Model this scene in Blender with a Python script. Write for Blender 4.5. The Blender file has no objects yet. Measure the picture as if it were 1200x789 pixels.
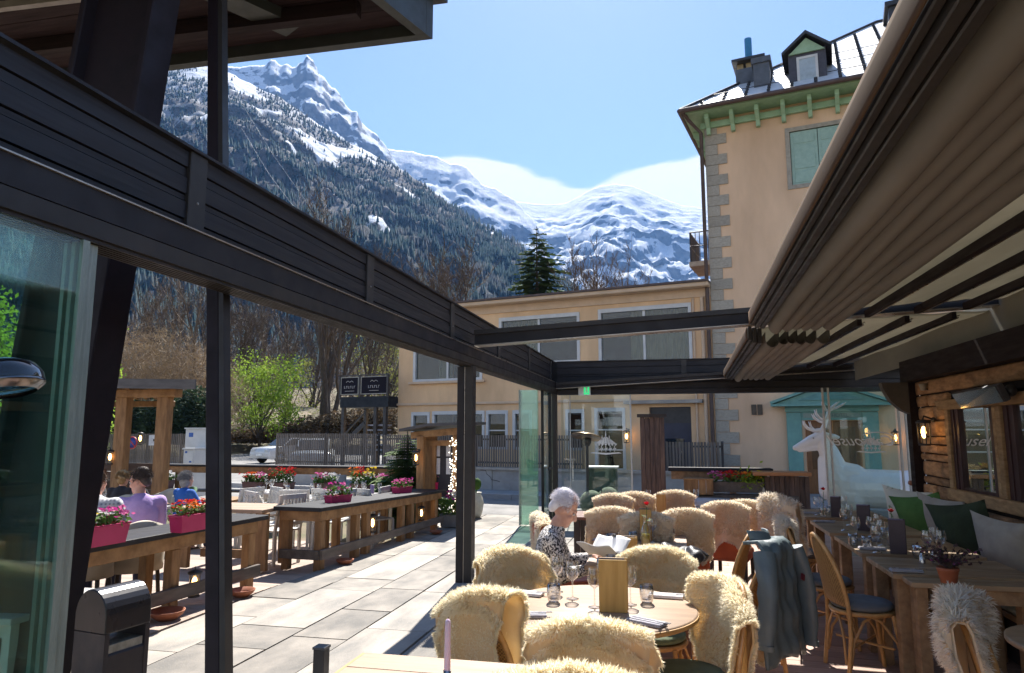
import bpy, math, random
import numpy as np
from mathutils import Vector, Matrix, noise as mnoise

SC = bpy.context.scene
COL = SC.collection
RND = random.Random(11)
PI = math.pi

# ------------------------------------------------------------------ camera
CAM_H, PITCH, YAW, FPX = 1.70, math.radians(7.79), math.radians(12.9), 815.0
cam_d = bpy.data.cameras.new("camera")
cam_d.sensor_width = 36.0
cam_d.lens = FPX / 1200.0 * 36.0
cam_d.clip_start, cam_d.clip_end = 0.05, 40000
cam = bpy.data.objects.new("camera", cam_d)
cam.location = (0, 0, CAM_H)
cam.rotation_euler = (PI / 2 + PITCH, 0, YAW)
COL.objects.link(cam)
SC.camera = cam

# ------------------------------------------------------------------ sky, sun, exposure
SUN_EL, SUN_AZ = math.radians(51.0), math.radians(6.0)      # azimuth counted to the left of +Y
SUN_DIR = Vector((-math.sin(SUN_AZ) * math.cos(SUN_EL), math.cos(SUN_AZ) * math.cos(SUN_EL), math.sin(SUN_EL)))
sun_d = bpy.data.lights.new("sun", "SUN")
sun_d.energy, sun_d.angle, sun_d.color = 5.0, math.radians(0.53), (1.0, 0.95, 0.87)
sun = bpy.data.objects.new("sun", sun_d)
sun.rotation_euler = SUN_DIR.to_track_quat('Z', 'Y').to_euler()
sun.location = (0, 0, 60)
COL.objects.link(sun)

SC.view_settings.view_transform = 'Standard'
SC.view_settings.look = 'None'
SC.view_settings.gamma = 1.0
SC.view_settings.exposure = 1.5
SC.render.film_transparent = False
SC.cycles.max_bounces = 10
SC.cycles.diffuse_bounces = 6
SC.cycles.transparent_max_bounces = 24
SC.cycles.transmission_bounces = 8
SC.cycles.volume_bounces = 0
SC.cycles.caustics_reflective = False
SC.cycles.caustics_refractive = False
SC.cycles.sample_clamp_indirect = 6.0

world = bpy.data.worlds.new("World")
SC.world = world
world.use_nodes = True
wn, wl = world.node_tree.nodes, world.node_tree.links
wn.clear()
def wnode(t, **k):
    n = wn.new(t)
    for a, b in k.items(): setattr(n, a, b)
    return n
w_out = wnode('ShaderNodeOutputWorld'); w_bg = wnode('ShaderNodeBackground')
w_sky = wnode('ShaderNodeTexSky', sky_type='NISHITA', sun_disc=False)
w_sky.sun_elevation, w_sky.sun_rotation = SUN_EL, -SUN_AZ
w_sky.altitude, w_sky.air_density, w_sky.dust_density, w_sky.ozone_density = 1000, 1.0, 0.5, 1.6
w_bg.inputs['Strength'].default_value = 0.073
# a bank of white lenticular cloud low over the far summits, drawn by direction
w_tc = wnode('ShaderNodeTexCoord')
w_sep = wnode('ShaderNodeSeparateXYZ'); wl.new(w_tc.outputs['Generated'], w_sep.inputs[0])
def wmath(op, a, b=None, c=None):
    n = wnode('ShaderNodeMath', operation=op)
    for i, v in enumerate((a, b, c)):
        if v is None: continue
        if isinstance(v, (int, float)): n.inputs[i].default_value = v
        else: wl.new(v, n.inputs[i])
    return n.outputs[0]
w_az = wmath('ARCTAN2', w_sep.outputs[0], w_sep.outputs[1])          # radians right of +Y
w_el = wmath('ARCSINE', w_sep.outputs[2])
def cam_ray(px, py):
    r = Vector((math.cos(YAW), math.sin(YAW), 0))
    f = Vector((-math.sin(YAW) * math.cos(PITCH), math.cos(YAW) * math.cos(PITCH), math.sin(PITCH)))
    u = r.cross(f)
    return f + r * ((px - 600) / FPX) - u * ((py - 394.5) / FPX)
def azel(px, py):
    d = cam_ray(px, py).normalized()
    return math.atan2(d.x, d.y), math.asin(d.z)
cl_pts = [azel(*p) for p in ((440, 260), (480, 215), (508, 186), (530, 180), (560, 183), (600, 193), (640, 207), (672, 217), (690, 219),
                             (705, 211), (740, 199), (775, 190), (800, 187), (830, 181), (880, 185), (930, 200), (1010, 240))]
AZ0, AZ1, EL1 = cl_pts[0][0], cl_pts[-1][0], 0.5
w_cv = wnode('ShaderNodeFloatCurve')
cv = w_cv.mapping.curves[0]
cv.points[0].location = (0, cl_pts[0][1] / EL1)
cv.points[1].location = (1, cl_pts[-1][1] / EL1)
for a, e in cl_pts[1:-1]:
    cv.points.new((a - AZ0) / (AZ1 - AZ0), e / EL1)
w_cv.mapping.update()
w_map = wnode('ShaderNodeMapRange'); wl.new(w_az, w_map.inputs[0])
w_map.inputs[1].default_value, w_map.inputs[2].default_value = AZ0, AZ1
wl.new(w_map.outputs[0], w_cv.inputs['Value'])
w_nz = wnode('ShaderNodeTexNoise'); w_nz.inputs['Scale'].default_value = 16; w_nz.inputs['Detail'].default_value = 7
w_mp = wnode('ShaderNodeMapping'); w_mp.inputs['Scale'].default_value = (1, 1, 3.2)
wl.new(w_tc.outputs['Generated'], w_mp.inputs[0]); wl.new(w_mp.outputs[0], w_nz.inputs['Vector'])
top = wmath('MULTIPLY', w_cv.outputs[0], EL1)
wob = wmath('MULTIPLY', wmath('SUBTRACT', w_nz.outputs[0], 0.5), 0.022)
dd = wmath('SUBTRACT', wmath('ADD', top, wob), w_el)
w_sm = wnode('ShaderNodeMapRange', interpolation_type='SMOOTHSTEP'); wl.new(dd, w_sm.inputs[0])
w_sm.inputs[1].default_value, w_sm.inputs[2].default_value = -0.002, 0.007
w_mix = wnode('ShaderNodeMix', data_type='RGBA'); wl.new(w_sm.outputs[0], w_mix.inputs[0])
wl.new(w_sky.outputs[0], w_mix.inputs[6])
w_mix.inputs[7].default_value = (6.4, 6.5, 6.7, 1)
wl.new(w_mix.outputs[2], w_bg.inputs['Color']); wl.new(w_bg.outputs[0], w_out.inputs['Surface'])

# ------------------------------------------------------------------ photo point -> place
CAMP = Vector((0, 0, CAM_H))
def pz(px, py, z=0.0):
    d = cam_ray(px, py); return CAMP + d * ((z - CAM_H) / d.z)
def px_(px, py, x):
    d = cam_ray(px, py); return CAMP + d * (x / d.x)
def py_(px, py, y):
    d = cam_ray(px, py); return CAMP + d * (y / d.y)
def pd(px, py, dist):
    return CAMP + cam_ray(px, py) * dist

# ------------------------------------------------------------------ materials
MATS = {}
def mat(name, col, col2=None, rough=0.6, metal=0.0, scale=6.0, stretch=(1, 1, 1), bump=0.0, bscale=None, rand=0.0,
        detail=5.0, lo=0.35, hi=0.65, sss=0.0, trans=0.0, coat=0.0, spec=0.5, speck=None):
    if name in MATS: return MATS[name]
    m = bpy.data.materials.new(name); m.use_nodes = True
    nt = m.node_tree; n, l = nt.nodes, nt.links
    b = n['Principled BSDF']
    b.inputs['Roughness'].default_value = rough; b.inputs['Metallic'].default_value = metal
    b.inputs['Specular IOR Level'].default_value = spec
    if coat: b.inputs['Coat Weight'].default_value = coat
    tc = n.new('ShaderNodeTexCoord'); mp = n.new('ShaderNodeMapping'); mp.inputs['Scale'].default_value = stretch
    l.new(tc.outputs['Object'], mp.inputs[0])
    oi = n.new('ShaderNodeObjectInfo')
    ad = n.new('ShaderNodeVectorMath'); ad.operation = 'MULTIPLY_ADD'
    cb = n.new('ShaderNodeCombineXYZ')
    for i in range(3): l.new(oi.outputs['Random'], cb.inputs[i])
    l.new(cb.outputs[0], ad.inputs[0]); ad.inputs[1].default_value = (17, 31, 23); l.new(mp.outputs[0], ad.inputs[2])
    nz = n.new('ShaderNodeTexNoise'); nz.inputs['Scale'].default_value = scale; nz.inputs['Detail'].default_value = detail
    nz.inputs['Roughness'].default_value = 0.6
    l.new(ad.outputs[0], nz.inputs['Vector'])
    mr = n.new('ShaderNodeMapRange'); mr.inputs[1].default_value, mr.inputs[2].default_value = lo, hi
    l.new(nz.outputs[0], mr.inputs[0])
    mx = n.new('ShaderNodeMix'); mx.data_type = 'RGBA'
    c2 = col2 if col2 else tuple(c * 0.75 for c in col)
    mx.inputs[6].default_value = (*col, 1); mx.inputs[7].default_value = (*c2, 1)
    l.new(mr.outputs[0], mx.inputs[0])
    out = mx.outputs[2]
    if speck:
        v = n.new('ShaderNodeTexNoise'); v.inputs['Scale'].default_value = speck[0]; v.inputs['Detail'].default_value = 2
        l.new(ad.outputs[0], v.inputs['Vector'])
        vr = n.new('ShaderNodeMapRange'); vr.inputs[1].default_value, vr.inputs[2].default_value = speck[1], speck[1] + 0.08
        l.new(v.outputs[0], vr.inputs[0])
        m2 = n.new('ShaderNodeMix'); m2.data_type = 'RGBA'; l.new(vr.outputs[0], m2.inputs[0]); l.new(out, m2.inputs[6])
        m2.inputs[7].default_value = (*speck[2], 1); out = m2.outputs[2]
    if rand:
        hv = n.new('ShaderNodeHueSaturation')
        r2 = n.new('ShaderNodeMapRange'); r2.inputs[3].default_value, r2.inputs[4].default_value = 1 - rand, 1 + rand
        l.new(oi.outputs['Random'], r2.inputs[0]); l.new(r2.outputs[0], hv.inputs['Value']); l.new(out, hv.inputs['Color'])
        out = hv.outputs[0]
    l.new(out, b.inputs['Base Color'])
    rr_ = n.new('ShaderNodeMapRange'); rr_.inputs[1].default_value, rr_.inputs[2].default_value = .3, .7
    rr_.inputs[3].default_value, rr_.inputs[4].default_value = max(0.02, rough - .1 * min(1, rough * 2)), min(1, rough + .14 * min(1, rough * 2)); l.new(nz.outputs[0], rr_.inputs[0]); l.new(rr_.outputs[0], b.inputs['Roughness'])
    if bump:
        bp = n.new('ShaderNodeBump'); bp.inputs['Strength'].default_value = min(1.0, bump); bp.inputs['Distance'].default_value = 0.01
        if bscale:
            n2 = n.new('ShaderNodeTexNoise'); n2.inputs['Scale'].default_value = bscale; n2.inputs['Detail'].default_value = 4
            l.new(ad.outputs[0], n2.inputs['Vector']); l.new(n2.outputs[0], bp.inputs['Height'])
        else: l.new(nz.outputs[0], bp.inputs['Height'])
        l.new(bp.outputs[0], b.inputs['Normal'])
    if sss:
        b.inputs['Subsurface Weight'].default_value = sss; b.inputs['Subsurface Radius'].default_value = (0.02, 0.01, 0.006)
        b.inputs['Subsurface Scale'].default_value = 0.4
    if trans:
        o = n['Material Output']; tr = n.new('ShaderNodeBsdfTranslucent'); ms = n.new('ShaderNodeMixShader')
        l.new(out, tr.inputs[0]); ms.inputs[0].default_value = trans
        l.new(b.outputs[0], ms.inputs[1]); l.new(tr.outputs[0], ms.inputs[2]); l.new(ms.outputs[0], o.inputs[0])
    MATS[name] = m
    return m

def glass(name, tint=(1, 1, 1), refl=1.0, rough=0.0, pw_=5.0, base_=0.045, haze=0.0, hazecol=(.8, .9, .85)):
    """thin sheet of glass: see-through with a Fresnel reflection"""
    if name in MATS: return MATS[name]
    m = bpy.data.materials.new(name); m.use_nodes = True
    n, l = m.node_tree.nodes, m.node_tree.links
    n.remove(n['Principled BSDF'])
    o = n['Material Output']
    tr = n.new('ShaderNodeBsdfTransparent'); tr.inputs[0].default_value = (*tint, 1)
    gl = n.new('ShaderNodeBsdfGlossy'); gl.inputs['Roughness'].default_value = rough
    lw_ = n.new('ShaderNodeLayerWeight'); lw_.inputs[0].default_value = 0.5
    pw = n.new('ShaderNodeMath'); pw.operation = 'POWER'; pw.inputs[1].default_value = pw_; l.new(lw_.outputs['Facing'], pw.inputs[0])
    fr = n.new('ShaderNodeMath'); fr.operation = 'MULTIPLY_ADD'; fr.inputs[1].default_value = 0.9; fr.inputs[2].default_value = base_; l.new(pw.outputs[0], fr.inputs[0])
    mu = n.new('ShaderNodeMath'); mu.operation = 'MULTIPLY'; mu.inputs[1].default_value = refl; mu.use_clamp = True
    l.new(fr.outputs[0], mu.inputs[0])
    ms = n.new('ShaderNodeMixShader'); l.new(mu.outputs[0], ms.inputs[0]); l.new(tr.outputs[0], ms.inputs[1]); l.new(gl.outputs[0], ms.inputs[2])
    src = ms.outputs[0]
    if haze:
        df = n.new('ShaderNodeBsdfDiffuse'); df.inputs[0].default_value = (*hazecol, 1)
        nz = n.new('ShaderNodeTexNoise'); nz.inputs['Scale'].default_value = 2.5; nz.inputs['Detail'].default_value = 3
        tc = n.new('ShaderNodeTexCoord'); l.new(tc.outputs['Object'], nz.inputs['Vector'])
        m2 = n.new('ShaderNodeMath'); m2.operation = 'MULTIPLY'; m2.inputs[1].default_value = haze; l.new(nz.outputs[0], m2.inputs[0])
        mm = n.new('ShaderNodeMixShader'); l.new(m2.outputs[0], mm.inputs[0]); l.new(src, mm.inputs[1]); l.new(df.outputs[0], mm.inputs[2])
        src = mm.outputs[0]
    l.new(src, o.inputs[0])
    MATS[name] = m
    return m

def emit(name, col, strength):
    if name in MATS: return MATS[name]
    m = bpy.data.materials.new(name); m.use_nodes = True
    b = m.node_tree.nodes['Principled BSDF']
    b.inputs['Base Color'].default_value = (*col, 1)
    b.inputs['Emission Color'].default_value = (*col, 1); b.inputs['Emission Strength'].default_value = strength
    MATS[name] = m
    return m

# ------------------------------------------------------------------ mesh builder
class MB:
    def __init__(s):
        s.v, s.f, s.sm = [], [], []
    def add(s, vs, fs, smooth=False):
        o = len(s.v)
        s.v.extend([tuple(v) for v in vs])
        s.f.extend([tuple(i + o for i in f) for f in fs]); s.sm.extend([smooth] * len(fs))
        return s
    def bx(s, x0, x1, y0, y1, z0, z1):
        vs = [(x, y, z) for x in (x0, x1) for y in (y0, y1) for z in (z0, z1)]
        return s.add(vs, [(0, 1, 3, 2), (4, 6, 7, 5), (0, 4, 5, 1), (2, 3, 7, 6), (0, 2, 6, 4), (1, 5, 7, 3)])
    def box(s, c, d, rz=0.0, M=None):
        R = M if M is not None else Matrix.Rotation(rz, 3, 'Z')
        c = Vector(c)
        vs = [c + R @ Vector((x * d[0] / 2, y * d[1] / 2, z * d[2] / 2)) for x in (-1, 1) for y in (-1, 1) for z in (-1, 1)]
        return s.add(vs, [(0, 1, 3, 2), (4, 6, 7, 5), (0, 4, 5, 1), (2, 3, 7, 6), (0, 2, 6, 4), (1, 5, 7, 3)])
    def beam(s, a, b, w, h, up=(0, 0, 1)):
        a, b = Vector(a), Vector(b); t = (b - a).normalized(); up = Vector(up)
        x = t.cross(up).normalized(); y = x.cross(t).normalized()
        vs = [p + x * (i * w / 2) + y * (j * h / 2) for p in (a, b) for i, j in ((-1, -1), (1, -1), (1, 1), (-1, 1))]
        return s.add(vs, [(3, 2, 1, 0), (4, 5, 6, 7), (0, 1, 5, 4), (1, 2, 6, 5), (2, 3, 7, 6), (3, 0, 4, 7)])
    def tube(s, pts, r, n=8, closed=False, cap=True, flat=1.0):
        P = [Vector(p) for p in pts]; k = len(P)
        rr = r if isinstance(r, (list, tuple)) else [r] * k
        T = []
        for i in range(k):
            a = P[(i - 1) % k] if closed else P[max(0, i - 1)]
            b = P[(i + 1) % k] if closed else P[min(k - 1, i + 1)]
            t = b - a
            T.append(t.normalized() if t.length > 1e-9 else Vector((0, 0, 1)))
        ref = Vector((0, 0, 1)) if abs(T[0].z) < 0.9 else Vector((1, 0, 0))
        x = T[0].cross(ref).normalized(); vs = []
        for i in range(k):
            x = (x - T[i] * x.dot(T[i]));  x = x.normalized() if x.length > 1e-6 else T[i].orthogonal().normalized()
            y = T[i].cross(x)
            for j in range(n):
                a = 2 * PI * j / n
                vs.append(P[i] + (x * math.cos(a) + y * (math.sin(a) * flat)) * rr[i])
        fs = []
        for i in range(k if closed else k - 1):
            for j in range(n):
                a, b = i * n + j, i * n + (j + 1) % n
                c, d = ((i + 1) % k) * n + (j + 1) % n, ((i + 1) % k) * n + j
                fs.append((a, b, c, d))
        s.add(vs, fs, True)
        if cap and not closed:
            s.add(vs[:n], [tuple(range(n))[::-1]]); s.add(vs[-n:], [tuple(range(n))])
        return s
    def lathe(s, prof, n=16, c=(0, 0, 0), cap=True):
        c = Vector(c); vs = []
        for r, z in prof:
            for j in range(n):
                a = 2 * PI * j / n; vs.append(c + Vector((r * math.cos(a), r * math.sin(a), z)))
        fs = []
        for i in range(len(prof) - 1):
            for j in range(n):
                fs.append((i * n + j, i * n + (j + 1) % n, (i + 1) * n + (j + 1) % n, (i + 1) * n + j))
        s.add(vs, fs, True)
        if cap:
            if prof[0][0] > 1e-4: s.add(vs[:n], [tuple(range(n))[::-1]])
            if prof[-1][0] > 1e-4: s.add(vs[-n:], [tuple(range(n))])
        return s
    def ball(s, c, r, n=12, m=8, R=None):
        c = Vector(c); r = (r, r, r) if isinstance(r, (int, float)) else r
        R = R or Matrix.Identity(3); vs = []
        for i in range(m + 1):
            t = PI * i / m
            for j in range(n):
                a = 2 * PI * j / n
                vs.append(c + R @ Vector((r[0] * math.sin(t) * math.cos(a), r[1] * math.sin(t) * math.sin(a), -r[2] * math.cos(t))))
        fs = [(i * n + j, i * n + (j + 1) % n, (i + 1) * n + (j + 1) % n, (i + 1) * n + j) for i in range(m) for j in range(n)]
        return s.add(vs, fs, True)
    def prism(s, poly, ext):
        P = [Vector(p) for p in poly]; e = Vector(ext); k = len(P)
        vs = P + [p + e for p in P]
        fs = [tuple(range(k))[::-1], tuple(range(k, 2 * k))] + [(i, (i + 1) % k, (i + 1) % k + k, i + k) for i in range(k)]
        return s.add(vs, fs)
    def grid(s, fn, nu, nv, smooth=True, thick=None):
        vs = [Vector(fn(i / nu, j / nv)) for i in range(nu + 1) for j in range(nv + 1)]
        idx = lambda i, j: i * (nv + 1) + j
        fs = [(idx(i, j), idx(i + 1, j), idx(i + 1, j + 1), idx(i, j + 1)) for i in range(nu) for j in range(nv)]
        if thick:
            e = [Vector((0, 0, 0)) for _ in vs]
            for f in fs:
                nn = (vs[f[2]] - vs[f[0]]).cross(vs[f[3]] - vs[f[1]])
                for i in f: e[i] += nn
            w = [v - (q.normalized() if q.length > 0 else Vector((0, 0, 1))) * thick for v, q in zip(vs, e)]
            k = len(vs)
            fs2 = [tuple(i + k for i in f[::-1]) for f in fs]
            rim = [idx(i, 0) for i in range(nu + 1)] + [idx(nu, j) for j in range(1, nv + 1)] + [idx(i, nv) for i in range(nu - 1, -1, -1)] + [idx(0, j) for j in range(nv - 1, 0, -1)]
            fr = [(rim[(i + 1) % len(rim)], rim[i], rim[i] + k, rim[(i + 1) % len(rim)] + k) for i in range(len(rim))]
            return s.add(vs + w, fs + fs2 + fr, smooth)
        return s.add(vs, fs, smooth)
    def xf(s, M, start=0):
        M4 = M.to_4x4()
        s.v[start:] = [tuple(M4 @ Vector(v)) for v in s.v[start:]]
        return s
    def mesh(s, name, m):
        me = bpy.data.meshes.new(name); me.from_pydata(s.v, [], s.f)
        me.polygons.foreach_set('use_smooth', s.sm)
        if m: me.materials.append(m)
        me.update()
        return me

def tag(o, label=None, cat=None, group=None, kind=None):
    for k, v in (('label', label), ('category', cat), ('group', group), ('kind', kind)):
        if v: o[k] = v
    return o
def thing(name, label, cat, loc=(0, 0, 0), rz=0.0, group=None):
    o = bpy.data.objects.new(name, None); COL.objects.link(o)
    o.empty_display_size = 0.1
    o.location = loc; o.rotation_euler = (0, 0, rz)
    return tag(o, label, cat, group)
def link(name, me, parent=None, bev=0.0, seg=1):
    o = bpy.data.objects.new(name, me); COL.objects.link(o)
    if parent: o.parent = parent
    if bev:
        b = o.modifiers.new('edge', 'BEVEL'); b.width = bev; b.segments = seg; b.limit_method = 'ANGLE'; b.angle_limit = 0.7
    return o
def part(name, mb, m, parent=None, world=False, bev=0.0, label=None, kind=None, seg=1):
    """one mesh object; world=True: its coordinates are given in the scene, not from its parent's base"""
    if world and parent:
        p = parent
        M = Matrix.Identity(4)
        while p: M = (Matrix.Translation(p.location) @ p.rotation_euler.to_matrix().to_4x4()) @ M; p = p.parent
        Mi = M.inverted(); mb.v = [tuple(Mi @ Vector(v)) for v in mb.v]
    o = link(name, mb.mesh(name, m), parent, bev, seg)
    if label: o['label'] = label
    if kind: o['kind'] = kind
    return o
def solo(name, mb, m, label, cat, loc=(0, 0, 0), rz=0.0, group=None, bev=0.0):
    o = link(name, mb.mesh(name, m), None, bev); o.location = loc; o.rotation_euler = (0, 0, rz)
    return tag(o, label, cat, group)
def struct(name, mb, m, bev=0.0):
    o = link(name, mb.mesh(name, m), None, bev); o['kind'] = 'structure'
    return o
def dup(root, loc=None, rz=None, label=None, group=None):
    def cp(o, par):
        c = o.copy(); COL.objects.link(c)
        if par: c.parent = par
        for ch in [x for x in KIDS(o)]: cp(ch, c)
        return c
    r = cp(root, None)
    if loc is not None: r.location = loc
    if rz is not None: r.rotation_euler = (0, 0, rz)
    if label: r['label'] = label
    if group: r['group'] = group
    return r
def KIDS(o): return list(o.children)
def pieces(name, boxes, m, parent=None, bev=0.0):
    """many alike boxes, each an object of its own sharing one unit mesh: (centre, dims, rz)"""
    me = MB().bx(-.5, .5, -.5, .5, -.5, .5).mesh(name, m)
    for c, d, rz in boxes:
        o = link(name, me, parent); o.location = c; o.scale = d; o.rotation_euler = (0, 0, rz)
# ================================================================== LAND, MOUNTAINS, AIR
def node_mat(name):
    m = bpy.data.materials.new(name); m.use_nodes = True
    return m, m.node_tree.nodes, m.node_tree.links, m.node_tree.nodes['Principled BSDF']

def mountain_mat(name, snow_lo, snow_hi, rock, rock2, forest=None, forest_hi=0, slope=0.55, nscale=0.01, snowcol=(.60, .625, .67)):
    m, n, l, b = node_mat(name)
    b.inputs['Roughness'].default_value = 0.9; b.inputs['Specular IOR Level'].default_value = 0.1
    g = n.new('ShaderNodeNewGeometry'); sp = n.new('ShaderNodeSeparateXYZ'); l.new(g.outputs['Position'], sp.inputs[0])
    sn = n.new('ShaderNodeSeparateXYZ'); l.new(g.outputs['Normal'], sn.inputs[0])
    def nz(sc, det=8, rough=.62, stretch=None):
        t = n.new('ShaderNodeTexNoise'); t.inputs['Scale'].default_value = sc; t.inputs['Detail'].default_value = det; t.inputs['Roughness'].default_value = rough
        if stretch:
            mp = n.new('ShaderNodeMapping'); mp.inputs['Scale'].default_value = stretch; l.new(g.outputs['Position'], mp.inputs[0]); l.new(mp.outputs[0], t.inputs['Vector'])
        else: l.new(g.outputs['Position'], t.inputs['Vector'])
        return t.outputs[0]
    def mth(op, a, c, d=None):
        t = n.new('ShaderNodeMath'); t.operation = op
        for i, v in enumerate((a, c, d)):
            if v is None: continue
            if isinstance(v, (int, float)): t.inputs[i].default_value = v
            else: l.new(v, t.inputs[i])
        return t.outputs[0]
    def rng(v, a, c, lo=0, hi=1):
        t = n.new('ShaderNodeMapRange'); t.interpolation_type = 'SMOOTHSTEP'; l.new(v, t.inputs[0])
        t.inputs[1].default_value, t.inputs[2].default_value, t.inputs[3].default_value, t.inputs[4].default_value = a, c, lo, hi
        return t.outputs[0]
    def mix(f, a, c):
        t = n.new('ShaderNodeMix'); t.data_type = 'RGBA'; l.new(f, t.inputs[0])
        for i, v in ((6, a), (7, c)):
            if isinstance(v, tuple): t.inputs[i].default_value = (*v, 1)
            else: l.new(v, t.inputs[i])
        return t.outputs[2]
    n1 = nz(nscale); n2 = nz(nscale * 4.3, 9, .68); n3 = nz(nscale * 1.3, 6, .6, (1, 1, .3))
    rk = mix(rng(n2, .35, .65), rock, rock2)
    # snow lies where it is high and not too steep
    flat = mth('ADD', sn.outputs[2], mth('MULTIPLY', mth('SUBTRACT', n2, .5), 0.75))
    alt = rng(mth('ADD', sp.outputs[2], mth('MULTIPLY', mth('SUBTRACT', n1, .5), (snow_hi - snow_lo) * 2.2)), snow_lo, snow_hi)
    sf = mth('MULTIPLY', alt, rng(flat, slope - .025, slope + .035))
    if forest:
        ff = rng(mth('ADD', sp.outputs[2], mth('MULTIPLY', mth('SUBTRACT', n1, .5), forest_hi * 1.1)), forest_hi * .7, forest_hi * 1.15, 1, 0)
        fc = mix(rng(n2, .4, .6), forest[0], forest[1])
        rk = mix(ff, rk, fc)
        sf = mth('MULTIPLY', sf, mth('SUBTRACT', 1.0, mth('MULTIPLY', ff, .92)))
    if forest:
        at = n.new('ShaderNodeAttribute'); at.attribute_name = 'streak'
        sf = mth('MAXIMUM', mth('MULTIPLY', sf, .75), rng(mth('ADD', at.outputs['Fac'], mth('MULTIPLY', mth('SUBTRACT', n2, .5), .5)), .12, .2))
    l.new(mix(sf, rk, snowcol), b.inputs['Base Color'])
    bp = n.new('ShaderNodeBump'); bp.inputs['Strength'].default_value = .8; bp.inputs['Distance'].default_value = .09 / nscale
    l.new(nz(nscale * 5, 12, .7), bp.inputs['Height']); l.new(bp.outputs[0], b.inputs['Normal'])
    return m

def terrain(name, ridge, base, nu, nv, amp, freq, m, prof=1.0, jag=0.0, back=0.35, seed=0.0, gully=0.0, k=1.0):
    ridge = [(a, c, d_ * k) for a, c, d_ in ridge]; base = (base[0] * k, base[1] * k); amp *= k; jag *= k; gully *= k; freq /= k
    """ridge: (px, py, distance) seen along the crest; base: (distance, z) of its foot. A slope from foot to crest and a back side."""
    R = [pd(px, py, 1.0) for px, py, _ in ridge]
    pts = []
    for (px, py, dist), r in zip(ridge, R):
        d = (r - CAMP); h = math.hypot(d.x, d.y); pts.append(CAMP + d * (dist / h))
    cum = [0.0]
    for (a, _, _), (c, _, _) in zip(ridge, ridge[1:]): cum.append(cum[-1] + abs(c - a) + 1e-6)
    def crest(u):
        t = u * cum[-1]
        for i in range(len(cum) - 1):
            if t <= cum[i + 1] or i == len(cum) - 2:
                k = (t - cum[i]) / (cum[i + 1] - cum[i]); return pts[i].lerp(pts[i + 1], min(1, max(0, k)))
    V = []; nb = max(4, nv // 5)
    for i in range(nu + 1):
        c = crest(i / nu); hd = Vector((c.x, c.y, 0)); dist = hd.length; hd.normalize()
        if jag:
            c = c + Vector((0, 0, jag * (mnoise.fractal(Vector((c.x, c.y, seed)) * freq * 6, 1.0, 2.1, 5))))
        f = hd * base[0]; f.z = base[1]
        for j in range(nv + nb + 1):
            if j <= nv:
                v = j / nv; p = f.lerp(c, v); p.z = base[1] + (c.z - base[1]) * (v ** prof)
                edge = min(1.0, (1 - v) * 2.4 + .03) * min(1.0, v * 6 + .1)
            else:
                v = (j - nv) / nb; p = c + hd * (dist * back * v); p.z = c.z * (1 - v) ** 1.2 + base[1] * v; edge = min(1, v * 4)
            q = p * freq + Vector((seed, seed * 1.7, 0))
            nn = mnoise.ridged_multi_fractal(q, 0.72, 2.15, 8, 1.0, 2.0) - 1.0
            lat = mnoise.fractal(q * 2.3, 1.0, 2.0, 5)
            side = Vector((-hd.y, hd.x, 0))
            g = 0
            if gully:
                along = p.dot(side); g = gully * (abs(mnoise.noise(Vector((along * freq * 4.0 + lat * .35, seed, p.z * freq * .5)))) - .25)
            V.append(p + Vector((0, 0, (amp * nn * .55 + g) * edge)) + hd * (amp * .8 * lat * edge))
    nvv = nv + nb
    F = [(i * (nvv + 1) + j, (i + 1) * (nvv + 1) + j, (i + 1) * (nvv + 1) + j + 1, i * (nvv + 1) + j + 1) for i in range(nu) for j in range(nvv)]
    mb = MB(); mb.v = [tuple(v) for v in V]; mb.f = F; mb.sm = [True] * len(F)
    o = struct(name, mb, m)
    return o, V, (nu, nv, nvv)

m_far = mountain_mat('far_snow_rock', 50, 330, (.07, .085, .12), (.16, .17, .20), slope=.47, nscale=.0072)
m_aig = mountain_mat('needle_rock_snow', 360, 800, (.10, .11, .14), (.22, .22, .24), slope=.52, nscale=.0075)
m_wood = mountain_mat('wooded_slope', 400, 950, (.055, .055, .06), (.11, .10, .10), ((.016, .028, .032), (.038, .04, .045)), 330, slope=.50, nscale=.011)  # forest floor tones also carry some of the haze blue

dome = [(380, 215, 8600), (459, 176, 8600), (500, 200, 8600), (560, 222, 8600), (600, 236, 8700), (640, 240, 8800), (666, 237.6, 8800), (689, 224, 8800), (704, 218, 8900),
        (722, 216, 8900), (742, 218.6, 8900), (761, 226, 8900), (784, 236, 8800), (800, 241, 8700), (826, 245, 8600), (900, 262, 8500), (1010, 250, 8300), (1200, 300, 8200), (1500, 330, 8200)]
terrain('mountain', dome, (4200, 60), 360, 190, 270, .0013, m_far, prof=1.12, jag=8, seed=3.1, gully=90, k=.5)
shoulder = [(300, 190, 6200), (420, 172, 6200), (459, 175, 6200), (487, 178.7, 6200), (514, 186, 6100), (527, 193, 6100), (548, 197, 6000), (556, 206, 6000), (567, 219, 5900), (586, 224, 5900),
            (598, 233, 5800), (612, 245, 5700), (628, 262, 5600), (640, 290, 5500), (655, 330, 5400), (680, 380, 5300)]
terrain('mountain', shoulder, (3600, 60), 180, 110, 200, .0014, m_far, prof=1.1, jag=26, seed=7.7, gully=90, k=.58)
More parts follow.
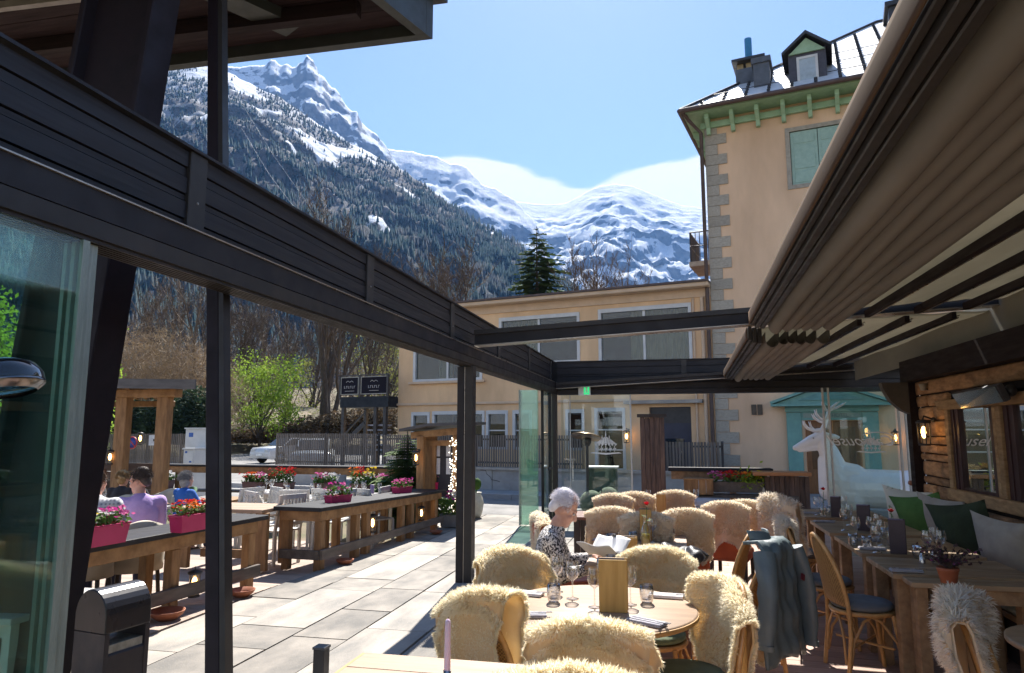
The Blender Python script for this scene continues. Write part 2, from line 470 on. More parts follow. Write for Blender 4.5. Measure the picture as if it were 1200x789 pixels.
needle = [(60, 120, 4300), (190, 95, 4300), (263.6, 78, 4300), (283, 79, 4300), (297, 78, 4300), (309, 75.5, 4300), (313, 74, 4300), (318, 71.5, 4300), (326, 75, 4300), (338, 79, 4300), (349, 75.5, 4300),
          (355, 72, 4250), (358.5, 67, 4250), (360, 64, 4250), (361.5, 67, 4250), (367, 73, 4250), (374.6, 88, 4200), (384, 97, 4200), (393, 105.6, 4200), (405, 121, 4150), (412, 130, 4150), (420, 137, 4100), (428, 151, 4100),
          (436, 154, 4100), (449, 167, 4050), (463, 188, 4000), (480, 215, 3950), (520, 260, 3900), (560, 330, 3800)]
terrain('mountain', needle, (2500, 100), 320, 130, 200, .0026, m_aig, prof=1.1, jag=24, seed=1.3, gully=150, k=.72)
wood = [(-420, 40, 1700), (-150, 60, 1700), (60, 72, 1700), (190, 80, 1700), (240, 77, 1700), (263.6, 83.6, 1680), (295, 99.5, 1650), (326, 116, 1600), (350, 128, 1580), (374, 148, 1560), (400, 165, 1520), (438, 182, 1480),
        (468, 198, 1440), (499, 217, 1400), (525, 240, 1360), (563, 262, 1310), (598, 281, 1270), (624, 300, 1240), (650, 322, 1210), (690, 350, 1180), (760, 392, 1150), (860, 440, 1100)]
w_o, w_v, (w_nu, w_nv, w_nvv) = terrain('hillside', wood, (420, 4), 300, 170, 60, .0046, m_wood, prof=1.12, jag=6, seed=5.5, gully=40)

def streak(p):
    h = (p[2] - 140) / 520
    g = mnoise.noise(Vector((p[0] * .0105 + p[2] * .004, p[1] * .0105, p[2] * .0022 + 3)))
    f = mnoise.fractal(Vector((p[0] * .03, p[1] * .03, p[2] * .009)), 1.0, 2.0, 4)
    return g * .9 + f * .32 - .62 + .62 * min(1.15, max(0, h))
at_ = w_o.data.attributes.new('streak', 'FLOAT', 'POINT')
at_.data.foreach_set('value', [streak(v) for v in w_v])

# the conifer forest on that slope: far more trees than anyone could count
def forest():
    rng = np.random.default_rng(4)
    Vn = np.array([tuple(v) for v in w_v]).reshape(w_nu + 1, w_nvv + 1, 3)
    N = 42000
    iu = rng.random(N) * (w_nu - 1); jv = (rng.random(N) ** 1.0) * (w_nv - 1)
    i0, j0 = iu.astype(int), jv.astype(int)
    fu, fv = (iu - i0)[:, None], (jv - j0)[:, None]
    P = (Vn[i0, j0] * (1 - fu) + Vn[i0 + 1, j0] * fu) * (1 - fv) + (Vn[i0, j0 + 1] * (1 - fu) + Vn[i0 + 1, j0 + 1] * fu) * fv
    dens = np.array([mnoise.fractal(Vector(p) * .006, 1.0, 2.0, 4) for p in P])
    gul = np.array([mnoise.noise(Vector((p[0] * .012, p[1] * .012, p[2] * .004))) for p in P])
    keep = rng.random(N) < np.clip(1.25 - np.clip((P[:, 2] - 300) / 900, 0, .62) + dens * .55 + gul * .6, 0, 1)
    stv = np.array([streak(p) for p in P]); keep &= rng.random(len(P)) > np.clip((stv - .02) * 5, 0, .93)
    P = P[keep]; N = len(P)
    h = rng.uniform(8, 16, N) * np.where(P[:, 2] > 450, .7, 1); r = h * rng.uniform(.15, .22, N)
    k = 5; vs = np.zeros((N, k + 1, 3)); a0 = rng.random(N) * 6.28
    for j in range(k):
        a = a0 + 2 * math.pi * j / k
        vs[:, j] = P + np.stack([r * np.cos(a), r * np.sin(a), h * rng.uniform(-.03, .12, N)], 1)
    vs[:, k] = P + np.stack([rng.normal(0, .3, N), rng.normal(0, .3, N), h], 1)
    base = (np.arange(N) * (k + 1))[:, None, None]
    tri = np.array([[j, (j + 1) % k, k] for j in range(k)])[None]
    F = (base + tri).reshape(-1, 3)
    me = bpy.data.meshes.new('forest'); me.vertices.add(N * (k + 1)); me.vertices.foreach_set('co', vs.reshape(-1))
    me.loops.add(len(F) * 3); me.loops.foreach_set('vertex_index', F.reshape(-1).astype(np.int32))
    me.polygons.add(len(F)); me.polygons.foreach_set('loop_start', (np.arange(len(F)) * 3).astype(np.int32))
    me.update(calc_edges=True); me.validate()
    m, n, l, b = node_mat('conifer_mass'); b.inputs['Roughness'].default_value = .9; b.inputs['Specular IOR Level'].default_value = .1
    g = n.new('ShaderNodeNewGeometry')
    nz = n.new('ShaderNodeTexNoise'); nz.inputs['Scale'].default_value = .02; nz.inputs['Detail'].default_value = 6; l.new(g.outputs['Position'], nz.inputs['Vector'])
    cr = n.new('ShaderNodeValToRGB'); l.new(nz.outputs[0], cr.inputs[0])
    cr.color_ramp.elements[0].position, cr.color_ramp.elements[0].color = .36, (.009, .026, .028, 1)  # spruce colour pushed to blue to stand in for haze
    cr.color_ramp.elements[1].position, cr.color_ramp.elements[1].color = .62, (.045, .048, .052, 1)
    e = cr.color_ramp.elements.new(.5); e.color = (.015, .036, .038, 1)
    l.new(cr.outputs[0], b.inputs['Base Color'])
    me.materials.append(m)
    o = bpy.data.objects.new('forest', me); COL.objects.link(o)
    tag(o, 'conifer forest covering the blue mountainside under the snow patches', 'forest', kind='stuff')
forest()

# valley floor: one sheet to the horizon, a bank behind the road, then the road and the paved yard
def ground():
    xs = sorted(set([-6400, -4000, -2500, -1200, -600, -300, -150] + list(range(-110, 61, 5)) + [90, 150, 300, 700, 1500, 4000, 6400]))
    ys = sorted(set([-1400, -1000, -800, -200, -60, -10, 14] + list(range(20, 145, 5)) + [160, 200, 260, 340, 500, 900, 2000, 4500, 6700]))
    mb = MB()
    def hz(x, y):
        z = -0.12
        if y > 52:
            w = min(1, max(0, (-x - 2) / 14)) if y < 90 else 1
            z += w * (min(1, (y - 52) / 9) * 2.3 + max(0, y - 61) * .07 + mnoise.noise(Vector((x * .13, y * .13, 0))) * min(1, (y - 52) / 14) * .8)
        if x < -34: z += min(3.0, (-34 - x) * .12)
        if math.hypot(x, y) > 250: z = min(z, 4)
        if math.hypot(x, y) > 1500: z = 0
        return z
    vs = [(x, y, hz(x, y)) for x in xs for y in ys]; k = len(ys)
    mb.add(vs, [(i * k + j, (i + 1) * k + j, (i + 1) * k + j + 1, i * k + j + 1) for i in range(len(xs) - 1) for j in range(k - 1)], True)
    struct('ground', mb, mat('earth_bank', (.17, .12, .075), (.10, .105, .05), rough=.95, scale=.9, lo=.35, hi=.65, bump=.6, bscale=6, detail=8))
ground()
m_asph = mat('asphalt', (.24, .23, .22), (.17, .165, .16), rough=.9, scale=1.2, bump=.3, bscale=90, speck=(140, .62, (.34, .33, .31)))
FO = Vector((-4.2, 21.95, 0)); FU = Vector((.9771, -.2130, 0)); FNV = Vector((.2130, .9771, 0))
def fp(s, off=0.0, z=0.0):                      # along the facades, behind (+) or before (-) them, height
    p = FO + FU * s + FNV * off; return Vector((p.x, p.y, z))
mb = MB(); mb.prism([fp(-46, -8.2, -.09), fp(26, -8.2, -.09), fp(26, -3.9, -.09), fp(-9, -3.9, -.09), fp(-13, 30, -.09), fp(-60, 26, -.09)], (0, 0, .05))
struct('road', mb, m_asph)
mb = MB(); mb.prism([fp(-9, -3.9, -.1), fp(26, -3.9, -.1), fp(26, 0.0, -.1), fp(-9, 0.0, -.1)], (0, 0, .16))
struct('pavement', mb, mat('pavement_asphalt', (.30, .30, .30), (.24, .24, .24), rough=.9, scale=2, bump=.3, bscale=60))
kb = []
for i in range(26):
    p = fp(-8.5 + i * 1.0, -3.98, 0.0); kb.append((p, (.985, .16, .19), -.2146))
pieces('kerb_stone', kb, mat('kerb_granite', (.36, .35, .34), (.28, .27, .27), scale=3, bump=.3, bscale=60, rand=.12), parent=struct('kerb', MB().prism([fp(-8.7, -4.04, -.1), fp(17, -4.04, -.1), fp(17, -3.93, -.1), fp(-8.7, -3.93, -.1)], (0, 0, .06)), m_asph))
# granite slabs of the yard, each one its own stone
m_slab = mat('granite_slab', (.345, .305, .26), (.20, .19, .175), rough=.8, scale=1.7, bump=.35, bscale=45, rand=.30, speck=(60, .6, (.29, .26, .23)), detail=7)
bed = MB().bx(-4.36, -1.15, 1.0, 14.3, -.12, -.02)
bed_o = struct('paved_yard', bed, mat('mortar', (.20, .165, .13), (.13, .11, .09), rough=.95, scale=5))
rs = random.Random(5); slabs = []
joint = [-4.34, -3.80, -3.17, -2.66, -2.09, -1.62, -1.17]
for a, b in zip(joint, joint[1:]):
    y = 1.0 + rs.random() * .4
    while y < 14.2:
        L = rs.choice((.55, .75, .95, 1.15, 1.5)) * rs.uniform(.9, 1.1)
        y1 = min(14.28, y + L); g = .016
        slabs.append(((( a + b) / 2 + rs.uniform(-.004, .004), (y + y1) / 2, -.022 + rs.uniform(-.002, .003)), (b - a - g, y1 - y - g, .05), rs.uniform(-.004, .004)))
        y = y1
pieces('stone_slab', slabs, m_slab, parent=bed_o)
# ================================================================== BUILDINGS ALONG THE STREET
FACROT = math.atan2(FU.y, FU.x)
def fbox(mb, s0, s1, o0, o1, z0, z1):
    """box along the facade: s from left to right, o depth behind the facade plane (negative: in front)"""
    return mb.prism([fp(s0, o0, z0), fp(s1, o0, z0), fp(s1, o1, z0), fp(s0, o1, z0)], (0, 0, z1 - z0))
m_plas = mat('ochre_plaster', (.82, .555, .315), (.62, .41, .235), rough=.85, detail=9, stretch=(1, 1, .4), scale=.9, bump=.12, bscale=70)
m_plas2 = mat('salmon_plaster', (.80, .545, .345), (.60, .40, .25), rough=.85, detail=9, stretch=(1, 1, .35), scale=.7, bump=.12, bscale=60)
m_trim = mat('white_paint', (.62, .62, .60), (.54, .54, .53), rough=.5, scale=4)
m_cornice = mat('cornice_paint', (.64, .47, .32), (.56, .41, .28), rough=.8, scale=3)
m_rooff = mat('brown_flashing', (.10, .062, .05), (.07, .045, .04), rough=.5, scale=6)
m_glz = glass('window_glass', (.72, .78, .8), 1.3)
m_in = mat('dim_room', (.10, .105, .10), (.04, .045, .045), rough=.9, scale=1.5)
m_stone = mat('grey_quoin_stone', (.42, .375, .30), (.32, .285, .23), rough=.85, scale=8, bump=.3, bscale=70, rand=.1)
m_green = mat('sage_paint', (.34, .50, .32), (.28, .43, .27), rough=.55, scale=6)
m_teal = mat('teal_paint', (.17, .36, .31), (.14, .30, .26), rough=.5, scale=6)
m_shut = mat('grey_green_shutter', (.33, .47, .39), (.28, .41, .34), rough=.6, scale=8)
m_dark = mat('dark_metal', (.035, .034, .038), (.025, .025, .028), rough=.45, scale=9)
m_roof = mat('silvered_tin_roof', (.72, .72, .71), (.60, .60, .60), rough=.5, metal=.3, scale=3, rand=.06)

# --- the low two-storey ochre house
low = thing('low_house', 'low ochre house of two storeys with a flat roof beyond the paved yard', 'house', fp(.15, 0, 0), 0)
wins = []   # s0, s1, z0, z1 of each opening in its facade
for a in ((-4.68, -2.02, 3.44, 4.62), (-1.33, 1.44, 3.88, 5.39), (2.12, 4.92, 3.73, 5.42)): wins.append(a)
ground_w = ((-4.72, -4.04, 1.15, 2.31), (-3.87, -1.92, 1.15, 2.33), (-1.80, -1.07, 1.15, 2.33), (-.83, -.22, 1.15, 2.33), (1.0, 1.55, 1.15, 2.33), (1.95, 2.85, .55, 2.36))
wins += list(ground_w)
door_o = (3.62, 4.84, -.05, 2.42)
def wall_with_holes(s0, s1, z0, z1, holes, o0, o1):
    mb = MB()
    ss = sorted({s0, s1} | {h[0] for h in holes} | {h[1] for h in holes}); zs = sorted({z0, z1} | {h[2] for h in holes} | {h[3] for h in holes})
    inside = lambda s, z: any(h[0] < s < h[1] and h[2] < z < h[3] for h in holes)
    for a, b in zip(ss, ss[1:]):
        run = None
        for c, d in zip(zs, zs[1:]):
            if inside((a + b) / 2, (c + d) / 2):
                if run is not None: fbox(mb, a, b, o0, o1, run, c); run = None
            elif run is None: run = c
        if run is not None: fbox(mb, a, b, o0, o1, run, z1)
    return mb
part('front_wall', wall_with_holes(-5.33, 5.54, -.3, 5.86, wins + [door_o], 0, .3), m_plas, low, True)
mb = MB(); fbox(mb, -5.33, -5.05, .3, 9, -.3, 5.86); fbox(mb, -5.33, 5.54, 8.7, 9, -.3, 5.86); part('side_wall', mb, m_plas, low, True)
mb = MB(); fbox(mb, -5.05, 5.54, .9, 8.7, 2.75, 2.95); fbox(mb, -5.05, 5.54, 3.4, 3.5, -.3, 5.8); part('inner_floor', mb, m_in, low, True)
mb = MB(); fbox(mb, -5.62, 5.53, -.42, 9.3, 5.87, 6.0); part('roof_slab', mb, m_cornice, low, True, bev=.02)
mb = MB(); fbox(mb, -5.66, 5.53, -.47, 9.35, 6.0, 6.06); part('roof_edge', mb, m_rooff, low, True)
mb = MB(); fbox(mb, -5.40, 5.53, -.05, .0, 5.62, 5.868); part('frieze_band', mb, m_cornice, low, True)
mb = MB(); fbox(mb, -5.40, 3.1, -.07, -.003, 2.60, 2.68); part('string_course', mb, m_cornice, low, True, bev=.01)
mb = MB(); fbox(mb, 2.9, 5.2, -.22, -.003, 2.52, 2.62); part('door_canopy', mb, mat('old_concrete', (.36, .33, .29), (.26, .24, .21), scale=4, bump=.4), low, True)
mb = MB(); mb.tube([fp(5.28, -.08, 0), fp(5.28, -.08, 5.6)], .055, 8); part('drainpipe', mb, m_cornice, low, True)
mb = MB(); mb.tube([fp(5.02, -.06, 0), fp(5.02, -.06, 5.6)], .035, 8); part('drainpipe', mb, m_cornice, low, True)
def window(par, s0, s1, z0, z1, nm, nt=1, fm=m_trim, sill=True, t=.06):
    mb = MB(); o0, o1 = -.03, .12
    fbox(mb, s0 - .035, s0 + t, o0, o1, z0 - .02, z1 + .06); fbox(mb, s1 - t, s1 + .035, o0, o1, z0 - .02, z1 + .06)
    fbox(mb, s0 + t, s1 - t, o0 + .003, o1, z1 - t, z1 + .063); fbox(mb, s0 + t, s1 - t, o0 + .003, o1, z0 - .023, z0 + t)
    for k in range(1, nm): s = s0 + (s1 - s0) * k / nm; fbox(mb, s - .035, s + .035, .02, .11, z0 + t, z1 - t)
    for k in range(1, nt): z = z0 + (z1 - z0) * k / nt; fbox(mb, s0 + t, s1 - t, .025, .105, z - .02, z + .02)
    w = part('window', mb, fm, par, True)
    for k in range(nm):
        a = s0 + t + (s1 - s0 - 2 * t) * k / nm; b = s0 + t + (s1 - s0 - 2 * t) * (k + 1) / nm
        mb = MB(); fbox(mb, a + .01, b - .01, .06, .068, z0 + t, z1 - t); part('pane', mb, m_glz, w, True)
    if sill:
        mb = MB(); fbox(mb, s0 - .16, s1 + .16, -.13, -.031, z0 - .1, z0 - .025); part('sill', mb, m_cornice, w, True)
    return w
window(low, *wins[0], 2); window(low, *wins[1], 2); window(low, *wins[2], 2)
for i, g in enumerate(ground_w): window(low, *g, 1 if i != 1 else 2, 3 if i == 5 else 2 if i > 1 else 1, sill=False, t=.055)
mb = MB(); fbox(mb, 3.62, 4.84, .12, .18, -.05, 2.42)
d = part('door', mb, mat('navy_door', (.018, .026, .06), (.014, .02, .045), rough=.35, scale=4), low, True)
mb = MB(); fbox(mb, 4.05, 4.6, .105, .117, .5, 1.5); part('pane', mb, m_glz, d, True)
mb = MB(); fbox(mb, 3.64, 4.82, .11, .119, 1.95, 2.38); part('transom', mb, m_dark, d, True)
# curtains behind its glass; their olive tone imitates reflected building and greenery
m_cur = mat('reflection_toned_curtain', (.30, .27, .13), (.16, .15, .08), rough=.9, scale=9, stretch=(4, 4, .3))
for w_, cols in ((wins[1], (.05, .45)), (wins[2], (.32, .95)), (wins[0], (.3, .5))):
    a = w_[0] + (w_[1] - w_[0]) * cols[0]; b = w_[0] + (w_[1] - w_[0]) * cols[1]
    mb = MB(); mb.grid(lambda u, v, a=a, b=b, w_=w_: fp(a + (b - a) * u, .35 + .03 * math.sin(u * 50), w_[2] + (w_[3] - w_[2]) * v), 40, 1); part('curtain', mb, m_cur, low, True)

# --- the tall salmon house with quoins
tall = thing('tall_house', 'tall salmon house with grey quoins, green bracketed eaves and a tin roof', 'house', fp(7, 0, 0), 0)
S0, S1, EZ = 5.56, 17.5, 11.02
shut_o = (7.9, 9.35, 8.62, 10.2)
part('front_wall', wall_with_holes(S0, S1, -.3, EZ, [shut_o, (7.87, 9.22, -.3, 2.0)], -.02, .3), m_plas2, tall, True)
mb = MB(); fbox(mb, S0, S0 + .3, .3, 11, -.3, EZ); fbox(mb, S1 - .3, S1, .3, 11, -.3, EZ); fbox(mb, S0 + .3, S1 - .3, 10.7, 11, -.3, EZ); part('side_wall', mb, m_plas2, tall, True)
q = []; z = -.2; k = 0
while z < 10.6:
    L = .62 if k % 2 else .36
    h = .315
    q.append((fp(S0 - .02 + L / 2, -.02, z + h / 2), (L, .07, h - .012), FACROT)); z += h; k += 1
for i in range(len(q)): q[i] = (q[i][0] - tall.location, q[i][1], q[i][2])
pieces('quoin_stone', q, m_stone, tall, bev=.012)
# eaves: soffit, gutter, brackets
mb = MB(); fbox(mb, S0 - .53, S1 + .6, -.72, .0, 11.02, 11.08); fbox(mb, S0 - .53, S0 - .001, .0, 11.6, 11.02, 11.08); part('soffit', mb, m_green, tall, True)
mb = MB(); fbox(mb, S0 - .12, S1 + .6, -.12, -.021, 10.72, 10.90); fbox(mb, S0 - .12, S0 - .001, -.02, 11, 10.72, 10.90); part('frieze_band', mb, m_green, tall, True)
mb = MB(); mb.tube([fp(S0 - .60, -.80, 11.1), fp(S1 + .7, -.80, 11.1)], .075, 8); mb.tube([fp(S0 - .60, -.80, 11.1), fp(S0 - .60, 11.7, 11.1)], .075, 8); part('gutter', mb, m_rooff, tall, True)
mb = MB(); mb.tube([fp(S0 - .52, -.76, 11.1), fp(S0 - .4, -.5, 10.9), fp(S0 - .11, -.12, 10.6), fp(S0 - .11, -.12, 0)], .055, 8); part('downpipe', mb, m_rooff, tall, True)
def bracket(s, o, along):
    mb = MB()
    prof = [(0, 11.015), (-.48, 11.015), (-.48, 10.86), (-.40, 10.80), (-.22, 10.66), (-.14, 10.50), (0, 10.50)]
    if along: P = [fp(s - .055, -.022 + a, z) for a, z in prof]; e = FU * .11
    else: P = [fp(S0 - .002 + a, o - .055, z) for a, z in prof]; e = FNV * .11
    mb.prism(P, e); part('bracket', mb, m_green, tall, True)
for i in range(17): bracket(5.68 + i * .70, 0, True)
for i in range(1, 15): bracket(0, i * .75, False)
# tin roof: panels with standing seams and snow hooks
rz0, rz1, ro = 11.10, 15.8, 5.2
def rp(s, t, lift=0.0): # t 0 at the gutter, 1 at the crest of the front slope
    p = fp(s, -.80 + (ro + .80) * t, rz0 + (rz1 - rz0) * t + lift); return p
SE0, SE1 = S0 - .60, S1 + .7
for i in range(22):
    a = SE0 + i * .62; b = a + .61
    if a > SE1: break
    def edge(t): return max(a, min(b, SE0 + (ro + .80) * t * .95))
    A, B = a, b; P = []
    if B <= SE0 + (ro + .8) * .95:    # panels clipped by the left hip
        ta = (A - SE0) / ((ro + .8) * .95); tb = (B - SE0) / ((ro + .8) * .95)
        P = [rp(A, 0), rp(B, 0), rp(B, tb), rp(A, max(0, ta))]
    else: P = [rp(A, 0), rp(B, 0), rp(B, 1), rp(A, min(1, max(0.0, (A - SE0) / ((ro + .8) * .95))))]
    mb = MB(); mb.prism(P, (0, 0, -.05)); part('roof_panel', mb, m_roof, tall, True)
mb = MB()
for i in range(1, 22):
    s = SE0 + i * .62 - .005; tm = min(1, (s - SE0) / ((ro + .8) * .95))
    mb.beam(rp(s, 0, .012), rp(s, tm, .012), .02, .035)
part('roof_seam', mb, m_dark, tall, True)
mb = MB()
for i in range(1, 22):
    s = SE0 + i * .62 - .005; tm = min(1, (s - SE0) / ((ro + .8) * .95))
    for k in range(1, 24):
        t = k * .042
        if t < tm - .04: mb.box(rp(s, t, .045), (.09, .05, .05), FACROT)
for t in (.14, .30, .46): mb.tube([rp(SE0 + 5.8 * t, t, .06), rp(SE1, t, .06)], .012, 4)
part('snow_hook', mb, m_dark, tall, True, kind='stuff')
hip = [rp(SE0, 0), rp(SE0 + (ro + .8) * .95, 1), fp(SE0 + (ro + .8) * .95, 8.0, rz1), fp(SE0, 11.7, rz0)]
mb = MB(); mb.prism(hip, (0, 0, -.05)); mb.prism([rp(SE0 + (ro + .8) * .95, 1), rp(SE1, 1), fp(SE1, 8.0, rz1), fp(SE0 + (ro + .8) * .95, 8.0, rz1)], (0, 0, -.05)); part('roof_side', mb, m_roof, tall, True)
mb = MB(); mb.tube([rp(SE0, 0, .03), rp(SE0 + (ro + .8) * .95, 1, .03), rp(SE1, 1, .03)], .05, 6); part('ridge_cap', mb, m_dark, tall, True)
mb = MB(); fbox(mb, 10.9, 14, 3.3, 5.2, 13.6, 15.2); fbox(mb, 10.8, 14.1, 3.2, 5.3, 15.2, 15.35); part('roof_turret', mb, m_dark, tall, True)
# dormer
mb = MB(); fbox(mb, 7.98, 8.98, -.1, 1.6, 11.2, 12.55)
dm = part('dormer', mb, mat('slate_clad', (.06, .058, .075), (.045, .045, .06), rough=.6, scale=8), tall, True)
mb = MB(); mb.prism([fp(7.82, -.3, 12.5), fp(8.48, -.3, 13.05), fp(9.14, -.3, 12.5), fp(9.14, -.3, 12.42), fp(8.48, -.3, 12.95), fp(7.82, -.3, 12.42)], FNV * 2.6); part('gable_roof', mb, m_dark, dm, True)
mb = MB(); mb.prism([fp(8.0, -.16, 12.45), fp(8.48, -.16, 12.88), fp(8.96, -.16, 12.45)], FNV * .05); part('gable', mb, m_green, dm, True)
mb = MB()
fbox(mb, 8.2, 8.27, -.14, -.101, 11.42, 12.35); fbox(mb, 8.69, 8.76, -.14, -.101, 11.42, 12.35); fbox(mb, 8.27, 8.69, -.138, -.101, 12.28, 12.35); fbox(mb, 8.27, 8.69, -.138, -.101, 11.42, 11.49)
part('window_frame', mb, m_trim, dm, True)
mb = MB(); fbox(mb, 8.27, 8.69, -.12, -.11, 11.49, 12.28); part('pane', mb, mat('pale_blind', (.42, .5, .55), rough=.3), dm, True)
# chimneys
m_lead = mat('lead_clad', (.10, .11, .13), (.07, .08, .095), rough=.45, scale=5)
mb = MB(); fbox(mb, 6.42, 7.2, .8, 1.7, 11.4, 12.85)
ch = part('chimney', mb, m_lead, tall, True)
mb = MB(); fbox(mb, 6.32, 7.3, .7, 1.8, 13.08, 13.16); part('chimney_cap', mb, m_dark, ch, True)
mb = MB()
for s in (6.46, 6.72, 6.98): fbox(mb, s, s + .18, .95, 1.6, 12.85, 13.08)
part('chimney_vent', mb, mat('ochre_brick', (.42, .33, .18), (.3, .23, .13), scale=9), ch, True)
mb = MB(); mb.tube([fp(6.80, 1.1, 13.1), fp(6.80, 1.1, 13.95)], .11, 12); part('flue', mb, mat('blue_flue', (.04, .22, .42), (.03, .17, .34), rough=.3), ch, True)
mb = MB(); fbox(mb, 7.0, 7.45, .1, .7, 11.5, 12.55); fbox(mb, 6.95, 7.5, .05, .75, 12.55, 12.72)
part('chimney', mb, m_lead, tall, True)
# shuttered window
mb = MB()
fbox(mb, 7.78, 7.9, -.05, .1, 8.5, 10.32); fbox(mb, 9.35, 9.47, -.05, .1, 8.5, 10.32); fbox(mb, 7.9, 9.35, -.047, .1, 10.2, 10.318); fbox(mb, 7.9, 9.35, -.047, .1, 8.503, 8.62)
w = part('window', mb, m_stone, tall, True)
mb = MB(); fbox(mb, 7.9, 9.35, .06, .1, 8.62, 10.2); part('backing', mb, m_in, w, True)  # dark panel added so no bright slit shows between the shutters
for a, b in ((7.91, 8.62), (8.635, 9.34)):
    mb = MB(); fbox(mb, a, b, 0, .05, 8.63, 10.19)
    for c, d_ in ((8.68, 9.0), (9.08, 9.75), (9.83, 10.13)): fbox(mb, a + .08, b - .08, -.012, .0, c, d_)
    part('shutter', mb, m_shut, w, True, bev=.006)
mb = MB()
for s in (6.52, 6.68): fbox(mb, s, s + .13, -.05, -.021, 2.16, 2.45)
part('wall_vent', mb, mat('vent_brown', (.10, .075, .05), rough=.7), tall, True)
# green doorcase
for a in (7.42, 9.27):
    dc = MB(); fbox(dc, a, a + .38, -.14, -.021, -.2, 2.22); part('pilaster', dc, m_teal, tall, True, bev=.015)
dc = MB(); fbox(dc, 7.40, 9.67, -.16, -.021, 2.23, 2.44); fbox(dc, 7.80, 9.27, -.1, -.021, 2.005, 2.228)
lint = part('lintel', dc, m_teal, tall, True)
dc = MB(); fbox(dc, 7.85, 9.22, -.116, -.101, 2.07, 2.19); part('name_board', dc, mat('faded_board', (.26, .33, .28), (.2, .27, .23), scale=9), lint, True)
dc = MB(); dc.prism([fp(7.15, -.3, 2.445), fp(8.53, -.3, 2.95), fp(9.92, -.3, 2.445)], FNV * .28); pe = part('pediment', dc, m_teal, tall, True)
dc = MB()
dc.beam(fp(7.05, -.2, 2.47), fp(8.53, -.2, 3.0), .42, .07); dc.beam(fp(8.53, -.2, 3.0), fp(10.0, -.2, 2.47), .42, .07); fbox(dc, 7.06, 9.99, -.42, -.02, 2.38, 2.44)
part('cornice', dc, m_teal, pe, True)
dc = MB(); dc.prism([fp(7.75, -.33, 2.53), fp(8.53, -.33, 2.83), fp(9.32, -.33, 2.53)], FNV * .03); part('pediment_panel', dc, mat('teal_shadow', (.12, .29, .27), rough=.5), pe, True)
m_brown = mat('varnished_door', (.26, .12, .045), (.18, .08, .03), rough=.35, scale=5, stretch=(6, 6, .8))
for a, b in ((7.88, 8.54), (8.56, 9.21)):
    dc = MB(); fbox(dc, a, b, .08, .14, -.2, 1.99)
    dd_ = part('door', dc, m_brown, tall, True)
    dc = MB(); fbox(dc, a + .13, b - .13, .066, .078, .7, 1.82); part('pane', dc, mat('amber_pane', (.16, .085, .04), (.1, .055, .03), rough=.15, scale=3), dd_, True)
# iron balcony on the flank
mb = MB(); fbox(mb, 4.72, 5.555, 1.2, 2.8, 6.85, 7.0)
ba = part('balcony', mb, m_stone, tall, True)
mb = MB()
for o in np.arange(1.22, 2.8, .13): mb.tube([fp(4.76, o, 7.0), fp(4.76, o, 7.95)], .013, 4)
for s in np.arange(4.8, 5.55, .13): mb.tube([fp(s, 1.22, 7.0), fp(s, 1.22, 7.95)], .013, 4)
mb.tube([fp(5.55, 1.22, 7.95), fp(4.76, 1.22, 7.95), fp(4.76, 2.78, 7.95)], .022, 5); mb.tube([fp(5.55, 1.22, 7.5), fp(4.76, 1.22, 7.5), fp(4.76, 2.78, 7.5)], .014, 5)
part('railing', mb, m_dark, ba, True)
def text(s, size, name, m, parent=None, extr=.004, shear=0.0):
    c = bpy.data.curves.new(name, 'FONT'); c.body = s; c.size = size; c.extrude = extr; c.shear = shear; c.align_x = 'CENTER'; c.align_y = 'CENTER'; c.resolution_u = 3
    t = bpy.data.objects.new(name, c); COL.objects.link(t); bpy.context.view_layer.update()
    me = bpy.data.meshes.new_from_object(t.evaluated_get(bpy.context.evaluated_depsgraph_get())); me.name = name
    bpy.data.objects.remove(t); bpy.data.curves.remove(c)
    me.materials.clear(); me.materials.append(m)
    o = link(name, me, parent); return o
tx = text('HOTEL', .13, 'lettering', mat('letter_dark', (.10, .15, .13), rough=.6), lint)
bpy.context.view_layer.update()
tx.location = fp(8.75, -.12, 2.13) - tall.location; tx.rotation_euler = (PI / 2, 0, FACROT)

# --- wall lamps beside the house door
def wall_lantern(name, p, label, outward, h=.34, par_lab='lantern', group=None, bulb=6.0, hang=False):
    t = thing(name, label, par_lab, p, 0, group); r = h * .2
    ow = Vector(outward)
    mb = MB()
    if not hang:
        mb.tube([ow * 0, ow * (h * .45) + Vector((0, 0, h * .12)), ow * (h * .5) + Vector((0, 0, 0))], h * .03, 6); mb.ball((0, 0, 0), h * .09, 8, 6)
        c = ow * (h * .5)
    else:
        mb.tube([(0, 0, 0), (0, 0, -h * .1)], h * .02, 4); c = Vector((0, 0, -h * .1))
    part('arm', mb, m_dark, t)
    mb = MB(); mb.lathe([(r * .4, 0), (r * 1.15, -h * .06), (r * 1.15, -h * .12), (0, -h * .12)], 12, c); mb.lathe([(0, -h * .86), (r * .9, -h * .86), (r * .9, -h * .8), (0, -h * .8)], 12, c)
    for a in range(4): mb.tube([c + Vector((r * math.cos(a * PI / 2), r * math.sin(a * PI / 2), -h * .12)), c + Vector((r * .9 * math.cos(a * PI / 2), r * .9 * math.sin(a * PI / 2), -h * .82))], h * .018, 4)
    part('cage', mb, m_dark, t)
    mb = MB(); mb.lathe([(r * .8, -h * .13), (r * .8, -h * .78)], 12, c, cap=False); part('lamp_glass', mb, glass('lamp_glass', (1, .95, .85), 1.0), t)
    mb = MB(); mb.ball(c + Vector((0, 0, -h * .42)), (r * .42, r * .42, h * .2), 8, 6); part('bulb', mb, emit('warm_bulb', (1.0, .55, .18), bulb), t)
    return t
wall_lantern('wall_lantern', fp(10.0, -.03, 1.72), 'glowing lantern on the tall house right of the green doorcase', -FNV, .42)
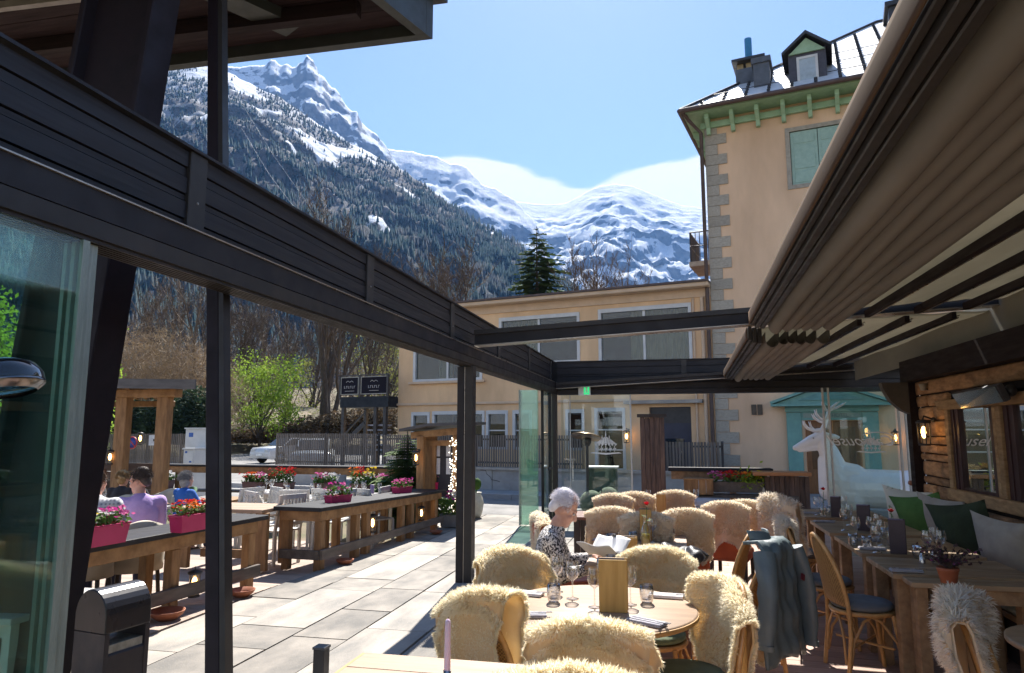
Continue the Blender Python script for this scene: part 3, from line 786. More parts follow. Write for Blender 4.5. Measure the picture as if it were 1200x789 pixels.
wall_lantern('wall_lantern', fp(2.98, -.03, 1.75), 'small lantern on the ochre wall left of the blue door', -FNV, .45)

# --- retaining wall along the pavement and the slatted fence on it
m_rend = mat('cracked_render', (.42, .40, .375), (.30, .285, .265), rough=.9, scale=1.8, bump=.4, bscale=30, detail=8)
rw = thing('retaining_wall', 'cracked grey rendered wall along the pavement below the slatted fence', 'wall', fp(0, -2.5, 0))
for a, b in ((-4.2, -.35), (-.335, 3.1), (3.115, 6.1)):
    mb = MB(); fbox(mb, a, b, -2.5, -2.2, -.2, .62); part('wall_panel', mb, m_rend, rw, True, bev=.01)
mb = MB(); fbox(mb, -4.25, 6.15, -2.56, -2.14, .62, .69); part('coping', mb, mat('coping_stone', (.40, .36, .31), (.3, .27, .235), scale=5, bump=.3), rw, True)
cr = MB(); pts = [fp(-.72, -2.502, .60), fp(-.55, -2.502, .60), fp(-.52, -2.502, .5), fp(-.40, -2.502, .42), fp(-.36, -2.502, .34), fp(-.2, -2.502, .32), fp(-.1, -2.502, .29)]
cr.tube(pts, .008, 4); part('crack', cr, m_dark, rw, True)
m_slat = mat('weathered_slat', (.20, .165, .135), (.13, .11, .095), rough=.85, scale=5, stretch=(3, 3, .4), bump=.3, rand=.22)
def slat_fence(s0, s1, z0, z1, off, label, step=.075, w=.045):
    f = thing('slat_fence', label, 'fence', fp((s0 + s1) / 2, off, z0)); L = f.location
    n = int((s1 - s0) / step)
    pieces('slat', [(fp(s0 + (i + .5) * step, off, (z0 + z1) / 2) - L, (w, .022, z1 - z0), FACROT + RND.uniform(-.05, .05)) for i in range(n)], m_slat, f)
    for z in (z0 + .12, z1 - .12):
        mb = MB(); fbox(mb, s0, s1, off + .013, off + .05, z - .025, z + .025); part('rail', mb, m_dark, f, True)
    for s in np.arange(s0, s1 + .01, (s1 - s0) / max(1, round((s1 - s0) / 1.7))):
        mb = MB(); fbox(mb, s - .03, s + .03, off + .052, off + .11, z0 - .1, z1 + .02); part('post', mb, m_dark, f, True)
    return f
slat_fence(-8.5, -4.35, .6, 1.64, -2.5, 'weathered slat fence in front of the parked cars, left of the spruce')
slat_fence(-4.2, 2.35, .70, 1.60, -2.4, 'brown slat fence on top of the cracked grey wall')
slat_fence(4.35, 5.85, .45, 1.42, -1.2, 'short grey slat screen between the navy door and the quoins', .085, .06)
slat_fence(-20.5, -11.6, .35, 1.62, -2.3, 'far slat fence behind the timber shelter and the white cabinets', .095, .05)

# --- dark steel balcony and stairs at the left end of the low house
sb = thing('steel_balcony', 'black steel balcony with two lettered panels and stairs beside the ochre house', 'balcony', fp(-6.3, 0, 0))
mb = MB(); fbox(mb, -7.4, -5.34, -.6, .9, 2.55, 2.92); part('platform', mb, mat('blue_black_steel', (.018, .024, .033), (.012, .016, .022), rough=.6, spec=.25), sb, True)
mb = MB()
for s, o in ((-7.3, -.5), (-7.3, .8), (-5.9, -.5), (-5.5, -.5)): fbox(mb, s - .06, s + .06, o - .06, o + .06, -.1, 2.55)
part('column', mb, m_dark, sb, True)
m_pan = mat('black_panel', (.008, .007, .013), (.012, .01, .018), rough=.7, spec=.15)
m_let = mat('pale_letter', (.45, .43, .42), rough=.5)
for a, b in ((-7.38, -6.6), (-6.5, -5.38)):
    mb = MB(); fbox(mb, a, b, -.6, -.57, 2.98, 3.62); pn = part('panel', mb, m_pan, sb, True)
    mb = MB()
    for z_ in (3.0, 3.60): fbox(mb, a, b, -.615, -.601, z_, z_ + .025)
    for s_ in (a, b - .025): fbox(mb, s_, s_ + .025, -.614, -.602, 3.0, 3.62)
    part('panel_edge', mb, mat('pale_edge', (.35, .34, .30), rough=.5), pn, True)
    mb = MB(); c = (a + b) / 2
    for k in range(4): mb.beam(fp(c - .16 + k * .08, -.607, 3.44 + (.05 if k % 2 else 0)), fp(c - .08 + k * .08, -.607, 3.44 + (0 if k % 2 else .05)), .01, .014)
    for k in range(6):
        s_ = c - .24 + k * .085
        fbox(mb, s_, s_ + .014, -.612, -.601, 3.22, 3.31)
        if k % 2: fbox(mb, s_ + .014, s_ + .055, -.612, -.601, 3.296, 3.31)
        else: fbox(mb, s_ + .014, s_ + .05, -.612, -.601, 3.22, 3.234)
    fbox(mb, c - .2, c + .2, -.612, -.601, 3.12, 3.135)
    part('lettering', mb, m_let, pn, True)
for s_ in (-7.42, -6.55, -5.36):
    mb = MB(); fbox(mb, s_ - .03, s_ + .03, -.63, -.55, 2.9, 3.68); part('rail_post', mb, m_dark, sb, True)
for nm, a, b, w, h in (('handrail', fp(-7.4, -.59, 3.68), fp(-5.36, -.59, 3.68), .05, .04), ('stringer', fp(-7.4, -.6, 1.05), fp(-6.3, -.6, 2.0), .05, .16), ('handrail', fp(-7.4, -.6, 1.4), fp(-6.3, -.6, 2.35), .04, .05)):
    part(nm, MB().beam(a, b, w, h), m_dark, sb, True)
for k in range(6):
    mb = MB(); fbox(mb, -6.28, -5.5, -.55 + k * .02, -.2 + k * .02, 1.05 + k * .17, 1.10 + k * .17); part('step', mb, mat('grey_tread', (.36, .34, .36), (.28, .27, .28), scale=8), sb, True)
# ================================================================== PERGOLA, GLASS, AWNING, UPPER CANOPY, LOG WALL
m_alu = mat('anthracite_aluminium', (.021, .019, .021), (.017, .0155, .0175), rough=.5, scale=5, spec=.3)
m_alu2 = mat('anthracite_profile', (.034, .030, .027), (.027, .024, .022), rough=.45, scale=5, spec=.35)
m_lip = mat('bare_aluminium_lip', (.42, .38, .33), (.34, .31, .27), rough=.3, metal=.6, scale=7)
m_darkwood = mat('dark_stained_wood', (.020, .012, .013), (.013, .008, .009), spec=.2, rough=.6, scale=5, stretch=(4, .5, 4), bump=.2)
pg = thing('pergola', 'anthracite pergola with louvred parapet, posts and rafters over the terrace', 'pergola', (-2.36, 7, 0))
BX0, BX1, YF = -2.45, -2.27, 14.2
mb = MB().bx(BX0, BX1, -1.2, YF, 2.567, 2.68); part('main_beam', mb, m_alu, pg, True)
mb = MB().bx(BX0 + .004, BX1 - .003, -1.2, YF, 2.485, 2.563); part('beam_skirt', mb, m_alu2, pg, True)
mb = MB().bx(BX0, BX1 + .012, -1.2, YF, 2.682, 2.688); part('beam_lip', mb, m_lip, pg, True)
for i in range(6):
    x = BX0 + .02 + i * .026
    mb = MB().bx(x, x + .012, -1.2, YF, 2.468, 2.484); part('track_rail', mb, m_alu2, pg, True)
posts_y = [-1.1, .85, 3.0, 5.12, 7.3, 9.45, 11.6, 13.8]
rows = [(2.692, 2.717), (2.725, 2.757), (2.764, 2.85), (2.857, 2.884), (2.891, 2.974), (2.981, 3.025), (3.032, 3.112)]
bd = []
for y0, y1 in zip(posts_y, posts_y[1:]):
    for k, (a, b) in enumerate(rows):
        th = .03 if b - a > .06 else .02
        bd.append((Vector((BX0 + .075 - (0 if th == .03 else .004), (y0 + y1) / 2, (a + b) / 2)) - pg.location, (th, y1 - y0 - .13, b - a), 0))
pieces('parapet_board', bd, m_alu, pg)
mb = MB().bx(BX0 + .055, BX0 + .062, -1.2, YF, 2.69, 3.11).bx(BX0 + .06, BX1 + .012, 14.03, 14.1, 2.69, 3.118); part('parapet_back', mb, mat('groove_black', (.008, .008, .009), rough=.8), pg, True)
for y in posts_y:
    mb = MB().bx(BX0 + .04, BX0 + .105, y - .065, y + .065, 2.689, 3.118); po = part('parapet_post', mb, m_alu2, pg, True, bev=.004)
    mb = MB().lathe([(0, 0), (.007, 0), (.007, .004), (0, .005)], 8).xf(Matrix.Translation((BX0 + .105, y, 2.86)) @ Matrix.Rotation(PI / 2, 4, 'Y')); part('screw', mb, m_lip, po, True)
mb = MB().bx(BX0 + .02, BX0 + .12, -1.2, YF, 3.12, 3.135); part('parapet_cap', mb, m_alu, pg, True)
# posts
for y in (7.93, 14.0):
    mb = MB().bx(-2.46, -2.375, y - .08, y + .08, 0, 2.466); po = part('post', mb, m_alu, pg, True, bev=.004)
    mb = MB().bx(-2.365, -2.275, y - .075, y + .075, 0, 2.466); mb.bx(-2.3745, -2.3655, y - .05, y + .05, 0, 2.466); part('post_profile', mb, m_alu2, po, True)
    mb = MB().bx(-2.371, -2.365, y - .079, y - .074, 0, 2.46); part('edge_seal', mb, m_lip, po, True)
# far beam and far parapet
mb = MB().bx(BX1 + .002, 4.5, 13.95, 14.2, 2.44, 2.53); part('far_beam', mb, m_alu, pg, True)
mb = MB().bx(BX1 + .002, 4.5, 13.98, 14.2, 2.537, 2.66); part('far_beam', mb, m_alu, pg, True)
for a, b in ((2.672, 2.80), (2.81, 2.84), (2.85, 2.98), (2.99, 3.10)):
    mb = MB().bx(BX1 + .01, 4.5, 14.02, 14.05, a, b); part('parapet_board', mb, m_alu, pg, True)
mb = MB().bx(BX1 + .01, 4.5, 14.055, 14.06, 2.66, 3.1); part('parapet_back', mb, MATS['groove_black'], pg, True)
mb = MB().bx(BX1 + .01, 4.5, 13.99, 14.09, 3.104, 3.12); part('parapet_cap', mb, m_alu, pg, True)
mb = MB().bx(.2, .3, 13.99, 14.019, 2.67, 3.1); part('parapet_post', mb, m_alu2, pg, True)
SL = .048
def rz(x, base): return base + SL * (x + 2.27)
def rafter(y0, y1, b0, b1, x1=4.4):
    mb = MB(); mb.prism([(BX1 + .015, y0, b0), (x1, y0, rz(x1, b0)), (x1, y0, rz(x1, b1)), (BX1 + .015, y0, b1)], (0, y1 - y0, 0))
    r = part('rafter', mb, m_alu, pg, True, bev=.004)
    mb = MB(); mb.prism([(BX1 + .015, y0 - .03, b1 - .05), (x1, y0 - .03, rz(x1, b1 - .05)), (x1, y0 - .03, rz(x1, b1 + .004)), (BX1 + .015, y0 - .03, b1 + .004)], (0, y1 - y0 + .06, 0)); part('rafter_cap', mb, m_alu2, r, True)
    mb = MB(); mb.prism([(BX1 + .015, y0 - .022, b0 - .012), (x1, y0 - .022, rz(x1, b0 - .012)), (x1, y0 - .022, rz(x1, b0 - .002)), (BX1 + .015, y0 - .022, b0 - .002)], (0, y1 - y0 + .044, 0)); part('rafter_lip', mb, m_lip, r, True)
    return r
rafter(7.86, 8.0, 2.715, 2.885)
rafter(13.78, 13.93, 2.56, 2.67)
# wall plate of the house side
mb = MB().bx(2.98, 3.32, -1.2, 10.2, 2.345, 2.62); part('wall_plate', mb, m_darkwood, pg, True)
mb = MB().bx(3.02, 3.14, 10.02, 10.18, 0, 2.34); po = part('corner_post', mb, m_darkwood, pg, True)
mb = MB(); mb.prism([(3.02, 10.03, 2.34), (2.70, 10.03, 2.34), (2.72, 10.03, 2.26), (2.80, 10.03, 2.10), (2.92, 10.03, 1.98), (3.02, 10.03, 1.93)], (0, .14, 0)); part('bracket', mb, mat('bracket_wood', (.085, .075, .06), (.06, .052, .045), rough=.6, scale=5), po, True)

# --- awning: lead bar, hanging folds, flat cloth and its bars
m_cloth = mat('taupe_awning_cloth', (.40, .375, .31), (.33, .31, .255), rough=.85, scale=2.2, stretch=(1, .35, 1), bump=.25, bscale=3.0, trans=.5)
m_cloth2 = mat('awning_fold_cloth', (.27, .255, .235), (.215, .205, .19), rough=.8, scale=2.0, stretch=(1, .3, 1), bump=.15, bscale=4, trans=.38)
aw = thing('awning', 'taupe fabric awning half drawn back, hanging in long folds from the rafters', 'awning', (1.5, 7, 2.8))
def lead_x(y): return .70 + .024 * (y - 1.5)
for (y0, y1) in ((-.6, 7.78), (8.08, 13.72)):
    n = 24
    mb = MB()
    for (dx, w, z0, z1) in ((.0, .035, 2.83, 2.99), (.04, .05, 2.80, 2.975), (.095, .045, 2.79, 2.965)):
        a, b = lead_x(y0), lead_x(y1)
        za = .0 if y0 < 5 else -.12
        mb.prism([(a + dx, y0, z0 + za), (a + dx + w, y0, z0 + za), (a + dx + w, y0, z1 + za), (a + dx, y0, z1 + za)], (b - a, y1 - y0, 0))
    part('lead_bar', mb, m_alu2, aw, True, bev=.006)
    fr = MB(); fr.grid(lambda u, v, y0=y0, y1=y1: (lead_x(y0 + (y1 - y0) * u) - .012 - .004 * math.sin(v * PI), y0 + (y1 - y0) * u, (2.84 if y0 < 5 else 2.72) + .135 * v), 30, 5, thick=.006)
    part('front_valance', fr, mat('brown_valance', (.12, .08, .055), (.09, .06, .04), rough=.95, spec=.05, scale=3, stretch=(1, .4, 1)), aw, True)
    # hanging folds
    xs = (.24, .355, .455, .555, .655, .78)
    for k, d in enumerate(xs):
        r = .062 if k < 5 else .075
        if k == 0: r = .078
        def cen(t, d=d, k=k):
            y = y0 + .02 + (y1 - y0 - .04) * t
            return Vector((lead_x(y) + d + .012 * math.sin(y * .9 + k), y, (2.80 if y0 < 5 else 2.70) + .012 * d + .008 * math.sin(y * 1.3 + k * 2)))
        mb = MB(); P = []
        ns = 22; prof = 14
        vs = []
        for i in range(ns + 1):
            c = cen(i / ns)
            for j in range(prof + 1):
                a = PI * 1.12 * j / prof - PI * .06        # open loop: hangs from its two upper edges
                vs.append(c + Vector((-r * .92 * math.cos(a), 0, -r * 1.15 * math.sin(a) + (.09 if j in (0, prof) else 0.02))))
        F = [(i * (prof + 1) + j, (i + 1) * (prof + 1) + j, (i + 1) * (prof + 1) + j + 1, i * (prof + 1) + j + 1) for i in range(ns) for j in range(prof)]
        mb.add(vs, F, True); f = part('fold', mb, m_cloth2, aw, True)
        e = cen(1.0); mb = MB(); mb.tube([e + Vector((0, .005, -r * .3)), e + Vector((0, .03, -r * .3))], r * .45, 8); part('fold_end', mb, m_dark, f, True)
    # flat cloth behind the folds
    def cl(u, v, y0=y0, y1=y1):
        y = y0 + (y1 - y0) * v; xa = lead_x(y) + .10; x = xa + (3.35 - xa) * u
        sag = .02 * math.sin(((x - 1.6) / .45 % 1.0) * PI) + .012 * math.sin(y * 2.1 + x * 3)
        return (x, y, (2.965 if y0 < 5 else 2.90) + SL * (x - 1.55) - sag)
    mb = MB(); mb.grid(cl, 40, 40, thick=.004); part('cloth', mb, m_cloth, aw, True)
    for k, x in enumerate((1.98, 2.45, 2.9)):
        zb = (2.80 if y0 < 5 else 2.76) + SL * (x - 1.55)
        zb += .055; mb = MB().bx(x, x + .048, y0, y1, zb, zb + .07); b_ = part('cloth_bar', mb, m_darkwood, aw, True)
        mb = MB().bx(x + .056, x + .066, y0, y1, zb, zb + .015); mb.bx(x + .072, x + .078, y0, y1, zb + .03, zb + .04); part('bar_trim', mb, m_lip, b_, True)
mb = MB().bx(3.26, 3.275, -1.2, 13.7, 2.625, 3.06); part('side_valance', mb, m_cloth, aw, True)
# --- glass: stacked panes by the camera, folded panes at the far left, fixed panes at the far end
m_gl_near = glass('near_pane', (.82, .93, .91), .8, haze=.02, hazecol=(.35, .55, .48))
m_gl = glass('pane_glass', (.93, .97, .955), 1.25)
m_gl2 = glass('engraved_pane', (.86, .95, .915), 1.4, haze=.05, hazecol=(.62, .78, .72))
m_edge = mat('glass_edge', (.30, .36, .32), (.20, .26, .23), rough=.25, scale=9, stretch=(8, 8, .6))
gs = thing('glass_stack', 'stack of sliding glass panes with pale green edges in front of the camera', 'glass panels', (-2.36, 1.8, 0))
for i in range(6):
    x = BX0 + .026 + i * .026; y1 = 2.333 * abs(x) / 2.27 - (.06 if i % 2 else 0) - .02 * (5 - i)
    mb = MB().bx(x - .004, x + .004, .45 - i * .03, y1 - .012, .02, 2.464)
    p_ = part('pane', mb, m_gl_near if i in (0, 5) else glass('inner_pane', (.97, .99, .98), .4), gs, True)
    mb = MB().bx(x - .009, x + .009, y1 - .012 - (.05 if i % 2 == 0 else .02), y1, .015, 2.466); part('edge_profile', mb, m_edge, p_, True)
fs_ = thing('glass_stack', 'green folded glass door panes beside the far corner post', 'glass panels', (-2.4, 12.9, 0))
for i in range(3):
    y = 12.62 + i * .06
    mb = MB().bx(-2.74, -2.42, y - .004, y + .004, .03, 2.464); p_ = part('pane', mb, glass('green_pane', (.84, .94, .90), 1.6, haze=.16, hazecol=(.5, .68, .6)), fs_, True)
    mb = MB().bx(-2.76, -2.74, y - .012, y + .012, .02, 2.466); part('edge_profile', mb, m_edge, p_, True)
for y0, y1 in ((12.85, 13.55),):
    mb = MB().bx(-2.364, -2.356, y0, y1, .03, 2.464); p_ = part('pane', mb, MATS['green_pane'], fs_, True)
    mb = MB().bx(-2.385, -2.335, y0 - .02, y0, .02, 2.464); mb.bx(-2.385, -2.335, y1, y1 + .05, .02, 2.464); part('edge_profile', mb, m_alu, p_, True)
    mb = MB().tube([(-2.30, y0 + .25, 1.02), (-2.22, y0 + .2, 1.02), (-2.22, y0 - .15, 1.02)], .02, 6); part('handle', mb, m_alu, p_, True)

m_white = mat('white_vinyl', (.86, .87, .86), rough=.5)
def emblem(par, M, s):
    """carousel emblem: striped tent with finials, riders below, a swoosh under it"""
    mb = MB(); q = lambda x, z: M @ Vector((x * s, 0, z * s)); th = M.to_3x3() @ Vector((0, -.003, 0))
    for k in range(-3, 4):
        mb.prism([q(k * .13 - .055, .34 - abs(k) * .01), q(k * .13 + .055, .34 - abs(k) * .01), q(k * .05 + .02, .62 - abs(k) * .035), q(k * .05 - .02, .62 - abs(k) * .035)], th)
    for k in (-2, 0, 2): mb.prism([q(k * .07 - .03, .58 - abs(k) * .05), q(k * .07 + .03, .58 - abs(k) * .05), q(k * .07, .86 - abs(k) * .09)], th)
    for k in range(-3, 4): mb.prism([q(k * .13 - .06, .33), q(k * .13 + .06, .33), q(k * .13, .24)], th)
    for k in range(-2, 3):
        mb.prism([q(k * .17 - .012, .02), q(k * .17 + .012, .02), q(k * .17 + .012, .26), q(k * .17 - .012, .26)], th)
        mb.prism([q(k * .17 - .06, .09), q(k * .17 + .05, .08), q(k * .17 + .07, .17), q(k * .17 - .05, .15)], th)
    mb.prism([q(-.62, -.04), q(0, -.10), q(.62, -.04), q(.5, 0.0), q(0, -.035), q(-.5, 0.0)], th)
    return part('emblem', mb, m_white, par)
fl = thing('emblem_screen', 'frameless far glass pane with a white carousel emblem behind the sheepskin chairs', 'glass panel', (-1.4, 14.05, 0))
mb = MB().bx(-2.2, -.80, 14.046, 14.054, .02, 2.43); part('pane', mb, m_gl, fl, True)
mb = MB().bx(-.82, -.79, 14.03, 14.07, .02, 2.435); mb.bx(-2.02, -2.005, 14.03, 14.07, .02, 2.435); part('edge_profile', mb, mat('clear_edge', (.62, .64, .62), rough=.2), fl, True)
emblem(fl, Matrix.Translation((py_(710, 528, 14.0).x + 1.4, -.06, py_(710, 530, 14.0).z)), .50)
fr_ = thing('script_screen', 'frameless glass pane with a mirrored white script sign before the white stag', 'glass panel', (2.4, 10.6, 0))
xL, xR = py_(968, 520, 10.6).x, 3.0
mb = MB().bx(xL, xR, 10.596, 10.604, .02, 2.31); part('pane', mb, m_gl2, fr_, True)
for x in (xL - .02, xL + .055, py_(1056, 540, 10.6).x, py_(1064, 540, 10.6).x):
    mb = MB().bx(x, x + .022, 10.58, 10.62, .02, 2.315); part('edge_profile', mb, MATS['clear_edge'], fr_, True)
ep = py_(1021, 527, 10.58) - fr_.location
emblem(fr_, Matrix.Translation((ep.x, -.02, ep.z - .02)), .31)
tx = text('Carrousel', .30, 'lettering', m_white, fr_, extr=.0015, shear=.55)
tx.location = (py_(1012, 515, 10.58).x - 2.4, -.022, py_(1012, 517, 10.58).z); tx.rotation_euler = (PI / 2, 0, PI)
tx.scale = (.68, .68, .68)
mb = MB(); c = py_(1030, 514, 10.58) - fr_.location
mb.tube([c + Vector((.22 * math.cos(a) * 1.0 - .02, -.02, .085 * math.sin(a))) for a in np.linspace(-2.3, 2.6, 26)], .007, 4); part('flourish', mb, m_white, fr_)
mb = MB().lathe([(0, 0), (.035, 0), (.035, .05), (0, .05)], 10).xf(Matrix.Translation(py_(1067, 566, 10.55)) @ Matrix.Rotation(PI / 2, 4, 'X')); part('handle', mb, mat('brass_knob', (.35, .16, .1), rough=.3, metal=.5), fr_, True)
# exit sign
ex = thing('exit_sign', 'small green and white exit sign hung in the far left corner of the pergola', 'sign', py_(685, 457, 13.9))
mb = MB().box((0, 0, 0), (.24, .07, .22)); part('housing', mb, mat('white_plastic', (.72, .74, .72), rough=.4), ex)
mb = MB().box((.045, -.038, .0), (.11, .006, .19)); part('pictogram', mb, emit('exit_green', (.03, .45, .15), .5), ex)
mb = MB(); mb.box((.045, -.043, .03), (.03, .004, .05)); mb.ball((.05, -.044, .068), .015, 6, 4); mb.box((.03, -.043, -.03), (.014, .004, .06), M=Matrix.Rotation(.4, 3, 'Y')); mb.box((.06, -.043, -.03), (.014, .004, .06), M=Matrix.Rotation(-.4, 3, 'Y')); part('running_figure', mb, m_white, ex)

# --- upper canopy on its leaning steel columns
can = thing('roof_canopy', 'dark timber roof canopy with deep fascia overhead on leaning steel columns', 'canopy', (-4, 3, 5))
CZ = 5.0
c0 = pz(507, 46, CZ); e1 = pz(150, 89, CZ) ; d1 = (e1 - c0); d1.z = 0; d1.normalize()
ex2 = pz(452, 2, CZ); d2 = (ex2 - c0); d2.z = 0; d2.normalize()
m_soff = mat('dark_soffit_board', (.022, .011, .012), (.014, .008, .009), spec=.2, rough=.7, scale=4, stretch=(.6, 6, 6), bump=.2, rand=.25)
Lx, Ly = 9.0, 5.5
def cp(a, b, z=0.0): p = c0 + d1 * a + d2 * b; return Vector((p.x, p.y, CZ + z))
for k in range(22):
    b0, b1 = .1 + k * .245, .1 + k * .245 + .238
    mb = MB(); mb.prism([cp(.1, b0, .1), cp(Lx, b0, .1), cp(Lx, b1, .1), cp(.1, b1, .1)], (0, 0, .03)); part('soffit_board', mb, m_soff, can, True)
mb = MB(); mb.prism([cp(0, 0), cp(Lx, 0), cp(Lx, .09), cp(0, .09)], (0, 0, .36)); part('fascia', mb, mat('fascia_grey', (.04, .045, .043), (.03, .034, .033), rough=.5, scale=5), can, True)
mb = MB(); mb.prism([cp(0, .093), cp(.09, .093), cp(.09, Ly), cp(0, Ly)], (0, 0, .36)); part('fascia', mb, MATS['fascia_grey'], can, True)
mb = MB(); mb.prism([cp(-.08, -.08, .365), cp(Lx, -.08, .365), cp(Lx, Ly, .365), cp(-.08, Ly, .365)], (0, 0, .06)); part('roof_sheet', mb, m_dark, can, True)
mb = MB(); mb.beam(cp(1.0, .35, .06), cp(2.2, 5.0, .06), .22, .10); part('beam', mb, MATS['fascia_grey'], can, True)
mb = MB(); mb.beam(cp(.2, 1.05, .04), cp(Lx, 1.35, .04), .05, .06); part('light_strip', mb, mat('grey_batten', (.26, .24, .23), rough=.5), can, True)
mb = MB(); mb.beam(cp(.3, .5, .03), cp(Lx, .7, .03), .09, .12); part('beam', mb, m_soff, can, True)
# slender leaning pole and broad leaning column carry it (both stand outside the beam)
a, b = pd(253.6, 789, 3.25), pd(253.0, 0, 4.75); t = (b - a).normalized()
bot = a - t * (a.z / t.z); topp = a + t * ((CZ + .08 - a.z) / t.z)
m_pole = mat('aubergine_steel', (.016, .010, .014), (.012, .008, .011), rough=.55, scale=6, spec=.25)
mb = MB(); mb.beam(bot, topp, .082, .07, up=(0, 1, 0)); po = part('pole', mb, m_pole, can, True, bev=.006)
mb = MB(); off = Vector((.058, -.008, 0)); mb.beam(bot + off, topp + off, .030, .06, up=(0, 1, 0)); part('pole_trim', mb, m_alu2, po, True)
r0, r1 = pd(60, 770, 3.62), pd(190, 0, 4.42); t = (r1 - r0).normalized()
B_ = r0 - t * (r0.z / t.z); T_ = r0 + t * ((CZ + .08 - r0.z) / t.z); w = Vector((-.46, -.05, 0)); dpt = Vector((.02, .14, 0))
mb = MB(); mb.prism([B_, B_ + w, B_ + w + dpt * .3, B_ + dpt * .3], T_ - B_); co = part('column', mb, m_pole, can, True)
for k in (0, 1):
    o_ = w * k; mb = MB(); mb.prism([B_ + o_ - dpt * .55 - w * .045, B_ + o_ - dpt * .55 + w * .045, B_ + o_ + dpt * .8 + w * .045, B_ + o_ + dpt * .8 - w * .045], T_ - B_); part('flange', mb, m_pole, co, True, bev=.006)

# --- log wall of the restaurant with two windows
lw = thing('log_wall', 'wall of rough brown logs with wood framed windows behind the bench', 'wall', (3.2, 6, 0))
m_log = mat('weathered_log', (.54, .31, .15), (.24, .13, .062), rough=.8, scale=3.0, stretch=(1.5, 1.5, 5), bump=.9, bscale=9, rand=.28, detail=8)
m_log2 = mat('honey_timber', (.46, .29, .14), (.27, .16, .075), rough=.7, scale=3, stretch=(1.5, 1.5, 6), bump=.5, bscale=10, rand=.15)
rl = random.Random(3)
wy = [(7.35, 8.62)]      # glazed openings along the wall
z = .0; lg = []
hs = [.22, .24, .2, .23, .16, .10, .19, .09, .11, .10, .2, .17, .15, .2]
k = 0
while z < 2.34:
    h = min(hs[k % len(hs)], 2.342 - z); k += 1
    if h < .04: break
    segs = [(-1.2, 10.05)] if (z + h < .93 or z > 2.1) else [(9.02, 10.05)]
    for a, b in segs:
        cuts = [a] + ([a + (b - a) * rl.uniform(.3, .7)] if b - a > .8 else []) + [b]
        for c, d_ in zip(cuts, cuts[1:]): lg.append((c, d_, z, z + h))
    z += h
for c, d_, z0, z1 in lg:
    mb = MB(); n = max(3, int((d_ - c) / .14)); r_ = (z1 - z0) / 2 - .006; off = rl.uniform(-.014, .014); ph = rl.random() * 9
    def lf(u, v, c=c, d_=d_, z0=z0, z1=z1, off=off, ph=ph, r_=r_):
        y = c + .004 + (d_ - c - .008) * u; a = (v - .5) * PI * .8
        wv = .008 * mnoise.noise(Vector((y * 3 + ph, z0 * 7, v * 2)))
        return (3.135 + off - .028 * math.cos(a) ** .6 + wv, y, (z0 + z1) / 2 + r_ * math.sin(a) / math.sin(.4 * PI) + .006 * mnoise.noise(Vector((y * 2.2, ph, 5))))
    mb.grid(lf, n, 6, smooth=True, thick=-.12)
    part('log', mb, m_log, lw, True)
mb = MB().bx(3.16, 3.3, -1.2, 10.05, 0, .93); mb.bx(3.16, 3.3, 9.02, 10.05, .93, 2.34); mb.bx(3.16, 3.3, -1.2, 9.02, 2.1, 2.34); part('wall_core', mb, mat('dark_core', (.03, .02, .016), rough=.9), lw, True)
mb = MB()
mb.prism([(3.06, 9.2, 1.95), (3.06, -1.2, 1.95), (3.06, -1.2, 2.06), (3.06, 9.28, 2.06)], (.16, 0, 0)); part('lintel', mb, m_log2, lw, True, bev=.008)
mb = MB().bx(3.05, 3.22, -1.2, 9.06, .935, 1.06); part('sill', mb, m_log2, lw, True, bev=.008)
m_frame = mat('oxblood_frame', (.060, .022, .022), (.04, .015, .016), rough=.5, scale=4, stretch=(4, 4, .5))
def log_window(y0, y1):
    mb = MB().bx(3.07, 3.2, y1 - .1, y1, 1.062, 1.948); mb.bx(3.072, 3.2, y0, y0 + .07, 1.062, 1.948)
    w_ = part('window', mb, m_log2, lw, True, bev=.005)
    mb = MB().bx(3.10, 3.18, y1 - .31, y1 - .103, 1.062, 1.948); mb.bx(3.10, 3.18, y0 + .073, y0 + .2, 1.062, 1.948); mb.bx(3.105, 3.18, y0 + .2, y1 - .31, 1.062, 1.09)
    mb.bx(3.088, 3.0995, y1 - .215, y1 - .2, 1.062, 1.948); part('window_frame', mb, m_frame, w_, True)
    mb = MB().bx(3.13, 3.136, y0 + .2, y1 - .31, 1.09, 1.948); part('pane', mb, glass('mirror_pane', (.35, .42, .38), 7.0), w_, True)
log_window(7.72, 9.02); log_window(6.35, 7.715); log_window(4.9, 6.345)
mb = MB().bx(3.31, 3.35, -1.2, 10.0, 0, 2.3); part('room_back', mb, mat('room_dark_green', (.05, .062, .055), (.03, .036, .03), rough=.9), lw, True)
# curtain inside the window
for y0, y1 in ((8.0, 8.55), (6.6, 7.2)):
    mb = MB(); mb.grid(lambda u, v, y0=y0, y1=y1: (3.24 + .02 * math.sin(u * 40), y0 + (y1 - y0) * u, 1.0 + .95 * v), 30, 1); part('curtain', mb, mat('mint_curtain', (.30, .36, .30), (.22, .27, .22), rough=.9), lw, True)
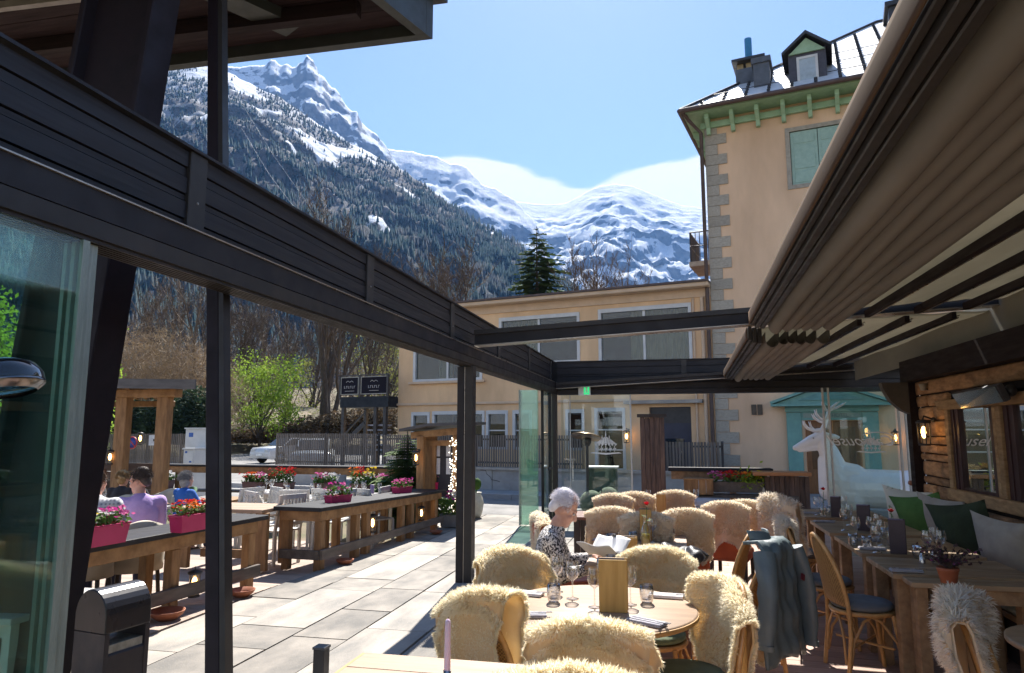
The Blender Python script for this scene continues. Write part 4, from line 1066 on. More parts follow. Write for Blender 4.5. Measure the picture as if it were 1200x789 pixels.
# ================================================================== TREES AND SCRUB
m_bark = mat('grey_bark', (.115, .088, .066), (.06, .047, .037), rough=.95, scale=5, stretch=(3, 3, .6), bump=.5)
m_twig = mat('brown_twig', (.135, .095, .066), (.085, .062, .046), rough=.95, scale=1.2)
def bare_tree_mesh(seed, stems=1, h=14.0, spread=.35, depth=5, twigs=True, twig_mul=1.0):
    r = random.Random(seed); T, Bm = MB(), MB()
    def grow(p, d, L, rad, lv, mbx):
        n = 4; pts = [p]; rs_ = [rad]; q = p.copy(); dd = d.copy()
        for i in range(n):
            dd = (dd + Vector((r.gauss(0, .09), r.gauss(0, .09), r.gauss(0.05, .06)))).normalized()
            q = q + dd * (L / n); pts.append(q.copy()); rs_.append(max(.006, rad * (1 - .42 * (i + 1) / n)))
        mbx.tube(pts, rs_, 6 if lv == 0 else 4 if lv < 3 else 3, cap=False)
        if lv >= depth: return
        k = r.choice((2, 3, 3)) if lv else r.choice((4, 5))
        for j in range(k):
            t = r.uniform(.35, 1.0) if j else 1.0
            i0 = min(n - 1, int(t * n)); b = pts[i0].lerp(pts[i0 + 1], t * n - i0)
            a = r.random() * 2 * PI; out = Vector((math.cos(a), math.sin(a), 0))
            nd = (dd * 1.0 + out * (r.uniform(.35, .8) * (1 if j else .3)) + Vector((0, 0, .22))).normalized()
            grow(b, nd, L * r.uniform(.55, .75), rs_[i0] * (.62 if j else .8), lv + 1, Bm)
        if lv >= 2 and twigs:
            for j in range(int(7 * twig_mul)):
                t = r.random(); i0 = min(n - 1, int(t * n)); b = pts[i0].lerp(pts[i0 + 1], t * n - i0)
                e = b + Vector((r.gauss(0, .4), r.gauss(0, .4), r.uniform(.05, .8))) * (L * .55)
                s_ = Vector((r.gauss(0, 1), r.gauss(0, 1), 0)).normalized() * .022
                m_ = b.lerp(e, .5) + Vector((r.gauss(0, .08), r.gauss(0, .08), .05))
                Bm.add([b - s_, b + s_, m_ + s_ * .7, m_ - s_ * .7, e], [(0, 1, 2, 3), (3, 2, 4)])
    for s in range(stems):
        a = r.random() * 6.28; o = Vector((math.cos(a), math.sin(a), 0)) * (.35 if stems > 1 else 0)
        d0 = (Vector((0, 0, 1)) + o * r.uniform(.1, .55) * (1 if stems > 1 else 0)).normalized()
        grow(o, d0, h * r.uniform(.36, .46), h * .016 * (1 if stems == 1 else .8), 0, T)
    return T.mesh('trunk', m_bark), Bm.mesh('crown', m_twig)
TREE_A = bare_tree_mesh(3, 5, 14, depth=5)
TREE_B = bare_tree_mesh(8, 1, 13, depth=5)
TREE_C = bare_tree_mesh(21, 3, 12, depth=5)
def put_tree(M, p, sc, rz_, label, group='bare trees behind the road', name='bare_tree'):
    t = thing(name, label, 'tree', p, rz_, group)
    for nm, me in (('trunk', M[0]), ('crown', M[1])):
        o = link(nm, me, t); o.scale = (sc, sc, sc)
    return t
bl = 'bare brown tree standing on the bank behind the road'
put_tree(TREE_A, pd(384, 505, 62), 1.45, .3, 'tallest bare tree with several trunks rising from the bank behind the road', None)
for px, py, d, s, M, rz_, lab in ((300, 508, 66, 1.1, TREE_C, 1.0, 'bare tree with three stems just behind the spring green tree'), (335, 506, 74, 1.2, TREE_B, 2.2, 'slender bare tree between the spring green tree and the tallest one'), (420, 505, 70, 1.15, TREE_C, 4.0, 'bare three stemmed tree left of the steel balcony'),
                             (447, 505, 80, 1.15, TREE_B, .4, 'bare tree rising behind the lettered panels of the steel balcony'), (285, 506, 82, 1.3, TREE_B, 3.3, 'bare tree farthest left on the bank, beside the leaning pole'), (360, 505, 88, 1.35, TREE_C, 5.2, 'bare tree standing behind the tallest one, slightly left'),
                             (405, 505, 92, 1.3, TREE_B, 1.2, 'bare tree deep in the thicket right of the tallest one'), (318, 505, 96, 1.45, TREE_C, 2.7, 'far bare tree deep in the thicket above the spring green tree'), (455, 505, 96, 1.35, TREE_B, .1, 'far bare tree close to the corner of the ochre house')):
    put_tree(M, pd(px, py, d), s, rz_, lab)
for px, py, d, s, M, rz_, lab in ((212, 515, 52, 1.15, TREE_B, 1.4, 'bare tree behind the white utility cabinets'), (190, 510, 60, 1.1, TREE_C, .2, 'bare tree above the right hand post of the shelter'), (170, 510, 66, 1.25, TREE_B, 2.9, 'tall bare tree in the middle of the gap beside the steel column'),
                             (228, 512, 68, 1.3, TREE_C, 4.4, 'bare tree close to the left of the leaning pole'), (150, 510, 76, 1.35, TREE_B, 5.0, 'bare tree nearest the broad steel column')):
    put_tree(M, pd(px, py, d), s, rz_, lab, 'bare trees behind the timber shelter')
for px, d, top, M, rz_, lab in ((541, 46, 262, TREE_C, .7, 'bare tree with many stems rising behind the parapet, left of the tall fir'), (520, 52, 272, TREE_B, 2.0, 'thin bare tree farthest left above the low ochre house'),
                           (692, 44, 272, TREE_C, 3.1, 'bare leaning tree between the tall fir and the white glacier'), (716, 48, 290, TREE_B, .9, 'small bare tree above the ochre roof, right of the leaning one')):
    b = pd(px, 500, d); hh = pd(px, top, d).z
    b.z = 0; put_tree(M, b, hh / 12.6, rz_, lab, None)

def leaf_mat(name, col, col2, tr=.35):
    return mat(name, col, col2, rough=.7, scale=.9, trans=tr, spec=.2)
def scrub(name, pts, label, m, n_per, size, upright=.6, ln=(.3, .9), w=.012, seed=1, cat='scrub'):
    r = np.random.default_rng(seed); V = []; F = []
    mb = MB()
    for (c, rx, h) in pts:
        for i in range(n_per):
            a = r.random() * 6.28; q = math.sqrt(r.random()) * rx
            zz = h * (1 - (q / rx) ** 2 * .5) * r.random() ** .8
            b = Vector((c[0] + q * math.cos(a), c[1] + q * math.sin(a), c[2] + zz))
            d = Vector((r.normal(0, 1 - upright), r.normal(0, 1 - upright), abs(r.normal(upright, .3)))).normalized() * r.uniform(*ln) * size
            s_ = Vector((r.normal(0, 1), r.normal(0, 1), r.normal(0, .3))).normalized() * w * size
            mb.add([b - s_, b + s_, b + d], [(0, 1, 2)])
    o = link(name, mb.mesh(name, m)); tag(o, label, cat, kind='stuff'); return o
# brown scrub behind the shelter, and between the trees
g = [(pd(px, 512, d), 3.2, hh) for px, d, hh in ((140, 52, 8.2), (160, 50, 8.8), (180, 53, 8.4), (200, 49, 8.0), (222, 52, 7.2), (238, 50, 6.6), (120, 54, 9))]
scrub('brown_scrub', g, 'dense beige and brown leafless scrub behind the timber shelter', leaf_mat('dry_scrub', (.34, .25, .15), (.17, .115, .07), .2), 5200, 1.0, .35, (.35, .9), .02, 2)
g = [(pd(px, 506, d), 4.2, hh) for px, d, hh in ((285, 78, 11), (315, 84, 12), (350, 90, 12), (385, 86, 11), (415, 80, 10), (445, 76, 9), (462, 88, 10))]
scrub('brown_scrub', g, 'brown and mauve leafless thicket between the bare trees behind the road', leaf_mat('mauve_scrub', (.20, .145, .105), (.10, .072, .058), .2), 2600, 1.3, .35, (.35, .9), .018, 3)
g = [(pd(px, py, d), rr, hh) for px, py, d, rr, hh in ((290, 520, 58, 2.2, 1.2), (330, 518, 58, 2.4, 1.5), (365, 515, 58, 2.4, 2.0), (400, 512, 57, 2.4, 2.2), (430, 512, 57, 2.4, 2.6), (455, 510, 56, 2.2, 3.0))]
scrub('bank_undergrowth', g, 'rust brown dead undergrowth covering the bank above the road', leaf_mat('dead_leaf', (.20, .13, .07), (.085, .065, .035), .2), 3600, .55, .1, (.3, .8), .16, 5, 'undergrowth')
g = [(pd(px, 490, d), 3.2, hh) for px, d, hh in ((430, 100, 10), (455, 95, 13), (470, 100, 12))]
scrub('yellow_scrub', g, 'yellowish budding thicket behind the black steel balcony', leaf_mat('bud_yellow', (.28, .24, .07), (.16, .14, .05), .3), 3000, .8, .2, (.3, .9), .10, 6)
g = [(pd(px, py, d), rr, hh) for px, py, d, rr, hh in ((150, 520, 45, 2.0, 3.0), (175, 520, 44, 2.0, 3.4), (205, 520, 43, 2.2, 3.8), (228, 522, 42, 1.8, 3.6))]
scrub('evergreen_hedge', g, 'dark evergreen bushes between the shelter and the brown scrub', leaf_mat('evergreen_leaf', (.045, .075, .035), (.025, .042, .022), .2), 4200, .5, .1, (.3, .7), .22, 7, 'hedge')

def leafy_tree(name, base, h, rx, label, cols, n=4200, seed=3, leaf=.20, group=None, low=.15):
    r = np.random.default_rng(seed); t = thing(name, label, 'tree', base, 0, group)
    T = MB(); rr = random.Random(seed); cl = []
    T.tube([(0, 0, -.3), (.1, .05, h * .3), (-.05, .1, h * .55)], [h * .018, h * .014, h * .008], 6)
    for i in range(26):
        a = rr.random() * 6.28; z0 = rr.uniform(.12, .5) * h; e = Vector((math.cos(a) * rx * rr.uniform(.4, .95), math.sin(a) * rx * rr.uniform(.4, .95), rr.uniform(low + .1, .97) * h))
        T.tube([(0, 0, z0), (e * .5 + Vector((0, 0, z0 * .4))), e], [h * .008, h * .005, .008], 4, cap=False)
        cl.append((e, rr.uniform(.10, .24) * h))
    part('trunk', T, m_bark, t)
    mb = MB()
    for i in range(n):
        e, rad = cl[i % len(cl)]
        d = Vector(r.normal(0, 1, 3)); d.normalize(); p = e + d * rad * r.random() ** .5
        u = Vector(r.normal(0, 1, 3)); u.normalize(); v = u.cross(Vector(r.normal(0, 1, 3))); v.normalize(); s = leaf * r.uniform(.5, 1.2)
        mb.add([p - u * s * .5, p + v * s * .32, p + u * s * .5, p - v * s * .32], [(0, 1, 2, 3)])
    part('crown', mb, cols, t)
    return t
m_spring = leaf_mat('spring_leaf', (.30, .42, .05), (.20, .32, .045), .45)
leafy_tree('leafy_tree', pd(303, 520, 56) - Vector((0, 0, 1.0)), 7.6, 3.0, 'fresh yellow-green spring tree beside the road, seen left of the bare trees', m_spring, 5600, 4, .22)
leafy_tree('leafy_tree', pd(15, 470, 26) - Vector((0, 0, 2.9)), 7.4, 3.4, 'bright green spring tree seen through the near glass panes', m_spring, 6500, 9, .2)
leafy_tree('leafy_tree', pd(55, 480, 32) - Vector((0, 0, 2.7)), 6.6, 2.8, 'smaller green tree at the edge of the near glass panes', m_spring, 3600, 12, .2)

def fir(name, base, h, rx, label, m, seed=1, tiers=26, skirt=.12, droop=.25, dens=1.0, needle=1.0):
    rr = random.Random(seed); t = thing(name, label, 'tree', base)
    T = MB(); T.tube([(0, 0, -.1), (0.02, 0, h * .5), (0, 0, h)], [h * .018 + .02, h * .011 + .01, .012], 7); part('trunk', T, m_bark, t)
    mb = MB()
    for k in range(tiers):
        f = k / (tiers - 1); z0 = h * (skirt + (1 - skirt) * f * .985); L = rx * (1 - f) ** .8 * rr.uniform(.62, 1.2) + .04 * h * .3
        nb = max(5, int((13 - 7 * f) * dens))
        for b in range(nb):
            a = 2 * PI * b / nb + rr.random() * 1.2; ll = L * rr.uniform(.4, 1.2) * (1 + .22 * math.sin(a + seed))
            d = Vector((math.cos(a), math.sin(a), 0)); sd = Vector((-d.y, d.x, 0)); segs = max(3, int(ll / (h * .022)))
            for s in range(segs):
                u = (s + .5) / segs; c = d * (ll * u) + Vector((0, 0, z0 + ll * (.16 * u - droop * u * u)))
                w = ll * .30 * (1 - u * .65) * rr.uniform(.6, 1.2) * needle; ln = ll / segs * 1.5
                for sg in (-1, 1):
                    e = c + sd * (w * sg) + d * (ln * .9) + Vector((0, 0, -w * rr.uniform(.1, .5)))
                    mb.add([c, c + d * ln, e], [(0, 1, 2)])
                mb.add([c - sd * .02 * h * .1, c + sd * .02 * h * .1, c + d * ln * 1.5 + Vector((0, 0, rr.uniform(-.1, .12) * ln))], [(0, 1, 2)])
    part('crown', mb, m, t)
    return t
m_fir = mat('fir_needle', (.085, .13, .045), (.040, .07, .028), rough=.8, scale=1.1, trans=.2, spec=.2)
b = pd(630, 500, 46); hh = pd(630, 269, 46).z; b.z = 0
fir('fir_tree', b, hh * 1.05, 4.4, 'tall dark fir rising behind the roof of the low ochre house', m_fir, 2, 38, .1, .30, 2.2, 1.3)
m_spruce = mat('garden_spruce', (.13, .19, .05), (.05, .09, .03), rough=.75, scale=4, trans=.2, spec=.2)

m_bud = leaf_mat('budding_leaf', (.26, .30, .06), (.19, .20, .055), .4)
leafy_tree('leafy_tree', pd(332, 516, 66), 7.5, 3.2, 'loose budding tree right of the spring green tree, in front of the bare trunks', m_bud, 2600, 15, .2)
leafy_tree('leafy_tree', pd(283, 516, 64), 6.4, 2.6, 'budding tree half hidden by the leaning pole, left of the spring green tree', m_spring, 2600, 17, .2)
leafy_tree('leafy_tree', pd(452, 505, 74), 12.0, 4.0, 'tall pale yellow budding tree behind the steel balcony', m_bud, 3200, 19, .24)
# ================================================================== KIT: chairs, skins, tableware, planters
m_oak = mat('oak_top', (.42, .295, .20), (.28, .185, .12), rough=.5, scale=2.6, stretch=(.8, 5, 5), bump=.12, bscale=30, detail=8)
m_oakd = mat('aged_pine', (.33, .20, .10), (.21, .12, .06), rough=.6, scale=3, stretch=(5, .8, 5), bump=.2, bscale=20, rand=.15)
m_pine = mat('orange_pine', (.36, .195, .075), (.21, .11, .042), rough=.6, scale=4, stretch=(2, 2, 2), bump=.2, rand=.14)
m_pinev = mat('orange_pine_upright', (.35, .19, .075), (.20, .105, .042), rough=.65, scale=4, stretch=(5, 5, .8), bump=.2, rand=.2)
m_greyw = mat('grey_weathered_rail', (.145, .12, .10), (.09, .075, .065), rough=.8, scale=4, stretch=(3, .6, 3), bump=.3, rand=.12)
m_blackt = mat('black_counter_top', (.022, .021, .024), (.014, .014, .017), rough=.55, scale=6, spec=.3)
m_rattan = mat('honey_rattan', (.54, .30, .11), (.40, .21, .07), rough=.42, scale=9, stretch=(2, 2, 2), rand=.08, coat=.2)
def cane_mat():
    m = bpy.data.materials.new('woven_cane'); m.use_nodes = True
    n, l = m.node_tree.nodes, m.node_tree.links; b = n['Principled BSDF']; b.inputs['Roughness'].default_value = .6
    tc = n.new('ShaderNodeTexCoord'); ck = n.new('ShaderNodeTexChecker'); ck.inputs['Scale'].default_value = 110
    l.new(tc.outputs['Object'], ck.inputs['Vector']); ck.inputs[1].default_value = (.50, .29, .10, 1); ck.inputs[2].default_value = (.20, .10, .03, 1)
    l.new(ck.outputs[0], b.inputs['Base Color'])
    bp = n.new('ShaderNodeBump'); bp.inputs['Strength'].default_value = .6; bp.inputs['Distance'].default_value = .004
    l.new(ck.outputs[1], bp.inputs['Height']); l.new(bp.outputs[0], b.inputs['Normal'])
    tr = n.new('ShaderNodeBsdfTranslucent'); l.new(ck.outputs[0], tr.inputs[0]); ms = n.new('ShaderNodeMixShader'); ms.inputs[0].default_value = .3
    l.new(b.outputs[0], ms.inputs[1]); l.new(tr.outputs[0], ms.inputs[2]); l.new(ms.outputs[0], n['Material Output'].inputs[0])
    return m
m_cane = cane_mat()
m_wchair = mat('off_white_wood', (.62, .60, .56), (.52, .50, .47), rough=.6, scale=6, stretch=(3, 3, .7), rand=.05)
m_fl_cream = mat('cream_fleece', (.95, .89, .74), (.90, .82, .62), rand=.06, rough=.9, scale=9, trans=.5, spec=.1)
m_fl_pale = mat('pale_fleece', (.92, .85, .72), (.86, .77, .62), rough=.9, scale=14, trans=.45, spec=.1)
m_fl_white = mat('white_fleece', (.86, .85, .82), (.76, .75, .72), rough=.9, scale=14, trans=.2, spec=.1)
m_fl_grey = mat('grey_fleece', (.82, .76, .67), (.70, .64, .55), rough=.9, scale=14, rand=.06, trans=.35, spec=.1)
m_hide = mat('tan_hide', (.88, .74, .50), (.82, .65, .38), rough=.8, scale=3.5, bump=.3, bscale=40, trans=.5)
m_hide_pale = mat('pale_hide', (.86, .75, .58), (.76, .64, .47), rough=.85, scale=3.5, bump=.4, bscale=60, trans=.45)

def skin_meshes(w=.50, top=.95, front=.42, backd=.34, curv=.9, lean=.16, fur=7000, flen=.045, furback=.35, seed=1, m_f=None, m_h=None, thick=.022, fw=.0030, rollw=1.0, shear=0.0, taper=0.0):
    """a sheepskin laid over a chair back (chair looks along +Y, its back at y = -.2): the hide and the fleece on it"""
    r = np.random.default_rng(seed)
    L = front + backd + .10; t_top = front / L; t_b = (front + .10) / L
    ctr = r.uniform(0, 6.28, 8)
    def half(v):            # irregular outline
        e = 1 - .10 * math.sin(v * 9 + ctr[0]) - .05 * math.sin(v * 23 + ctr[1])
        e *= min(1.0, .62 + 2.6 * min(v, 1 - v) ** .8) if min(v, 1 - v) < .2 else 1
        if v > t_b: e *= 1 - taper * (v - t_b) / (1 - t_b)
        return w / 2 * e * (rollw if t_top - .08 < v < t_b + .1 else 1)
    def P(a, v):            # a in -1..1, v along the skin
        x = a * half(v)
        s = v * L
        if s < front: z = top - .02 - (front - s); yb = .0; off = thick
        elif s < front + .10:
            q = (s - front) / .10 * PI; z = top - .02 + .032 * math.sin(q); yb = 0; off = thick * math.cos(q) - .028 * (1 - math.cos(q)) / 2
        else: z = top - .02 - (s - front - .10); off = -thick - .03
        zz = z - top * 0
        y = -.235 - lean * (zz - .5) * .6 + off + curv * x * x - .014 * math.sin(a * 5 + v * 11 + ctr[2])
        z += shear * x - .10 * abs(a) ** 2.5 * (1 if s > front else .6) * (.6 if s < front + .1 else 1.0) * (0.35 if front < s < front + .1 else 1) - (.5 * x * x)
        return Vector((x, y, z))
    nu, nv = 18, 34
    G = [[P(-1 + 2 * i / nu, j / nv) for j in range(nv + 1)] for i in range(nu + 1)]
    def nrm(a, v):
        e = 1e-3; du = P(min(1, a + e), v) - P(max(-1, a - e), v); dv = P(a, min(1, v + e)) - P(a, max(0, v - e)); n_ = dv.cross(du)
        return n_.normalized() if n_.length > 0 else Vector((0, 0, 1))
    mb = MB()
    outer = [[G[i][j] + nrm(-1 + 2 * i / nu, j / nv) * .012 for j in range(nv + 1)] for i in range(nu + 1)]
    vs = [p for row in G for p in row] + [p for row in outer for p in row]; k = (nu + 1) * (nv + 1)
    idx = lambda i, j: i * (nv + 1) + j
    fs = []
    for i in range(nu):
        for j in range(nv):
            f = (idx(i, j), idx(i, j + 1), idx(i + 1, j + 1), idx(i + 1, j)); fs.append(f[::-1]); fs.append(tuple(q + k for q in f))
    for i in range(nu): fs += [(idx(i, 0), idx(i + 1, 0), idx(i + 1, 0) + k, idx(i, 0) + k), (idx(i, nv), idx(i, nv) + k, idx(i + 1, nv) + k, idx(i + 1, nv))]
    for j in range(nv): fs += [(idx(0, j), idx(0, j) + k, idx(0, j + 1) + k, idx(0, j + 1)), (idx(nu, j), idx(nu, j + 1), idx(nu, j + 1) + k, idx(nu, j) + k)]
    mb.add(vs, fs, True)
    hide = mb.mesh('hide', m_h)
    V = []; F = []
    for _ in range(fur):
        v = r.random(); a = r.uniform(-1, 1)
        if r.random() < .16: a = math.copysign(1 - .03 * r.random(), a)          # rim
        s = v * L; fb = 1.0
        if s < front - .16 and abs(a) < .95 and v > .03:
            if r.random() < .45: continue
            fb = .45
        if s > front + .10:
            u = (s - front - .10) / backd
            fb = 1.0 if u < furback else .0
            if u >= furback and u < .97 and abs(a) < .95:
                fb = .30
                if r.random() < .8: continue
            else: fb = .9
        p = P(a, v) + nrm(a, v) * .010
        n_ = nrm(a, v); ln = flen * r.uniform(.6, 1.2) * fb
        d = n_ + Vector(r.normal(0, .34, 3)) + Vector((a * .25 * (1 if abs(a) > .9 else .2), 0, -.28 - (.5 if fb < .5 else 0)))
        if abs(a) > .95: d += Vector((a * 1.2, 0, 0))
        if v < .03 or v > .97: d += Vector((0, 0, -.9))
        d += Vector(mnoise.noise_vector(p * 24)) * .95
        d = d.normalized() * ln
        sd = d.cross(Vector(r.normal(0, 1, 3))).normalized() * fw * r.uniform(.7, 1.3)
        mid = p + d * .55 + Vector((0, 0, .10 * ln)); tip = p + d + Vector(r.normal(0, .12 * ln, 3))
        o = len(V); V += [p - sd, p + sd, mid + sd * .75, mid - sd * .75, tip]; F += [(o, o + 1, o + 2, o + 3), (o + 3, o + 2, o + 4)]
    fb = MB(); fb.v = [tuple(q) for q in V]; fb.f = F; fb.sm = [True] * len(F)
    return hide, fb.mesh('fleece', m_f)
SKIN_NEAR = skin_meshes(fur=56000, flen=.028, seed=2, m_f=m_fl_cream, m_h=m_hide, fw=.0023, furback=.16, w=.60, backd=.36, rollw=1.08, taper=.55)
SKIN_NEAR2 = skin_meshes(fur=56000, flen=.032, seed=12, m_f=m_fl_cream, m_h=m_hide, fw=.0023, furback=.12, w=.56, backd=.44, front=.5, rollw=1.04, shear=.25, taper=.25)
SKIN_MID = skin_meshes(fur=13000, flen=.024, seed=5, m_f=m_fl_pale, m_h=m_hide_pale, furback=.8, w=.50, backd=.36, curv=.25, fw=.0042)
SKIN_WHITE = skin_meshes(fur=3200, flen=.045, seed=7, m_f=m_fl_white, m_h=m_fl_white, furback=.9, w=.46, backd=.22, front=.35, curv=.1, fw=.009)
SKIN_GREY = skin_meshes(fur=9000, flen=.04, seed=9, m_f=m_fl_grey, m_h=m_hide_pale, furback=.5, w=.46, backd=.40, front=.5, curv=1.1)
def put_skin(S_, p, rz_, label, group=None, sc=(1, 1, 1)):
    t = thing('sheepskin', label, 'sheepskin', p, rz_, group)
    for nm, me in (('hide', S_[0]), ('fleece', S_[1])):
        o = link(nm, me, t); o.scale = sc
        if nm == 'fleece': o['kind'] = 'stuff'
    return t

# --- bentwood rattan bistro chair
def rattan_chair(label, cushion, group=None, cush_name='cushion'):
    t = thing('rattan_chair', label, 'chair', (0, 0, 0), 0, group)
    def hoop(a):       # back hoop: from left rear leg over the top to the right
        x = .225 * math.cos(a); z = .46 + .50 * math.sin(a) ** .75 if math.sin(a) > 0 else .46
        y = -.205 - .10 * math.sin(a) + .9 * x * x * .9
        return Vector((x, y, z))
    A = [hoop(PI * i / 24) for i in range(25)]
    mb = MB().tube([Vector((.235, -.20, 0)), Vector((.232, -.165, .30))] + A + [Vector((-.232, -.165, .30)), Vector((-.235, -.20, 0))], .0155, 8); part('back_hoop', mb, m_rattan, t)
    mb = MB()
    def cane(u, v):
        a = PI * (.04 + .92 * u); top = hoop(a); x = top.x * .97; z = .50 + (top.z - .015 - .50) * v
        return (x, -.205 - .10 * ((z - .46) / .5) + .81 * x * x + .004, z)
    mb.grid(cane, 22, 8, thick=.006); part('back_panel', mb, m_cane, t)
    mb = MB().tube([(.20 * math.cos(a), .205 * math.sin(a), .445) for a in np.linspace(0, 2 * PI, 25)[:-1]], .017, 6, closed=True); part('seat_ring', mb, m_rattan, t)
    mb = MB().lathe([(0, .435), (.19, .435), (.195, .45), (0, .455)], 24); part('seat', mb, m_cane, t)
    mb = MB().lathe([(0, .455), (.17, .456), (.20, .47), (.205, .49), (.19, .508), (.12, .516), (0, .516)], 28); part(cush_name, mb, cushion, t)
    for s in (-1, 1):
        mb = MB().tube([(s * .155, .15, .44), (s * .175, .175, .24), (s * .20, .205, 0)], .0155, 8); part('leg', mb, m_rattan, t)
        mb = MB().tube([Vector((s * .20, .19, .10)), Vector((s * .19, .15, .27)), Vector((s * .175, .06, .40)), Vector((s * .175, 0, .43)), Vector((s * .185, -.06, .40)), Vector((s * .215, -.14, .27)), Vector((s * .225, -.175, .10))], .010, 6); part('arch', mb, m_rattan, t)
        mb = MB().tube([(s * .17, -.13, .22), (-s * .17, .14, .22)], .009, 6); part('stretcher', mb, m_rattan, t)
    for y in (.20, -.19):
        mb = MB().tube([Vector((.19, y, .12)), Vector((.15, y * .98, .30)), Vector((.06, y * .95, .41)), Vector((-.06, y * .95, .41)), Vector((-.15, y * .98, .30)), Vector((-.19, y, .12))], .010, 6); part('arch', mb, m_rattan, t)
    return t
m_cush_g = mat('green_cushion', (.17, .21, .13), (.12, .155, .095), rough=.9, scale=5, bump=.3, bscale=60)
m_cush_k = mat('slate_cushion', (.16, .17, .18), (.12, .125, .135), rough=.85, scale=6, bump=.3, bscale=60)

# --- red leather chair
m_red = mat('red_leather', (.40, .085, .03), (.29, .06, .022), rough=.45, scale=4, bump=.2, bscale=50)
m_legd = mat('espresso_leg', (.035, .022, .016), (.025, .016, .012), rough=.5)
def leather_chair(label, group=None):
    t = thing('leather_chair', label, 'chair', (0, 0, 0), 0, group)
    mb = MB().bx(-.23, .23, -.22, .22, .38, .49); part('seat', mb, m_red, t, bev=.03, seg=3)
    mb = MB().prism([(-.23, -.20, .40), (-.23, -.28, .96), (-.23, -.35, .95), (-.23, -.27, .40)], (.46, 0, 0)); part('backrest', mb, m_red, t, bev=.03, seg=3)
    for s in (-1, 1):
        mb = MB().beam((s * .20, .19, .385), (s * .205, .20, 0), .04, .04, up=(0, 1, 0)); part('leg', mb, m_legd, t)
        mb = MB().beam((s * .20, -.22, .41), (s * .205, -.30, 0), .04, .04, up=(0, 1, 0)); part('leg', mb, m_legd, t)
        mb = MB().beam((s * .203, -.25, .2), (s * .203, .19, .2), .02, .03); part('stretcher', mb, m_legd, t)
    mb = MB().beam((-.18, -.255, .22), (.18, -.255, .22), .03, .02); part('stretcher', mb, m_legd, t)
    return t

# --- off-white slatted terrace chair
def slat_chair(label, group=None, m=m_wchair):
    t = thing('slat_chair', label, 'chair', (0, 0, 0), 0, group)
    mb = MB()
    for i in range(5): mb.bx(-.21, .21, -.20 + i * .085, -.20 + i * .085 + .075, .43, .452)
    part('seat', mb, m, t)
    for s in (-1, 1):
        part('leg', MB().beam((s * .2, .2, .43), (s * .205, .21, 0), .035, .035, up=(0, 1, 0)), m, t)
        part('leg', MB().prism([(s * .2 - .0175, -.2, 0), (s * .2 - .0175, -.2, .44), (s * .2 - .0175, -.29, .92), (s * .2 - .0175, -.255, .92), (s * .2 - .0175, -.165, .44), (s * .2 - .0175, -.165, 0)], (.035, 0, 0)), m, t)
        part('armrest', MB().beam((s * .215, -.23, .66), (s * .215, .2, .64), .045, .025), m, t)
    part('back_rail', MB().beam((-.185, -.268, .89), (.185, -.268, .89), .06, .022, up=(0, 1, 0)), m, t)
    part('back_rail', MB().beam((-.185, -.21, .53), (.185, -.21, .53), .05, .022, up=(0, 1, 0)), m, t)
    for i in range(7): part('back_slat', MB().beam((-.165 + i * .055, -.215, .555), (-.165 + i * .055, -.262, .86), .022, .012, up=(0, 1, 0)), m, t)
    return t
def tub_chair(label, m, group=None):
    """upholstered armchair of the terrace"""
    t = thing('tub_chair', label, 'chair', (0, 0, 0), 0, group)
    part('seat', MB().bx(-.22, .22, -.18, .24, .36, .48), m, t, bev=.04, seg=3)
    mb = MB()
    def bk(u, v):
        a = PI * (1.0 + u); return (.27 * math.cos(a), .26 * math.sin(a) + .0 - .05 * v, .34 + (.50 - .10 * abs(math.cos(a)) ** 2) * v)
    mb.grid(bk, 22, 6, thick=.06); part('backrest', mb, m, t)
    for sx in (-1, 1):
        for sy in (-1, 1): part('leg', MB().beam((sx * .18, sy * .16, .36), (sx * .2, sy * .2, 0), .032, .032, up=(0, 1, 0)), m_legd, t)
    return t

# --- tableware
m_wine = glass('wine_glass', (.93, .94, .95), 1.5, pw_=1.8, base_=.075)
m_thick = mat('glass_rim', (.75, .77, .78), rough=.08, spec=.8)
def wine_glass(h=.21, r=.040):
    g = MB().lathe([(r * .9, .002), (r * .85, .005), (.006, .010), (.0042, .02), (.0042, h * .45), (.010, h * .49), (r * .75, h * .57), (r, h * .70), (r * .93, h * .86), (r * .78, h)], 18, cap=False)
    return g.mesh('wine_glass', m_wine)
WINE = wine_glass()
TUMB = MB().lathe([(0, .004), (.030, .004), (.036, .02), (.040, .06), (.036, .10), (.0345, .10), (.037, .06), (.033, .022), (0, .02)], 16, cap=False).mesh('tumbler', m_wine)
CARAFE = MB().lathe([(0, .004), (.04, .004), (.043, .02), (.043, .12), (.03, .16), (.016, .19), (.016, .25), (.019, .255)], 16, cap=False).mesh('bottle', m_wine)
def put(me, name, p, label, cat, group=None, rz_=0.0, sc=1.0):
    o = link(name, me); o.location = p; o.rotation_euler = (0, 0, rz_); o.scale = (sc, sc, sc)
    return tag(o, label, cat, group)
m_linen = mat('linen_napkin', (.80, .76, .74), (.70, .66, .65), rough=.9, scale=20, bump=.3)
m_linen_b = mat('grey_and_shaded_napkin', (.42, .40, .44), (.34, .33, .37), rough=.9, scale=20, bump=.3)
m_steel = mat('cutlery_steel', (.6, .6, .62), rough=.25, metal=1.0)
